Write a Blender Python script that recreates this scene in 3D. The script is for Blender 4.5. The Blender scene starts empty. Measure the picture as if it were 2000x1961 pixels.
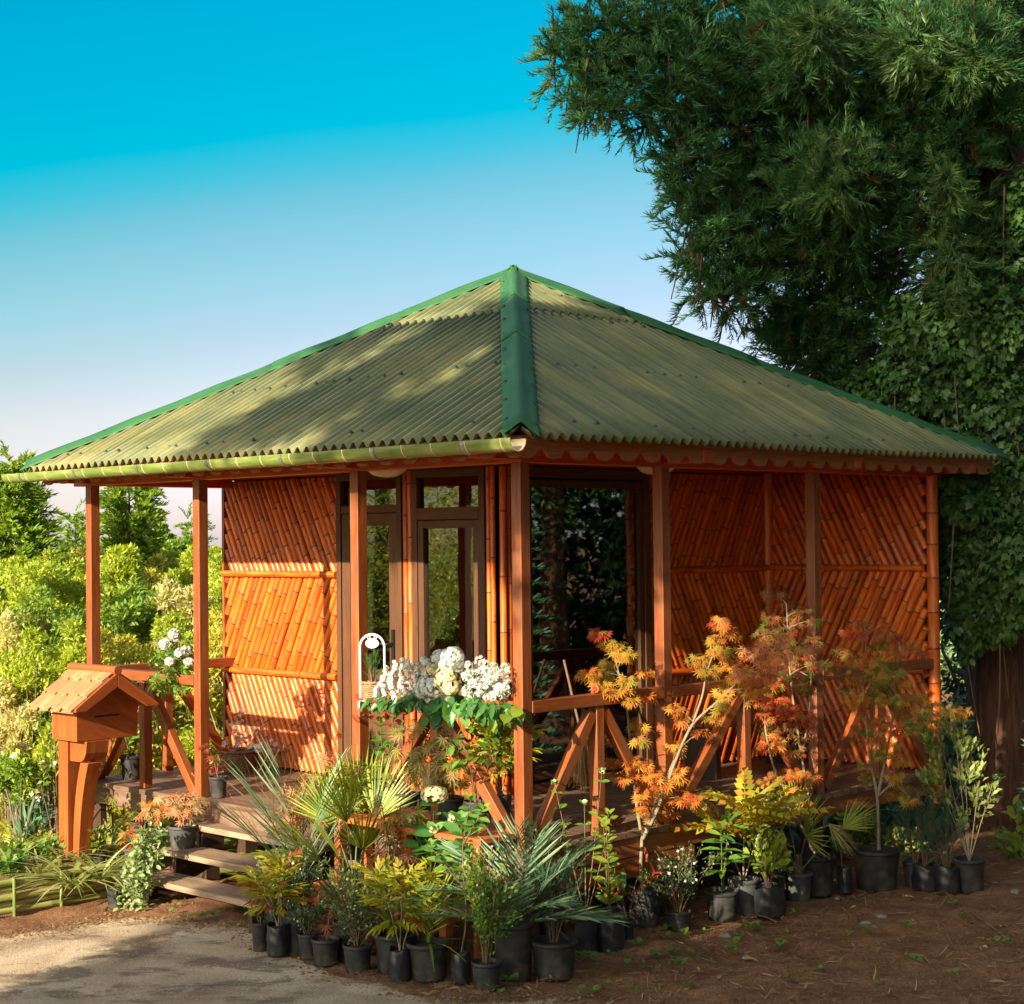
import bpy, math, random
import numpy as np
from math import sin, cos, pi, radians, sqrt, atan2
random.seed(7); rng = np.random.default_rng(11)
SC = bpy.context.scene; COL = SC.collection

# ------------------------------------------------------------------ camera
F, PITCH, ROLL, CAMZ = 3390.97, 0.022033, 0.01093, 2.499      # focal length in photo pixels (2000 x 1961)
PX0, PY0 = 1000.0, 980.5
_R = np.array([1, 0, 0.]); _U = np.array([0, -sin(PITCH), cos(PITCH)]); _D = np.array([0, cos(PITCH), sin(PITCH)])
_R2 = cos(ROLL)*_R - sin(ROLL)*_U; _U2 = sin(ROLL)*_R + cos(ROLL)*_U
from mathutils import Matrix, Vector
cd = bpy.data.cameras.new('camera'); cam = bpy.data.objects.new('camera', cd); COL.objects.link(cam)
cd.sensor_fit = 'HORIZONTAL'; cd.sensor_width = 36; cd.lens = F/2000*36; cd.clip_start = .1; cd.clip_end = 3000
m = Matrix.Identity(4)
for i in range(3):
    m[i][0] = _R2[i]; m[i][1] = _U2[i]; m[i][2] = -_D[i]
m[2][3] = CAMZ; cam.matrix_world = m
SC.camera = cam

# ------------------------------------------------------------------ world and sun
SUN_EL, SUN_AZ = radians(19.5), np.array([-.60, -.80])           # direction towards the sun on the ground plane
S = np.array([SUN_AZ[0]*cos(SUN_EL), SUN_AZ[1]*cos(SUN_EL), sin(SUN_EL)]); S /= np.linalg.norm(S)
SKY_STR, SUN_STR, EXPO = .15, 5.0, 1.42
w = bpy.data.worlds.new('World'); SC.world = w; w.use_nodes = True
nt = w.node_tree; nt.nodes.clear()
N = lambda t, tree=None: (tree or nt).nodes.new(t)
sky = N('ShaderNodeTexSky'); sky.sky_type = 'NISHITA'; sky.sun_disc = False
sky.sun_elevation = SUN_EL; sky.sun_rotation = atan2(SUN_AZ[0], SUN_AZ[1])
sky.air_density = 1.0; sky.dust_density = .6; sky.ozone_density = 2.0
tc = N('ShaderNodeTexCoord'); sep = N('ShaderNodeSeparateXYZ'); nt.links.new(tc.outputs['Generated'], sep.inputs[0])
tilt = N('ShaderNodeMath'); tilt.operation = 'MULTIPLY_ADD'; tilt.inputs[1].default_value = -.10
nt.links.new(sep.outputs['X'], tilt.inputs[0]); nt.links.new(sep.outputs['Z'], tilt.inputs[2])
wn = N('ShaderNodeTexNoise'); wn.inputs['Scale'].default_value = 3.0; nt.links.new(tc.outputs['Generated'], wn.inputs['Vector'])
wa = N('ShaderNodeMath'); wa.operation = 'MULTIPLY_ADD'; wa.inputs[1].default_value = .03
nt.links.new(wn.outputs['Fac'], wa.inputs[0]); nt.links.new(tilt.outputs[0], wa.inputs[2])
ramp = N('ShaderNodeValToRGB'); nt.links.new(wa.outputs[0], ramp.inputs['Fac'])
SKY_RAMP = [(0.0, (.46, .42, .62)), (.056, (.46, .41, .58)), (.086, (.455, .385, .47)), (.115, (.435, .365, .40)), (.144, (.355, .345, .36)), (.173, (.285, .36, .35)), (.202, (.225, .36, .34)), (.219, (.16, .358, .332)), (.236, (.06, .37, .35)), (.254, (.0, .38, .372)), (.345, (.0, .39, .415)), (.46, (.75, .70, .60)), (.62, (1.1, .88, .68)), (1, (1.15, .92, .72))]
el = ramp.color_ramp.elements
el[0].position = 0; el[1].position = 1
for p_, c_ in SKY_RAMP[1:-1]: el.new(p_)
for e_, (p_, c_) in zip(el, SKY_RAMP): e_.position = p_; e_.color = (*c_, 1)
# even out the physical sky's own horizon falloff, keep its colour cast, tint by elevation
mixw = N('ShaderNodeMix'); mixw.data_type = 'RGBA'; mixw.blend_type = 'MULTIPLY'; mixw.inputs['Factor'].default_value = 1
nt.links.new(sky.outputs[0], mixw.inputs['A']); nt.links.new(ramp.outputs[0], mixw.inputs['B'])
bg = N('ShaderNodeBackground'); bg.inputs['Strength'].default_value = SKY_STR
# the bright hazy part of the sky below and around the sun
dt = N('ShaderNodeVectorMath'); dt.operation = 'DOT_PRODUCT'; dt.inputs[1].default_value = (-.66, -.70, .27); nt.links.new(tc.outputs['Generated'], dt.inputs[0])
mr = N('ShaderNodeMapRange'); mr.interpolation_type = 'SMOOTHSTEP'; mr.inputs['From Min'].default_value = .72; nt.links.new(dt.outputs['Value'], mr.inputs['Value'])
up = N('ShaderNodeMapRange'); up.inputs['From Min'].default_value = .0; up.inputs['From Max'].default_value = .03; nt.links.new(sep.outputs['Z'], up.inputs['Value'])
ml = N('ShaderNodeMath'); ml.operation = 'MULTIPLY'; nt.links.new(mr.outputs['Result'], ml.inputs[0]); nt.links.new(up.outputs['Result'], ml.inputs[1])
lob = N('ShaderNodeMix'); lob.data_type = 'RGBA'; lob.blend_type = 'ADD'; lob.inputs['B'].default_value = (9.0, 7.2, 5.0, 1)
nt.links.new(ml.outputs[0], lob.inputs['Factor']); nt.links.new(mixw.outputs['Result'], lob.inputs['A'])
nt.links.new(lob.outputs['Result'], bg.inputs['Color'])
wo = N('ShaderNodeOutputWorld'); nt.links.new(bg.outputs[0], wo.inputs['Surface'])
sl = bpy.data.lights.new('sun', 'SUN'); sl.energy = SUN_STR; sl.angle = radians(.53); sl.color = (1, .87, .64)
sun = bpy.data.objects.new('sun', sl); COL.objects.link(sun); sun.location = (-20, -25, 40)
sun.rotation_euler = Vector(S).to_track_quat('Z', 'Y').to_euler()
SC.view_settings.view_transform = 'Standard'; SC.view_settings.look = 'None'
SC.view_settings.exposure = EXPO; SC.view_settings.gamma = 1
SC.render.engine = 'CYCLES'; cy = SC.cycles
cy.use_denoising = True; cy.max_bounces = 7; cy.diffuse_bounces = 3; cy.glossy_bounces = 3; cy.transmission_bounces = 4
cy.transparent_max_bounces = 8; cy.caustics_reflective = False; cy.caustics_refractive = False; cy.sample_clamp_indirect = 6

# ------------------------------------------------------------------ photo pixel -> world helpers
def ray(x, y):
    return _D + _R2*((x-PX0)/F) + _U2*((PY0-y)/F)
def on_z(x, y, z):
    r = ray(x, y); return np.array([0, 0, CAMZ]) + r*((z-CAMZ)/r[2])
def at_y(x, y, Y):
    r = ray(x, y); return np.array([0, 0, CAMZ]) + r*(Y/r[1])
# building frame: u along the left front, v along the right front, h above the deck
TH, OX, OY, DZ = .77912, .0515, 10.5773, .62
def W(u, v, h): return np.array([OX - u*cos(TH) + v*sin(TH), OY + u*sin(TH) + v*cos(TH), DZ + h])
UD = W(1, 0, 0)-W(0, 0, 0); VD = W(0, 1, 0)-W(0, 0, 0); ZD = np.array([0, 0, 1.])

# ------------------------------------------------------------------ mesh builder
class MB:
    def __init__(s): s.v = []; s.f = []; s.uv = []; s.mi = []; s.n = 0; s.sm = []
    def add(s, verts, faces, uvs=None, mi=0, smooth=False):
        b = s.n
        for p in verts: s.v.append((float(p[0]), float(p[1]), float(p[2])))
        s.n += len(verts)
        for k, f in enumerate(faces):
            s.f.append([b+i for i in f]); s.mi.append(mi); s.sm.append(smooth)
            if uvs is None: s.uv.append([(0, 0)]*len(f))
            elif isinstance(uvs, dict): s.uv.append([uvs[i] for i in f])
            else: s.uv.append(uvs[k])
    def box(s, o, ax, ay, az, mi=0):
        """box from its centre o and three half-extent vectors; the grain runs along the longest"""
        o, ax, ay, az = map(np.asarray, (o, ax, ay, az))
        L = [np.linalg.norm(a) for a in (ax, ay, az)]; g = int(np.argmax(L)); off = random.random()*20
        V = []
        for sx in (-1, 1):
            for sy in (-1, 1):
                for sz in (-1, 1): V.append((sx, sy, sz))
        fs = [(0, 1, 3, 2), (4, 6, 7, 5), (0, 4, 5, 1), (2, 3, 7, 6), (0, 2, 6, 4), (1, 5, 7, 3)]
        if np.dot(np.cross(ax, ay), az) < 0: fs = [f[::-1] for f in fs]
        uvs = []
        for k, f in enumerate(fs):
            axn = k//2; oth = [i for i in range(3) if i != axn]
            a = g if g in oth else oth[0]; c = [i for i in oth if i != a][0]
            uvs.append([(V[i][a]*L[a]+off, V[i][c]*L[c]+off+k*.37) for i in f])
        s.add([o+ax*q[0]+ay*q[1]+az*q[2] for q in V], fs, uvs, mi)
    def beam(s, p, q, wd, ht, up=ZD, mi=0, ext=0):
        """timber from p to q: wd across, ht along 'up'"""
        p, q = np.asarray(p, float), np.asarray(q, float); d = q-p; L = np.linalg.norm(d); d = d/L
        x = np.cross(d, up); x = x/np.linalg.norm(x); z = np.cross(x, d)
        s.box((p+q)/2, d*(L/2+ext), x*wd/2, z*ht/2, mi)
    def tube(s, pts, rad, seg=8, cap=True, mi=0, ring=None, arc=None):
        pts = np.asarray(pts, float); n = len(pts)
        if np.isscalar(rad): rad = [rad]*n
        T = np.gradient(pts, axis=0) if n > 2 else np.repeat((pts[1:]-pts[:1]), 2, 0)
        T /= np.linalg.norm(T, axis=1)[:, None]+1e-9
        a = np.array([0, 0, 1.]) if abs(T[0][2]) < .9 else np.array([1., 0, 0])
        x = np.cross(T[0], a); x /= np.linalg.norm(x)
        V = []; uv = {}; L = 0; off = random.random()*30; k = 0
        for i in range(n):
            x = x-T[i]*np.dot(x, T[i]); x /= np.linalg.norm(x); y = np.cross(T[i], x)
            if i: L += np.linalg.norm(pts[i]-pts[i-1])
            for j in range(seg):
                an = 2*pi*j/seg
                V.append(pts[i]+(x*cos(an)+y*sin(an))*rad[i]); uv[k] = (L+off, j/seg*2*pi*rad[i]+off); k += 1
        fs = []
        for i in range(n-1):
            for j in range(seg):
                fs.append((i*seg+j, i*seg+(j+1) % seg, (i+1)*seg+(j+1) % seg, (i+1)*seg+j))
        s.add(V, fs, uv, mi, True)
        if cap:
            s.add(V[:seg], [tuple(range(seg))[::-1]], None, mi); s.add(V[-seg:], [tuple(range(seg))], None, mi)
    def lathe(s, c, prof, seg=24, mi=0, jit=None, smooth=True):
        c = np.asarray(c, float); V = []; uv = {}
        for i, (r, z) in enumerate(prof):
            for j in range(seg):
                a = 2*pi*j/seg; rr = r if jit is None else r*jit(a, z, i)
                V.append(c+np.array([rr*cos(a), rr*sin(a), z])); uv[len(V)-1] = (j/seg*r*6, z)
        fs = [(i*seg+j, i*seg+(j+1) % seg, (i+1)*seg+(j+1) % seg, (i+1)*seg+j) for i in range(len(prof)-1) for j in range(seg)]
        s.add(V, fs, uv, mi, smooth)
    def prism(s, poly, d, mi=0):
        """closed polygon (3-D points) pushed along d"""
        poly = [np.asarray(p, float) for p in poly]; d = np.asarray(d, float); n = len(poly)
        nrm = sum((np.cross(poly[i]-poly[0], poly[i+1]-poly[0]) for i in range(1, n-1)), np.zeros(3))
        if np.dot(nrm, d) > 0: poly = poly[::-1]
        a = poly[1]-poly[0]; ln = max(((poly[i]-poly[j]) for i in range(n) for j in range(i)), key=np.linalg.norm) if n < 14 else poly[n//2]-poly[0]
        ln = ln/np.linalg.norm(ln); ot = np.cross(ln, d/np.linalg.norm(d)); off = random.random()*9
        U = lambda p: (float(np.dot(p, ln))+off, float(np.dot(p, ot))+off)
        V = poly+[p+d for p in poly]
        fs = [tuple(range(n)), tuple(range(2*n-1, n-1, -1))]; uvs = [[U(V[i]) for i in f] for f in fs]
        for i in range(n):
            j = (i+1) % n; f = (i, i+n, j+n, j); fs.append(f)
            uvs.append([(float(np.dot(V[q], ln))+off, float(np.dot(V[q], d/np.linalg.norm(d)))+off) for q in f])
        s.add(V, fs, uvs, mi)
    def build(s, name, mats, parent=None, loc=None, bevel=0, solid=0):
        me = bpy.data.meshes.new(name)
        o0 = np.zeros(3)
        if parent is not None: o0 = np.array(parent['_o'][:])
        elif loc is not None: o0 = np.asarray(loc, float)
        me.from_pydata([(p[0]-o0[0], p[1]-o0[1], p[2]-o0[2]) for p in s.v], [], s.f)
        ul = me.uv_layers.new(name='UVMap')
        flat = [c for f in s.uv for q in f for c in q]; ul.data.foreach_set('uv', flat)
        me.polygons.foreach_set('material_index', s.mi); me.polygons.foreach_set('use_smooth', s.sm)
        for mt in (mats if isinstance(mats, (list, tuple)) else [mats]): me.materials.append(mt)
        me.update()
        return link(name, me, parent, o0, bevel, solid)
def link(name, me, parent, o0, bevel=0, solid=0):
    o = bpy.data.objects.new(name, me); COL.objects.link(o); o['_o'] = [float(a) for a in o0]
    if parent is not None: o.parent = parent
    else: o.location = [float(a) for a in o0]
    if bevel:
        b = o.modifiers.new('bevel', 'BEVEL'); b.width = bevel; b.segments = 2; b.limit_method = 'ANGLE'
    if solid:
        b = o.modifiers.new('solid', 'SOLIDIFY'); b.thickness = solid; b.offset = -1
    return o
def root(name, loc):
    o = bpy.data.objects.new(name, None); COL.objects.link(o); o.location = [float(a) for a in loc]
    o['_o'] = [float(a) for a in loc]; o.empty_display_size = .1
    return o
def tag(o, label=None, cat=None, group=None, kind=None):
    if label: o['label'] = label
    if cat: o['category'] = cat
    if group: o['group'] = group
    if kind: o['kind'] = kind
    return o
def nrm(a): a = np.asarray(a, float); return a/(np.linalg.norm(a, axis=-1, keepdims=True)+1e-9)

# ------------------------------------------------------------------ materials
MATS = {}
def newmat(name):
    mt = bpy.data.materials.new(name); mt.use_nodes = True; t = mt.node_tree; t.nodes.clear()
    out = t.nodes.new('ShaderNodeOutputMaterial'); b = t.nodes.new('ShaderNodeBsdfPrincipled')
    t.links.new(b.outputs[0], out.inputs[0]); MATS[name] = mt
    return mt, t, b, out
def nz(t, vec, scale, detail=4, rough=.55, dist=0):
    n = t.nodes.new('ShaderNodeTexNoise'); n.inputs['Scale'].default_value = scale; n.inputs['Detail'].default_value = detail
    n.inputs['Roughness'].default_value = rough; n.inputs['Distortion'].default_value = dist
    if vec is not None: t.links.new(vec, n.inputs['Vector'])
    return n.outputs['Fac']
def rampn(t, fac, stops):
    r = t.nodes.new('ShaderNodeValToRGB'); e = r.color_ramp.elements
    while len(e) < len(stops): e.new(.5)
    for a, (p, c) in zip(e, stops): a.position = p; a.color = (*c, 1) if len(c) == 3 else c
    t.links.new(fac, r.inputs['Fac']); return r.outputs['Color']
def mapn(t, vec, scale):
    mp = t.nodes.new('ShaderNodeMapping'); mp.inputs['Scale'].default_value = scale; t.links.new(vec, mp.inputs['Vector']); return mp.outputs[0]
def mixc(t, fac, a, b, mode='MIX'):
    x = t.nodes.new('ShaderNodeMix'); x.data_type = 'RGBA'; x.blend_type = mode
    for k, q in (('Factor', fac), ('A', a), ('B', b)):
        s_ = x.inputs[k]
        if hasattr(q, 'links') or hasattr(q, 'is_output'): t.links.new(q, s_)
        else: s_.default_value = q if k == 'Factor' else (*q, 1)
    return x.outputs['Result']
def mth(t, op, a, b=None):
    x = t.nodes.new('ShaderNodeMath'); x.operation = op
    for k, q in ((0, a), (1, b)):
        if q is None: continue
        if hasattr(q, 'is_output'): t.links.new(q, x.inputs[k])
        else: x.inputs[k].default_value = q
    return x.outputs[0]
def bump(t, b, h, strength=.3, dist=.01):
    n = t.nodes.new('ShaderNodeBump'); n.inputs['Strength'].default_value = strength; n.inputs['Distance'].default_value = dist
    t.links.new(h, n.inputs['Height']); t.links.new(n.outputs[0], b.inputs['Normal'])
def uvo(t): return t.nodes.new('ShaderNodeTexCoord').outputs['UV']
def obo(t): return t.nodes.new('ShaderNodeTexCoord').outputs['Object']
def geo(t): return t.nodes.new('ShaderNodeNewGeometry')
def wood(name, dark, mid, light, rough=.42, grain=1.0, weather=None, wamt=.0):
    mt, t, b, o = newmat(name); u = uvo(t)
    isl = geo(t).outputs['Random Per Island']
    comb = t.nodes.new('ShaderNodeCombineXYZ'); t.links.new(isl, comb.inputs[2])
    ad = t.nodes.new('ShaderNodeVectorMath'); ad.operation = 'ADD'; t.links.new(u, ad.inputs[0]); t.links.new(comb.outputs[0], ad.inputs[1])
    v = ad.outputs[0]
    a = nz(t, mapn(t, v, (1.6, 22, 3)), 1.6, 6, .6, .8); f = nz(t, mapn(t, v, (6, 160, 3)), 1.0, 3, .6, .2); big = nz(t, mapn(t, v, (1.1, 3, 3)), 1.3, 3)
    k = mth(t, 'ADD', mth(t, 'MULTIPLY', a, .65), mth(t, 'MULTIPLY', f, .35))
    c = rampn(t, k, [(.30, dark), (.5, mid), (.68, light)])
    kn = t.nodes.new('ShaderNodeTexVoronoi'); kn.inputs['Scale'].default_value = 1.0; t.links.new(mapn(t, v, (2.2, 11, 3)), kn.inputs['Vector'])
    kk = rampn(t, kn.outputs['Distance'], [(.035, (.25, .22, .2)), (.11, (1, 1, 1))]); c = mixc(t, .8, c, kk, 'MULTIPLY')
    c = mixc(t, mth(t, 'MULTIPLY', rampn(t, big, [(.35, (0, 0, 0)), (.65, (1, 1, 1))]), .45), c, tuple(q*.55 for q in mid))
    if weather: c = mixc(t, mth(t, 'MULTIPLY', rampn(t, nz(t, mapn(t, v, (2.5, 9, 3)), 1.5, 5), [(.42, (0, 0, 0)), (.62, (1, 1, 1))]), wamt), c, weather)
    va = rampn(t, isl, [(0, (.78, .76, .74)), (1, (1.12, 1.1, 1.08))]); c = mixc(t, 1.0, c, va, 'MULTIPLY')
    t.links.new(c, b.inputs['Base Color'])
    t.links.new(rampn(t, k, [(.3, (rough+.18,)*3), (.7, (rough-.05,)*3)]), b.inputs['Roughness'])
    bump(t, b, k, .35, .004)
    return mt
wood('timber', (.09, .020, .005), (.27, .060, .009), (.44, .115, .018), .42, weather=(.24, .115, .055), wamt=.4)
wood('deck_trim', (.09, .045, .028), (.17, .092, .056), (.26, .15, .095), .6, weather=(.33, .22, .15), wamt=.4)
wood('timber_glow', (.16, .022, .005), (.50, .065, .008), (.62, .11, .014), .38)  # orange timber made redder: the bounced glow under the eaves put into its colour
wood('timber_fascia', (.13, .032, .009), (.28, .078, .018), (.40, .13, .034), .5)
wood('deck', (.06, .030, .018), (.13, .068, .042), (.22, .13, .085), .5, weather=(.30, .22, .16), wamt=.35)
wood('tread', (.14, .075, .042), (.30, .19, .12), (.44, .30, .20), .6, weather=(.5, .38, .27), wamt=.4)
wood('mailbox_wood', (.15, .030, .006), (.35, .080, .012), (.50, .14, .026), .45)
wood('shingle', (.28, .11, .04), (.46, .21, .085), (.58, .31, .15), .55)
wood('stand_wood', (.22, .05, .012), (.42, .11, .025), (.55, .19, .05), .42)
wood('frame_brown', (.05, .016, .005), (.10, .034, .009), (.15, .055, .015), .6)
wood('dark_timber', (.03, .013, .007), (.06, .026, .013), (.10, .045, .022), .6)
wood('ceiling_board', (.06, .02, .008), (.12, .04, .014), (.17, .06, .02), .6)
def bamboo(name, dark, mid, light, rough=.28, blot=.6):
    mt, t, b, o = newmat(name); u = uvo(t); isl = geo(t).outputs['Random Per Island']
    a = nz(t, mapn(t, u, (2.5, 26, 1)), 1.2, 4); bl = nz(t, mapn(t, u, (7, 16, 1)), 1.0, 4, .65)
    c = rampn(t, a, [(.3, dark), (.5, mid), (.7, light)])
    c = mixc(t, mth(t, 'MULTIPLY', rampn(t, bl, [(.58, (0, 0, 0)), (.72, (1, 1, 1))]), blot), c, tuple(q*.22 for q in mid))
    c = mixc(t, 1.0, c, rampn(t, isl, [(0, (.62, .56, .5)), (.35, (.95, .92, .9)), (.7, (1.05, 1.1, 1.1)), (1, (1.2, 1.32, 1.5))]), 'MULTIPLY')
    t.links.new(c, b.inputs['Base Color']); b.inputs['Roughness'].default_value = rough
    b.inputs['Coat Weight'].default_value = .08; b.inputs['Coat Roughness'].default_value = .25
    bump(t, b, a, .15, .003); return mt
bamboo('bamboo_varnished', (.34, .050, .005), (.56, .100, .008), (.68, .165, .015), .42)
bamboo('bamboo_green', (.085, .125, .025), (.155, .195, .045), (.26, .27, .085), .42, .35)
bamboo('bamboo_edging', (.15, .17, .04), (.26, .27, .07), (.38, .37, .12), .5, .45)
def plain(name, col, rough=.5, metal=0, var=.15, scale=8, bmp=.1, spec=.5, dirt=None, damt=.3):
    mt, t, b, o = newmat(name); ob = obo(t)
    a = nz(t, ob, scale, 5, .6)
    c = rampn(t, a, [(.3, tuple(q*(1-var) for q in col)), (.7, tuple(min(1, q*(1+var)) for q in col))])
    if dirt: c = mixc(t, mth(t, 'MULTIPLY', rampn(t, nz(t, ob, scale*.45, 6, .65), [(.48, (0, 0, 0)), (.66, (1, 1, 1))]), damt), c, dirt)
    t.links.new(c, b.inputs['Base Color']); b.inputs['Roughness'].default_value = rough; b.inputs['Metallic'].default_value = metal
    b.inputs['Specular IOR Level'].default_value = spec
    if bmp: bump(t, b, a, bmp, .01)
    return mt
plain('pot_black', (.026, .026, .025), .6, 0, .45, 14, .2, .35, (.10, .08, .06), .8)
plain('pot_grey', (.055, .056, .056), .65, 0, .4, 12, .2, .35, (.15, .125, .095), .7)
plain('bag_black', (.018, .019, .022), .36, 0, .25, 9, .25, .5, (.07, .06, .05), .4)
plain('potting_soil', (.045, .026, .015), .95, 0, .6, 60, .9, .2, (.13, .09, .06), .35)
plain('white_paint', (.78, .78, .77), .4, 0, .04, 6, 0)
plain('lamp_white', (.70, .66, .60), .35, 0, .04, 4, 0)
plain('metal_strap', (.35, .36, .37), .4, .8, .2, 20, .05)
plain('dark_metal', (.03, .028, .026), .35, .6, .2, 20, 0)
plain('black_slot', (.01, .006, .004), .8, 0, .1, 5, 0)
plain('wicker', (.30, .17, .08), .7, 0, .4, 40, .3)
plain('wicker_dark', (.20, .11, .05), .75, 0, .4, 40, .3)
plain('cane_node', (.10, .030, .008), .55, 0, .3, 20, 0)
plain('cane_pale', (.62, .46, .27), .6, 0, .2, 20, 0)
plain('interior_plaster', (.30, .26, .21), .9, 0, .1, 4, .05)
plain('orange_rope', (.52, .07, .02), .6, 0, .2, 30, .1)
plain('screw_metal', (.05, .065, .06), .45, .4, .2, 10, 0)
plain('stone', (.22, .19, .165), .85, 0, .35, 20, .4)
plain('stem_green', (.09, .12, .035), .6, 0, .3, 20, .2)
plain('stem_brown', (.13, .075, .04), .8, 0, .35, 30, .3)
plain('stem_grey', (.22, .17, .11), .8, 0, .3, 30, .3)
plain('stem_red', (.18, .05, .03), .7, 0, .3, 20, .2)
def roofmat(name, cols, spot, sp_amt):
    mt, t, b, o = newmat(name); u = uvo(t); ob = obo(t)
    a = nz(t, ob, 1.1, 5, .6); s_ = nz(t, mapn(t, u, (14, .9, 1)), 1.0, 5, .6); f = nz(t, ob, 90, 3, .7)
    k = mth(t, 'ADD', mth(t, 'MULTIPLY', a, .45), mth(t, 'ADD', mth(t, 'MULTIPLY', s_, .4), mth(t, 'MULTIPLY', f, .15)))
    c = rampn(t, k, [(.36, cols[0]), (.5, cols[1]), (.63, cols[2])])
    c = mixc(t, mth(t, 'MULTIPLY', rampn(t, nz(t, mapn(t, u, (10, 1.6, 1)), 1.2, 6, .7), [(.5, (0, 0, 0)), (.68, (1, 1, 1))]), sp_amt), c, spot)
    if 'sheet' in name:   # paler lines along the crests make the corrugation stand out
        sx = t.nodes.new('ShaderNodeSeparateXYZ'); t.links.new(u, sx.inputs[0]); wv = mth(t, 'SINE', mth(t, 'MULTIPLY', sx.outputs['X'], 2*pi/.0935))
        c = mixc(t, mth(t, 'MULTIPLY', rampn(t, wv, [(.80, (0, 0, 0)), (.97, (1, 1, 1))]), mth(t, 'MULTIPLY', rampn(t, nz(t, ob, 3.0, 5), [(.35, (.2, .2, .2)), (.65, (1, 1, 1))]), .55)), c, (.30, .31, .19))
    t.links.new(c, b.inputs['Base Color']); b.inputs['Roughness'].default_value = .62; b.inputs['Specular IOR Level'].default_value = .35
    bump(t, b, f, .25, .003); return mt
roofmat('roof_sheet', [(.050, .074, .033), (.104, .116, .046), (.235, .205, .070)], (.27, .21, .08), .42)
roofmat('roof_cap', [(.015, .075, .028), (.024, .112, .038), (.042, .15, .052)], (.07, .12, .04), .5)
# clear glass that also mirrors the garden
mt, t, b, o = newmat('window_glass'); t.nodes.remove(b)
g = t.nodes.new('ShaderNodeBsdfGlossy'); g.inputs['Roughness'].default_value = .015; g.inputs['Color'].default_value = (.86, .9, .86, 1)
tr = t.nodes.new('ShaderNodeBsdfTransparent'); tr.inputs['Color'].default_value = (.55, .58, .54, 1)
mx = t.nodes.new('ShaderNodeMixShader'); fr = t.nodes.new('ShaderNodeFresnel'); fr.inputs['IOR'].default_value = 2.6
wv = nz(t, obo(t), 2.2, 2); bn = t.nodes.new('ShaderNodeBump'); bn.inputs['Strength'].default_value = .04; bn.inputs['Distance'].default_value = .02
t.links.new(wv, bn.inputs['Height']); t.links.new(bn.outputs[0], g.inputs['Normal'])
t.links.new(fr.outputs[0], mx.inputs[0]); t.links.new(tr.outputs[0], mx.inputs[1]); t.links.new(g.outputs[0], mx.inputs[2]); t.links.new(mx.outputs[0], o.inputs[0])

def leafmat(name, cols, trans=.35, rough=.45, spec=.4, tcol=None):
    """leaves: colour differs leaf by leaf, light passes through"""
    mt, t, b, o = newmat(name); g = geo(t); isl = g.outputs['Random Per Island']
    n = len(cols); c = rampn(t, isl, [((i+.5)/n, q) for i, q in enumerate(cols)])
    big = nz(t, obo(t), 2.5, 3); c = mixc(t, 1.0, c, rampn(t, big, [(.3, (.72, .74, .7)), (.7, (1.2, 1.18, 1.1))]), 'MULTIPLY')
    t.links.new(c, b.inputs['Base Color']); b.inputs['Roughness'].default_value = rough; b.inputs['Specular IOR Level'].default_value = spec
    if trans:
        tl = t.nodes.new('ShaderNodeBsdfTranslucent'); mx = t.nodes.new('ShaderNodeMixShader'); mx.inputs[0].default_value = trans
        c2 = mixc(t, 1.0, c, tcol or (1.5, 1.5, .8), 'MULTIPLY'); t.links.new(c2, tl.inputs['Color'])
        t.links.new(b.outputs[0], mx.inputs[1]); t.links.new(tl.outputs[0], mx.inputs[2]); t.links.new(mx.outputs[0], o.inputs[0])
    return mt
leafmat('lf_cedar', [(.032, .095, .036), (.056, .15, .048), (.10, .22, .065), (.044, .125, .046)], .3, .6, .22)
leafmat('lf_cedar_brown', [(.13, .05, .02), (.20, .085, .03), (.10, .04, .018)], .2, .7)
leafmat('lf_ivy', [(.035, .095, .022), (.06, .14, .03), (.095, .19, .04), (.045, .115, .03)], .22, .42, .4)
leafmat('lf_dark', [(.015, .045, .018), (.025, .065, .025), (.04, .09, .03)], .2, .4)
leafmat('lf_bluegreen', [(.08, .20, .12), (.11, .26, .16), (.06, .15, .09)], .2, .45)
leafmat('lf_garden', [(.27, .35, .03), (.38, .43, .035), (.48, .48, .05), (.20, .30, .03)], .45)
leafmat('lf_garden_yellow', [(.42, .40, .035), (.52, .46, .06), (.34, .36, .03), (.58, .48, .13)], .42)
leafmat('lf_garden_cream', [(.48, .43, .14), (.60, .50, .28), (.32, .34, .06), (.58, .46, .27)], .4)
leafmat('lf_garden_deep', [(.13, .23, .03), (.21, .32, .035), (.32, .40, .045), (.10, .18, .03)], .4)  # greens raised to carry the haze of the garden behind
leafmat('lf_conifer_light', [(.14, .24, .03), (.22, .33, .03), (.34, .40, .04), (.08, .17, .035)], .38)
leafmat('lf_far', [(.20, .30, .17), (.26, .35, .19), (.17, .26, .16)], .3)  # paled leaves, the haze of distance put into their colour
leafmat('lf_nandina', [(.44, .40, .03), (.54, .48, .05), (.32, .36, .035), (.48, .32, .03), (.20, .29, .03)], .42)
leafmat('lf_redtip', [(.40, .07, .03), (.46, .13, .04), (.32, .05, .03)], .35, tcol=(1.4, .9, .7))
leafmat('lf_maple_orange', [(.52, .17, .03), (.58, .24, .04), (.50, .30, .04), (.50, .13, .035)], .42, .55, .3, (1.4, 1.2, .7))
leafmat('lf_maple_gold', [(.52, .30, .04), (.46, .33, .05), (.34, .30, .04), (.55, .22, .04)], .42, .55, .3, (1.4, 1.3, .7))
leafmat('lf_maple_pink', [(.68, .27, .11), (.70, .36, .17), (.60, .20, .08)], .42, .55, .3, (1.3, 1.0, .8))
leafmat('lf_maple_red', [(.50, .06, .035), (.58, .11, .045), (.44, .05, .035), (.50, .15, .04)], .42, .55, .3, (1.4, 1, .8))
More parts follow.
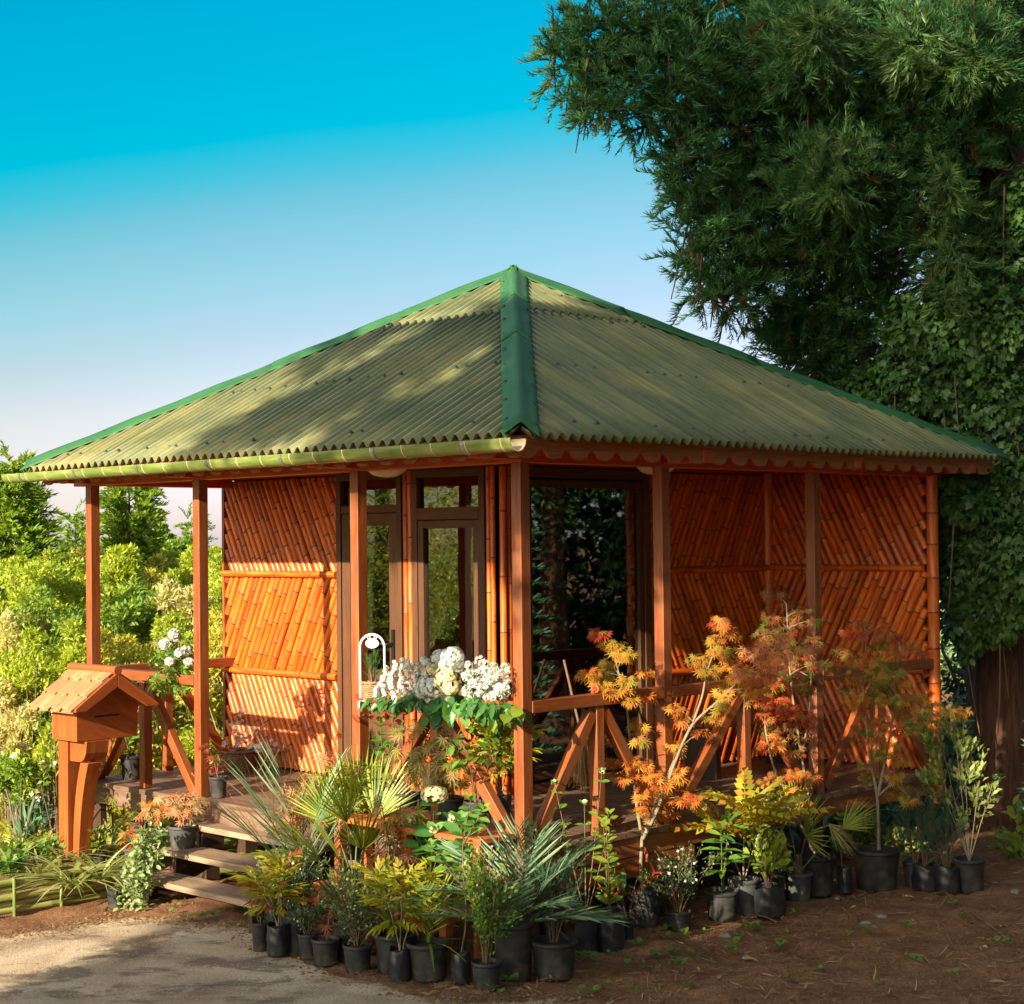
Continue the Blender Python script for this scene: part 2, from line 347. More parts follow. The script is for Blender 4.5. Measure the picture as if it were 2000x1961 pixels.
leafmat('lf_maple_green', [(.20, .25, .035), (.27, .29, .04), (.32, .24, .04), (.14, .20, .03)], .42, .55, .3)
leafmat('lf_maple_dusk', [(.30, .07, .04), (.18, .13, .03), (.38, .09, .045), (.14, .15, .035)], .35, .6, .25)
leafmat('lf_maple_cream', [(.42, .33, .15), (.48, .30, .16), (.30, .30, .09), (.46, .24, .14)], .4, .55, .3)
leafmat('lf_fine', [(.08, .13, .05), (.12, .18, .07), (.06, .10, .045), (.17, .22, .08)], .3)
leafmat('lf_mid', [(.08, .20, .035), (.13, .27, .04), (.20, .33, .05)], .35, .35, .5)
leafmat('lf_lime', [(.20, .29, .035), (.27, .35, .04), (.34, .38, .05), (.13, .22, .03)], .4, .35, .5)
leafmat('lf_hydrangea', [(.09, .25, .06), (.13, .32, .08), (.19, .38, .10)], .35, .4, .5)
leafmat('lf_fanpalm', [(.18, .27, .035), (.27, .34, .04), (.38, .40, .06), (.12, .2, .03)], .3, .4, .5)
leafmat('lf_datepalm', [(.10, .18, .10), (.16, .25, .14), (.24, .33, .19), (.07, .14, .08)], .25, .42, .5)
leafmat('lf_needle', [(.04, .10, .065), (.06, .14, .08), (.09, .17, .09)], .25, .5)
leafmat('lf_cypress', [(.035, .13, .03), (.055, .18, .035), (.08, .22, .05)], .25, .5)
leafmat('lf_mahonia', [(.40, .36, .03), (.30, .31, .03), (.46, .38, .04), (.48, .22, .03)], .38, .35, .5)
leafmat('lf_variegated', [(.12, .20, .05), (.30, .33, .10), (.17, .25, .06), (.36, .36, .14)], .35, .4)
leafmat('lf_bronze', [(.22, .08, .03), (.30, .12, .035), (.18, .06, .025)], .3, .35, .5)
leafmat('lf_grassvar', [(.44, .43, .16), (.24, .30, .08), (.55, .52, .28), (.14, .22, .05)], .35, .45)
leafmat('lf_iris', [(.13, .24, .14), (.18, .30, .18), (.10, .19, .11)], .3, .45)
leafmat('lf_tendril', [(.07, .15, .045), (.10, .19, .05), (.15, .23, .06), (.05, .12, .04)], .3)
leafmat('lf_glossy', [(.03, .10, .025), (.05, .15, .035), (.08, .20, .045)], .25, .3, .5)
leafmat('lf_trail', [(.20, .30, .10), (.30, .38, .16), (.40, .43, .22), (.14, .22, .07)], .35, .42)
leafmat('petal_white', [(.74, .74, .73), (.78, .77, .75), (.70, .70, .68)], .3, .6, .2, (1, 1, .95))
leafmat('petal_cream', [(.72, .66, .42), (.78, .70, .50), (.66, .60, .30)], .3, .6, .2, (1, 1, .8))
leafmat('petal_red', [(.55, .03, .02), (.62, .05, .03)], .3, .5)
leafmat('petal_orange', [(.62, .20, .10), (.66, .28, .15)], .3, .5)
leafmat('lf_weed', [(.09, .19, .035), (.14, .25, .045), (.19, .29, .05)], .35)
leafmat('needle_litter', [(.20, .105, .05), (.28, .16, .08), (.13, .07, .035), (.36, .24, .13)], 0, .9, .1)
leafmat('lf_dry', [(.40, .24, .10), (.30, .15, .06), (.48, .33, .17)], .2, .8, .1)
leafmat('lf_palmdry', [(.45, .36, .10), (.38, .34, .08), (.50, .38, .18)], .3, .6)
def bark(name, dark, light, sx=26, sz=1.6):
    mt, t, b, o = newmat(name); ob = obo(t)
    a = nz(t, mapn(t, ob, (sx, sx, sz)), 1, 6, .6, 1.0); c = rampn(t, a, [(.32, dark), (.66, light)])
    c = mixc(t, mth(t, 'MULTIPLY', rampn(t, nz(t, ob, 1.3, 4), [(.45, (0, 0, 0)), (.7, (1, 1, 1))]), .4), c, tuple(q*.5 for q in light))
    t.links.new(c, b.inputs['Base Color']); b.inputs['Roughness'].default_value = .9; bump(t, b, a, .9, .03); return mt
bark('bark_cedar', (.03, .012, .007), (.14, .058, .029)); bark('bark_grey', (.06, .045, .03), (.2, .15, .1))
bark('bark_vine', (.10, .06, .035), (.26, .17, .10), 40, 6)
# ------------------------------------------------------------------ leaves
def T_leaf(sta, droop=.12, fold=.25):
    V = []; idx = []
    for t_, w_ in sta:
        z = -droop*t_*t_
        if w_ <= 0: idx.append((len(V),)*3); V.append((0, t_, z))
        else:
            idx.append((len(V), len(V)+1, len(V)+2)); V += [(-w_, t_, z+fold*w_), (0, t_, z), (w_, t_, z+fold*w_)]
    Fc = []
    for a, b in zip(idx[:-1], idx[1:]):
        for i, j in ((0, 1), (1, 2)):
            f = [a[j], b[j], b[i], a[i]] if True else None
            f = list(dict.fromkeys(f))
            if len(f) > 2: Fc.append(f)
    return np.array(V, float), Fc
def T_star(lobes, wf=.17):
    V = [(0, 0, 0)]; Fc = []
    for an, L in lobes:
        d = np.array([sin(an), cos(an), 0]); p = np.array([d[1], -d[0], 0])
        b = len(V)
        for q, z in ((d*L*.42-p*L*wf*.62, .03), (d*L, -.16*L), (d*L*.42+p*L*wf*.62, .03)): V.append((q[0], q[1], z))
        Fc.append([0, b+2, b+1, b])
    return np.array(V), Fc
def T_join(parts):
    V = []; Fc = []; n = 0
    for (v, f), M, o in parts:
        v2 = v@np.asarray(M, float).T+np.asarray(o, float); V.append(v2); Fc += [[n+i for i in q] for q in f]; n += len(v2)
    return np.vstack(V), Fc
def rotm(yaw=0, pitch=0, roll=0):
    cy_, sy_, cp, sp, cr, sr = cos(yaw), sin(yaw), cos(pitch), sin(pitch), cos(roll), sin(roll)
    Rz = np.array([[cy_, -sy_, 0], [sy_, cy_, 0], [0, 0, 1]]); Rx = np.array([[1, 0, 0], [0, cp, -sp], [0, sp, cp]]); Ry = np.array([[cr, 0, sr], [0, 1, 0], [-sr, 0, cr]])
    return Rz@Rx@Ry
def T_sprig(leaf, n, length, ls, ang=.9, droop=.25, tip=True):
    """paired leaflets along a curved rachis"""
    P = []
    for i in range(n):
        t_ = (i+.6)/n; y = length*t_; z = -droop*t_*t_*length
        for sd in (-1, 1):
            P.append((leaf, ls*(1-.35*abs(t_-.45))*rotm(-sd*ang*(1-.35*t_), -.15-.3*t_+random.uniform(-.12, .12), sd*.25), (0, y, z)))
    if tip: P.append((leaf, ls*rotm(0, -.35), (0, length, -droop*length)))
    rach = T_leaf([(0, .012), (.5, .010), (1, .004)], droop, 0); P.append((rach, length*np.eye(3), (0, 0, -.002)))
    return T_join(P)
def T_fan(n, spread, L, w=.022, droop=.12):
    P = []
    for i in range(n):
        a = (i/(n-1)-.5)*spread; l = L*(1-.22*abs(i/(n-1)-.5)**1.3*2)*random.uniform(.93, 1.04)
        b = T_leaf([(0, .006), (.35, w), (.7, w*.8), (1, 0)], droop*random.uniform(.5, 1.8), .5); P.append((b, l*rotm(-a, .1*cos(a*1.3)+random.uniform(-.05, .05), random.uniform(-.2, .2)), (0, 0, 0)))
    return T_join(P)
def T_frond(n, L, bl, arch=.5, w=.03, a0=1.0):
    """feather-palm frond: narrow blades off an arching rachis"""
    P = []; seg = 8; py = lambda t_: np.array([0, L*t_*(1-.12*arch*t_), L*(.0-arch*.55*t_*t_)])
    for i in range(n):
        t_ = .12+.88*(i+.5)/n; p = py(t_); sl = math.atan(-arch*1.1*t_)
        for sd in (-1, 1):
            l = bl*(.55+.9*sin(pi*min(1, t_*.95+.05)))*random.uniform(.85, 1.1)
            b = T_leaf([(0, .3*w), (.3, w), (.7, w*.7), (1, 0)], .14*random.uniform(.3, 1.6), .4)
            P.append((b, l*(rotm(-sd*(a0-.45*t_)+random.uniform(-.08, .08), sl+.25+random.uniform(-.12, .12), sd*.5)), p))
    V = []; Fc = []
    for i in range(seg+1):
        p = py(i/seg); wv = .008*(1-.8*i/seg); V += [(p[0]-wv, p[1], p[2]), (p[0]+wv, p[1], p[2])]
        if i: Fc.append([2*i-2, 2*i-1, 2*i+1, 2*i])
    P.append(((np.array(V), Fc), np.eye(3), (0, 0, 0)))
    return T_join(P)
def T_plume(n, L, fl, fw, spread=1.0, up=.25, crossed=False):
    """cedar spray: curved rope-like shoots around a drooping twig"""
    P = []
    for i in range(n):
        t_ = i/n; y = L*t_; z = -.25*L*t_*t_
        yaw = random.uniform(-spread, spread)*(1.1-.5*t_); pit = random.uniform(-.35, .6)
        l = fl*random.uniform(.6, 1.15)*(1-.3*t_)
        cu = up*random.uniform(.2, 1.6); b = (np.array([[-fw, 0, 0], [fw, 0, 0], [-fw*1.1, .5, cu*.25], [fw*1.1, .5, cu*.25], [0, 1, cu]]), [[0, 1, 3, 2], [2, 3, 4]]); P.append((b, l*rotm(yaw, pit, random.uniform(-1.4, 1.4)), (0, y, z)))
    return T_join(P)
def T_whorl(n, L, fl, fw):
    """twig set with needles all round"""
    P = []
    for i in range(n):
        t_ = i/n; an = i*2.4
        b = T_leaf([(0, fw), (1, 0)], .1, 0); b = (np.array([[-fw, 0, 0], [fw, 0, 0], [0, 1, 0]]), [[0, 1, 2]])
        P.append((b, fl*(rotm(0, 0, an)@rotm(random.uniform(-.2, .2), .75-.3*t_, 0)), (0, L*t_, 0)))
    return T_join(P)
TP = {}
TP['rhomb'] = (np.array([[0, 0, 0], [-.24, .5, .06], [0, 1, -.06], [.24, .5, .06]]), [[0, 3, 2, 1]])
TP['leaf2'] = (np.array([[0, 0, 0], [-.26, .48, .09], [0, 1, -.08], [.26, .48, .09], [0, .5, 0]]), [[0, 4, 2, 1], [0, 3, 2, 4]])
TP['oval'] = T_leaf([(0, 0), (.22, .20), (.55, .27), (.85, .15), (1, 0)], .16, .22)
TP['lance'] = T_leaf([(0, 0), (.3, .12), (.65, .11), (1, 0)], .18, .3)
TP['broad'] = T_leaf([(0, 0), (.15, .18), (.45, .33), (.75, .24), (1, 0)], .2, .18)
TP['long'] = T_leaf([(0, 0), (.2, .10), (.55, .16), (.8, .11), (1, 0)], .22, .25)
TP['ivy'] = T_star([(0, 1), (.85, .72), (-.85, .72), (1.9, .5), (-1.9, .5)], .5)
TP['star'] = T_star([(0, 1), (.60, .95), (-.60, .95), (1.2, .78), (-1.2, .78), (1.95, .5), (-1.95, .5)], .14)
TP['starfine'] = T_star([(0, 1), (.55, .95), (-.55, .95), (1.1, .8), (-1.1, .8), (1.75, .55), (-1.75, .55)], .12)
TP['fan'] = T_fan(30, 4.2, 1.0, .02); TP['fan2'] = T_fan(24, 3.0, 1.0, .022, .2)
TP['fanlong'] = T_fan(22, 1.7, 1.0, .016, .08)
TP['frond'] = T_frond(19, 1, .36, .55, .030, 1.15); TP['frond2'] = T_frond(17, 1, .38, .95, .028, 1.1); TP['frondup'] = T_frond(17, 1, .38, .3, .028, 1.0); TP['frondthin'] = T_frond(15, 1, .36, .3, .013, .8)
TP['nandina'] = T_sprig(TP['lance'], 3, .8, .55, .8, .25)
TP['mahonia'] = T_sprig(TP['leaf2'], 7, 1.0, .27, 1.15, .35)
for i in range(4): TP['plume%d' % i] = T_plume(40, 1, .40, .050, .85, .6)
for i in range(2): TP['soft%d' % i] = T_plume(24, 1, .38, .10, 1.1, .1)
TP['whorl'] = T_whorl(34, 1, .26, .05)
TP['blade'] = T_leaf([(0, .020), (.3, .026), (.6, .022), (.85, .012), (1, 0)], .55, .5)
TP['bladeup'] = T_leaf([(0, .03), (.3, .045), (.7, .035), (1, 0)], .12, .35)
TP['bladearc'] = T_leaf([(0, .018), (.2, .027), (.4, .029), (.6, .026), (.8, .016), (1, 0)], 1.0, .3)
TP['petal5'] = T_join([(TP['leaf2'], .55*np.array(rotm(i*2*pi/5, .25))@np.diag([1.7, 1, 1]), (0, 0, 0)) for i in range(5)])
TP['petal4'] = T_join([(TP['rhomb'], .55*np.array(rotm(i*pi/2, .15))@np.diag([1.9, 1, 1]), (0, 0, 0)) for i in range(4)])
TP['stick'] = (np.array([[-.012, 0, 0], [.012, 0, 0], [.03, .5, .03], [.006, .5, .03], [0, 1, 0]]), [[0, 1, 2, 3], [3, 2, 4]])

def frames(d, n):
    y = nrm(d); x = np.cross(y, n); bad = np.linalg.norm(x, axis=1) < 1e-3; x[bad] = np.cross(y[bad], [1, .3, .2]); x = nrm(x); z = np.cross(x, y)
    return np.stack([x, y, z], 2)
class Leaves:
    def __init__(s): s.q = []
    def add(s, tp, pos, d, n, size, wscale=None):
        pos = np.atleast_2d(pos); M = len(pos)
        if M == 0: return
        d = np.broadcast_to(np.asarray(d, float), (M, 3)).copy(); n = np.broadcast_to(np.asarray(n, float), (M, 3)).copy()
        R = frames(d, n)*np.broadcast_to(np.asarray(size, float), (M,))[:, None, None]
        if wscale is not None: R[:, :, 0] *= np.broadcast_to(wscale, (M,))[:, None]
        s.q.append((tp, pos, R))
    def build(s, name, mat, parent=None, loc=None):
        o0 = np.array(parent['_o'][:]) if parent is not None else (np.zeros(3) if loc is None else np.asarray(loc, float))
        VV = []; LI = []; LT = []; nv = 0
        for tp, pos, R in s.q:
            v, fc = TP[tp]; M = len(pos); k = len(v)
            X = np.einsum('mij,kj->mki', R, v)+pos[:, None, :]; VV.append(X.reshape(-1, 3)-o0)
            fl = np.array([i for f in fc for i in f]); LI.append((fl[None, :]+(np.arange(M)*k)[:, None]+nv).ravel())
            LT.append(np.tile(np.array([len(f) for f in fc]), M)); nv += M*k
        if not VV: VV = [np.zeros((0, 3))]; LI = [np.zeros(0, int)]; LT = [np.zeros(0, int)]
        V = np.vstack(VV).astype(np.float32); li = np.concatenate(LI).astype(np.int32); lt = np.concatenate(LT).astype(np.int32)
        me = bpy.data.meshes.new(name); me.vertices.add(len(V)); me.vertices.foreach_set('co', V.ravel())
        me.loops.add(len(li)); me.loops.foreach_set('vertex_index', li)
        me.polygons.add(len(lt)); ls = np.zeros(len(lt), np.int32); ls[1:] = np.cumsum(lt)[:-1]
        me.polygons.foreach_set('loop_start', ls)
        me.update(calc_edges=True); me.materials.append(MATS[mat])
        return link(name, me, parent, o0)
def rv(n, up=0.0):
    d = rng.normal(size=(n, 3)); d = nrm(d); d[:, 2] += up; return nrm(d)
def bez(p, d, L, bend, n=7):
    """curved stem: leaves p along d, bends towards 'bend'"""
    t_ = np.linspace(0, 1, n)[:, None]; return np.asarray(p)+nrm(d)*L*t_+np.asarray(bend)*L*(t_**2)

# ------------------------------------------------------------------ plants (p = where the stem leaves the soil)
def stems_fan(p, h, wd, n, rad=.006, curl=.15, base=.02):
    out = []
    for i in range(n):
        a = 2*pi*(i+rng.uniform(0, .8))/max(1, n); r = wd/2*sqrt(rng.uniform(.05, 1))
        tip = np.array([r*cos(a), r*sin(a), h*rng.uniform(.72, 1.0)*(1-.25*(2*r/wd)**2)])
        b = np.array([cos(a)*base*rng.uniform(0, 1), sin(a)*base*rng.uniform(0, 1), 0]); t_ = np.linspace(0, 1, 8)[:, None]
        side = rng.normal(size=3)*curl*h*.25; side[2] = 0
        q = p+b+(tip-b)*np.hstack([t_**1.25, t_**1.25, t_])+side*np.sin(pi*t_)*t_
        out.append(q)
    return out
def stem_mesh(rt, paths, rad, mat='stem_brown', seg=5, taper=.35, name='stem', thin=()):
    s = MB()
    for q in thin: s.tube(q, np.linspace(rad*.5, rad*.2, len(q)), 4, False)
    for q in paths: s.tube(q, np.linspace(rad, rad*taper, len(q)), seg, False)
    return s.build(name, MATS[mat], rt)
def along(paths, n, t0=.3, t1=1.0):
    """n random places on the paths: points and tangents"""
    P = []; Tn = []
    for k in range(n):
        q = paths[k % len(paths)]; t_ = (t0+(t1-t0)*rng.uniform(0, 1)**.8)*(len(q)-1.001); i = int(t_); f = t_-i
        P.append(q[i]*(1-f)+q[i+1]*f); Tn.append(q[i+1]-q[i])
    return np.array(P).reshape(-1, 3), nrm(np.array(Tn).reshape(-1, 3))
def bushy(rt, p, h, wd, nst, nl, size, tp, mat, t0=.3, out=.8, up=.3, jit=.03, smat='stem_brown', srad=.005, flowers=None, mat2=None, f2=.0, twigs=2, norm_up=.7, stems=None, curl=.15):
    nl = int(nl*1.55); st = stems or stems_fan(np.asarray(p, float), h, wd, nst, curl=curl); al = list(st)
    for q in st:
        for _ in range(twigs):
            i = rng.integers(2, 6); d = nrm(q[i+1]-q[i])+rv(1)[0]*.8; al.append(bez(q[i], d, h*rng.uniform(.15, .32), (0, 0, -.1), 6))
    stem_mesh(rt, st, srad, smat, thin=al[len(st):])
    P, Tn = along(al, nl, t0); c = np.asarray(p)+np.array([0, 0, h*.45])
    d = nrm(Tn*.7+rv(nl)*out+nrm(P-c)*.5*out+np.array([0, 0, up])); P = P+rv(nl)*jit
    n = nrm(rv(nl)*.5+np.array([0, 0, norm_up])+nrm(P-c)*.4+S*.25); sz = size*rng.uniform(.6, 1.15, nl)
    k = rng.uniform(0, 1, nl) < f2 if mat2 else np.zeros(nl, bool)
    if mat2 and f2 > 0:   # the second colour sits towards the shoot tips
        hgt = (P[:, 2]-p[2])/h+rng.normal(size=nl)*.18; k = hgt > np.quantile(hgt, 1-f2)
    A = Leaves(); A.add(tp, P[~k], d[~k], n[~k], sz[~k]); A.build('foliage', mat, rt)
    if k.any(): B_ = Leaves(); B_.add(tp, P[k], d[k], n[k], sz[k]); B_.build('foliage', mat2, rt)
    if flowers:
        nf, fs, ft, fm = flowers; P, Tn = along(al, nf, .5); P = P+nrm(P-c)*rng.uniform(.01, .05, (nf, 1))
        Fl = Leaves(); fd = rv(nf, .5)+nrm(P-c); Fl.add(ft, P, np.cross(fd, rv(nf)), fd+np.array([0, -.7, .3]), fs*rng.uniform(.7, 1.2, nf)); Fl.build('flowers', fm, rt)
def maple(rt, p, h, wd, nl, size, mat, mat2=None, f2=.3, tp='star', nst=3, t0=.35, smat='stem_red'):
    st = stems_fan(np.asarray(p, float), h, wd*.75, nst, curl=.2); tw = []
    for q in st:
        for _ in range(5):
            i = rng.integers(2, 7); a = rng.uniform(0, 2*pi); tw.append(bez(q[i], (cos(a), sin(a), .25), wd*rng.uniform(.2, .5), (0, 0, -.25), 6))
    stem_mesh(rt, st, .006, smat, thin=tw)
    P, Tn = along(tw+st, nl, t0); c = np.asarray(p)+np.array([0, 0, h*.5])
    maple_leaves(rt, P, c, size, mat, mat2, f2, tp)
def maple_leaves(rt, P, c, size, mat, mat2=None, f2=0, tp='star'):
    nl = len(P); o_ = P-c; o_[:, 2] *= .2; P = P+rv(nl)*size*.35
    d = nrm(nrm(o_)*.7+rv(nl)*.7+np.array([0, 0, -.55])); n = nrm(np.array([0, -.35, .75])+rv(nl)*.55+S*.3)
    sz = size*rng.uniform(.65, 1.1, nl)
    k = (rng.uniform(0, 1, nl) < f2) if mat2 else np.zeros(nl, bool)
    A = Leaves(); A.add(tp, P[~k], d[~k], n[~k], sz[~k]); A.build('foliage', mat, rt)
    if k.any(): A = Leaves(); A.add(tp, P[k], d[k], n[k], sz[k]); A.build('foliage', mat2, rt)
def nandina(rt, p, h, wd, ns, size, mat='lf_nandina', mat2='lf_redtip', f2=.12, nst=4):
    ns = int(ns*1.4); st = stems_fan(np.asarray(p, float), h, wd*.7, nst, curl=.1); stem_mesh(rt, st, .005, 'stem_grey')
    P, Tn = along(st, ns, .38); c = np.asarray(p)+np.array([0, 0, h*.4]); a = rv(ns)
    d = nrm(a*np.array([1, 1, .3])*.9+nrm(P-c)*.5+np.array([0, 0, .35])); n = nrm(np.array([0, 0, 1])+rv(ns)*.5)
    sz = size*rng.uniform(.7, 1.1, ns); k = rng.uniform(0, 1, ns) < f2
    A = Leaves(); A.add('nandina', P[~k], d[~k], n[~k], sz[~k]); A.build('foliage', mat, rt)
    if k.any(): A = Leaves(); A.add('nandina', P[k], d[k], n[k], sz[k]); A.build('foliage', mat2, rt)
def fanpalm(rt, p, h, nf, fr, mat='lf_fanpalm', spread=.9, tps=('fan', 'fan2'), trunk=.08, dirs=None):
    p = np.asarray(p, float); pet = []; L = {}; 
    for i in range(nf):
        if dirs is not None: d = nrm(np.array(dirs[i][:3])); ln = dirs[i][3]
        else:
            a = 2.4*i+rng.uniform(-.3, .3); t_ = (i+.5)/nf; d = nrm(np.array([cos(a)*spread*t_*1.3, sin(a)*spread*t_*1.3, 1.15-.8*t_])); ln = h*rng.uniform(.8, 1.05)*(1-.25*t_)
        q = bez(p, d, ln, np.array([0, 0, -.12])+d*np.array([.15, .15, 0]), 7); pet.append(q); e = q[-1]; dd = nrm(q[-1]-q[-2])
        nn = nrm(np.array([0, 0, 1.])-dd*dd[2]+np.array([0, -.5, .0])+rv(1)[0]*.2)
        L.setdefault(tps[i % len(tps)], []).append((e, dd, nn, fr*rng.uniform(.85, 1.1)))
    stem_mesh(rt, pet, .007, 'stem_green', 5, .6, 'petiole')
    if trunk: s = MB(); s.tube([p-np.array([0, 0, .02]), p+np.array([0, 0, trunk])], [.035, .028], 9); s.build('trunk', MATS['stem_brown'], rt)
    for k_, v in L.items():
        for e, dd, nn, s_ in v:
            A = Leaves(); A.add(k_, e, dd, nn, s_); A.build('frond', mat, rt)
def datepalm(rt, p, fr, mat='lf_datepalm', tps=('frond', 'frond2')):
    """fr: list of (dx, dy, dz, length)"""
    p = np.asarray(p, float)
    for i, (dx, dy, dz, ln) in enumerate(fr):
        A = Leaves(); d = nrm([dx, dy, dz]); n = nrm(np.array([0, 0, 1.])-d*d[2]+rv(1)[0]*.15); A.add(tps[i % len(tps)], p+d*.02, d, n, ln); A.build('frond', mat, rt)
def straps(rt, p, nb, L, spread, mat, tp='blade', up=1.0, base=.03, name='foliage'):
    p = np.asarray(p, float); a = rng.uniform(0, 2*pi, nb); sp = spread*np.sqrt(rng.uniform(.03, 1, nb))
    d = np.stack([np.cos(a)*sp, np.sin(a)*sp, np.full(nb, up)], 1); P = p+np.stack([np.cos(a)*base*sp, np.sin(a)*base*sp, np.zeros(nb)], 1)
    n = np.stack([-np.cos(a), -np.sin(a), np.full(nb, .3)], 1)
    A = Leaves(); A.add(tp, P, d, n, L*rng.uniform(.6, 1.1, nb)); A.build(name, mat, rt)
def whorled(rt, p, h, wd, nst, ntw, size, mat, tp='whorl', smat='stem_brown', up=.5, t0=.25):
    st = stems_fan(np.asarray(p, float), h, wd*.7, nst); stem_mesh(rt, st, .006, smat)
    P, Tn = along(st, ntw, t0); c = np.asarray(p)+np.array([0, 0, h*.3]); d = nrm(Tn*.5+rv(ntw)*.9+nrm(P-c)*.6+np.array([0, 0, up]))
    A = Leaves(); A.add(tp, P, d, rv(ntw), size*rng.uniform(.7, 1.15, ntw)); A.build('foliage', mat, rt)
def broadleaf(rt, p, h, nst, wd, pairs, size, mat, tp='broad', smat='stem_green', tip_up=.2, stems=None, t0=.3, srad=.006):
    """upright shoots with opposite pairs of big leaves"""
    pairs += 1; st = stems or stems_fan(np.asarray(p, float), h, wd, nst, curl=.08); stem_mesh(rt, st, srad, smat)
    P = []; d = []; n = []; sz = []
    for q in st:
        a0 = rng.uniform(0, pi)
        for k in range(pairs):
            t_ = (t0+(1-t0)*(k+.5)/pairs)*(len(q)-1.001); i = int(t_); f = t_-i; b = q[i]*(1-f)+q[i+1]*f; a = a0+k*pi/2+rng.uniform(-.3, .3)
            for sd in (0, pi):
                P.append(b); d.append((cos(a+sd), sin(a+sd), tip_up+rng.uniform(-.25, .3))); n.append((rng.normal()*.2, -.35+rng.normal()*.2, 1)); sz.append(size*rng.uniform(.75, 1.1)*(1-.25*(k+1)/pairs))
        for j in range(3):
            a = a0+j*2.1; P.append(q[-1]); d.append((cos(a)*.7, sin(a)*.7, .8)); n.append((0, -.5, 1)); sz.append(size*.55)
    A = Leaves(); A.add(tp, np.array(P), nrm(np.array(d)), np.array(n), np.array(sz)); A.build('foliage', mat, rt)
    return st
def blossom_ball(L, c, r, n, size, tp='petal4', squash=.8):
    d = rv(n, .25); L.add(tp, np.asarray(c)+d*r*np.array([1, 1, squash])*rng.uniform(.75, 1.0, (n, 1)), np.cross(d, rv(n)), d, size*rng.uniform(.8, 1.2, n))
def clumps(L, cl, n, size, tp, up=.35, shell=.55, droop=0.0, sun=.2):
    """n leaves spread through ellipsoids [(centre, (rx, ry, rz))], denser near the surface"""
    vol = np.array([r[0]*r[1]*r[2] for _, r in cl])**.75; cnt = np.maximum(3, (n*vol/vol.sum()).astype(int))
    tps = tp if isinstance(tp, (list, tuple)) else [tp]
    for (c, r), k in zip(cl, cnt):
        d = rv(k); rad = rng.uniform(shell, 1.0, k)**.7*(1+.18*np.sin(d[:, 0]*5+c[0]*3)*np.cos(d[:, 2]*6+c[1]))
        P = np.asarray(c)+d*rad[:, None]*np.asarray(r)
        dd = nrm(d*.7+rv(k)*.8+np.array([0, 0, up-droop])); nn = nrm(d*.5+rv(k)*.6+np.array([0, 0, .6])+S*sun); j = rng.integers(0, len(tps), k)
        for q, t_ in enumerate(tps):
            s_ = j == q
            if s_.any(): L.add(t_, P[s_], dd[s_], nn[s_], size*rng.uniform(.6, 1.2, s_.sum()))

# ------------------------------------------------------------------ pots
def pot_body(rt, c, r, h, kind='pot', mat='pot_black'):
    """c: centre of the bottom; returns soil point"""
    c = np.asarray(c, float); b = MB(); tilt = rng.normal(size=2)*.012
    if kind == 'pot':
        rb = r*.80
        b.lathe(c, [(0, .004), (rb*.96, 0), (rb, .01), (rb+(r*.93-rb)*.5, h*.5), (r*.93, h*.90), (r*.93, h-.004)], 28)
        b.lathe(c, [(r*.90, h), (r*.84, h*.72), (r*.7, h*.7)], 28)
        o = b.build('pot', MATS[mat], rt)
        q = MB(); e = min(.014, h*.07)
        q.lathe(c, [(r*.935, h-e*2.0), (r*1.0, h-e*1.6), (r*1.015, h-e*.8), (r*.99, h), (r*.93, h+.002), (r*.885, h-e)], 28); rim = q.build('rim', MATS[mat], rt); rim.parent = o
        zs = h*.86
    else:
        ph = rng.uniform(0, 6, 6)
        j = lambda a, z, i: 1+.05*sin(2*a+ph[0])+.03*sin(5*a+ph[1]+z*22)+.022*sin(11*a+ph[2]-z*40)+.02*sin(z*75+ph[3]+3*a)
        hs = np.linspace(0, 1, 15); prof = [(0, .003)]+[(r*(.90+.08*sin(3*q_+.3)-(.05 if q_ > .95 else 0)), .004+h*q_) for q_ in hs]+[(r*.93, h*1.0), (r*.86, h*.86)]
        V0 = b.n; b.lathe(c, prof, 30, 0, j)
        ph2 = rng.uniform(0, 6)
        for i in range(V0, b.n):   # ragged top edge
            x, y, z = b.v[i]
            if z-c[2] > h*.9: a = atan2(y-c[1], x-c[0]); b.v[i] = (x, y, z+h*.05*sin(2*a+ph2)+h*.03*sin(5*a))
        o = b.build('bag', MATS['bag_black'], rt); zs = h*.88
    s = MB(); s.lathe(c+np.array([0, 0, zs]), [(r*.89, -.004), (r*.6, .008), (r*.25, .016), (0, .014)], 20, 0, lambda a, z, i: 1+.03*sin(7*a+i)); s.build('soil', MATS['potting_soil'], rt)
    return c+np.array([0, 0, zs+.008])
PLN = []
def potted(name, label, cat, px, py, wpx, hpx, z=0, kind='pot', mat='pot_black', group='potted plants for sale around the pavilion'):
    """px, py: bottom of the pot's near side in the photo; wpx, hpx: its width and height there"""
    g = on_z(px, py, z); r = wpx/2*g[1]/F*1.0; g = g+np.array([0, r*.8, 0]); h = max(.06, hpx*g[1]/F*.93)
    rt = root(name, g); tag(rt, label, cat, group); rt.rotation_euler = (rng.normal()*.018, rng.normal()*.018, 0)
    return rt, pot_body(rt, g, r, h, kind, mat)
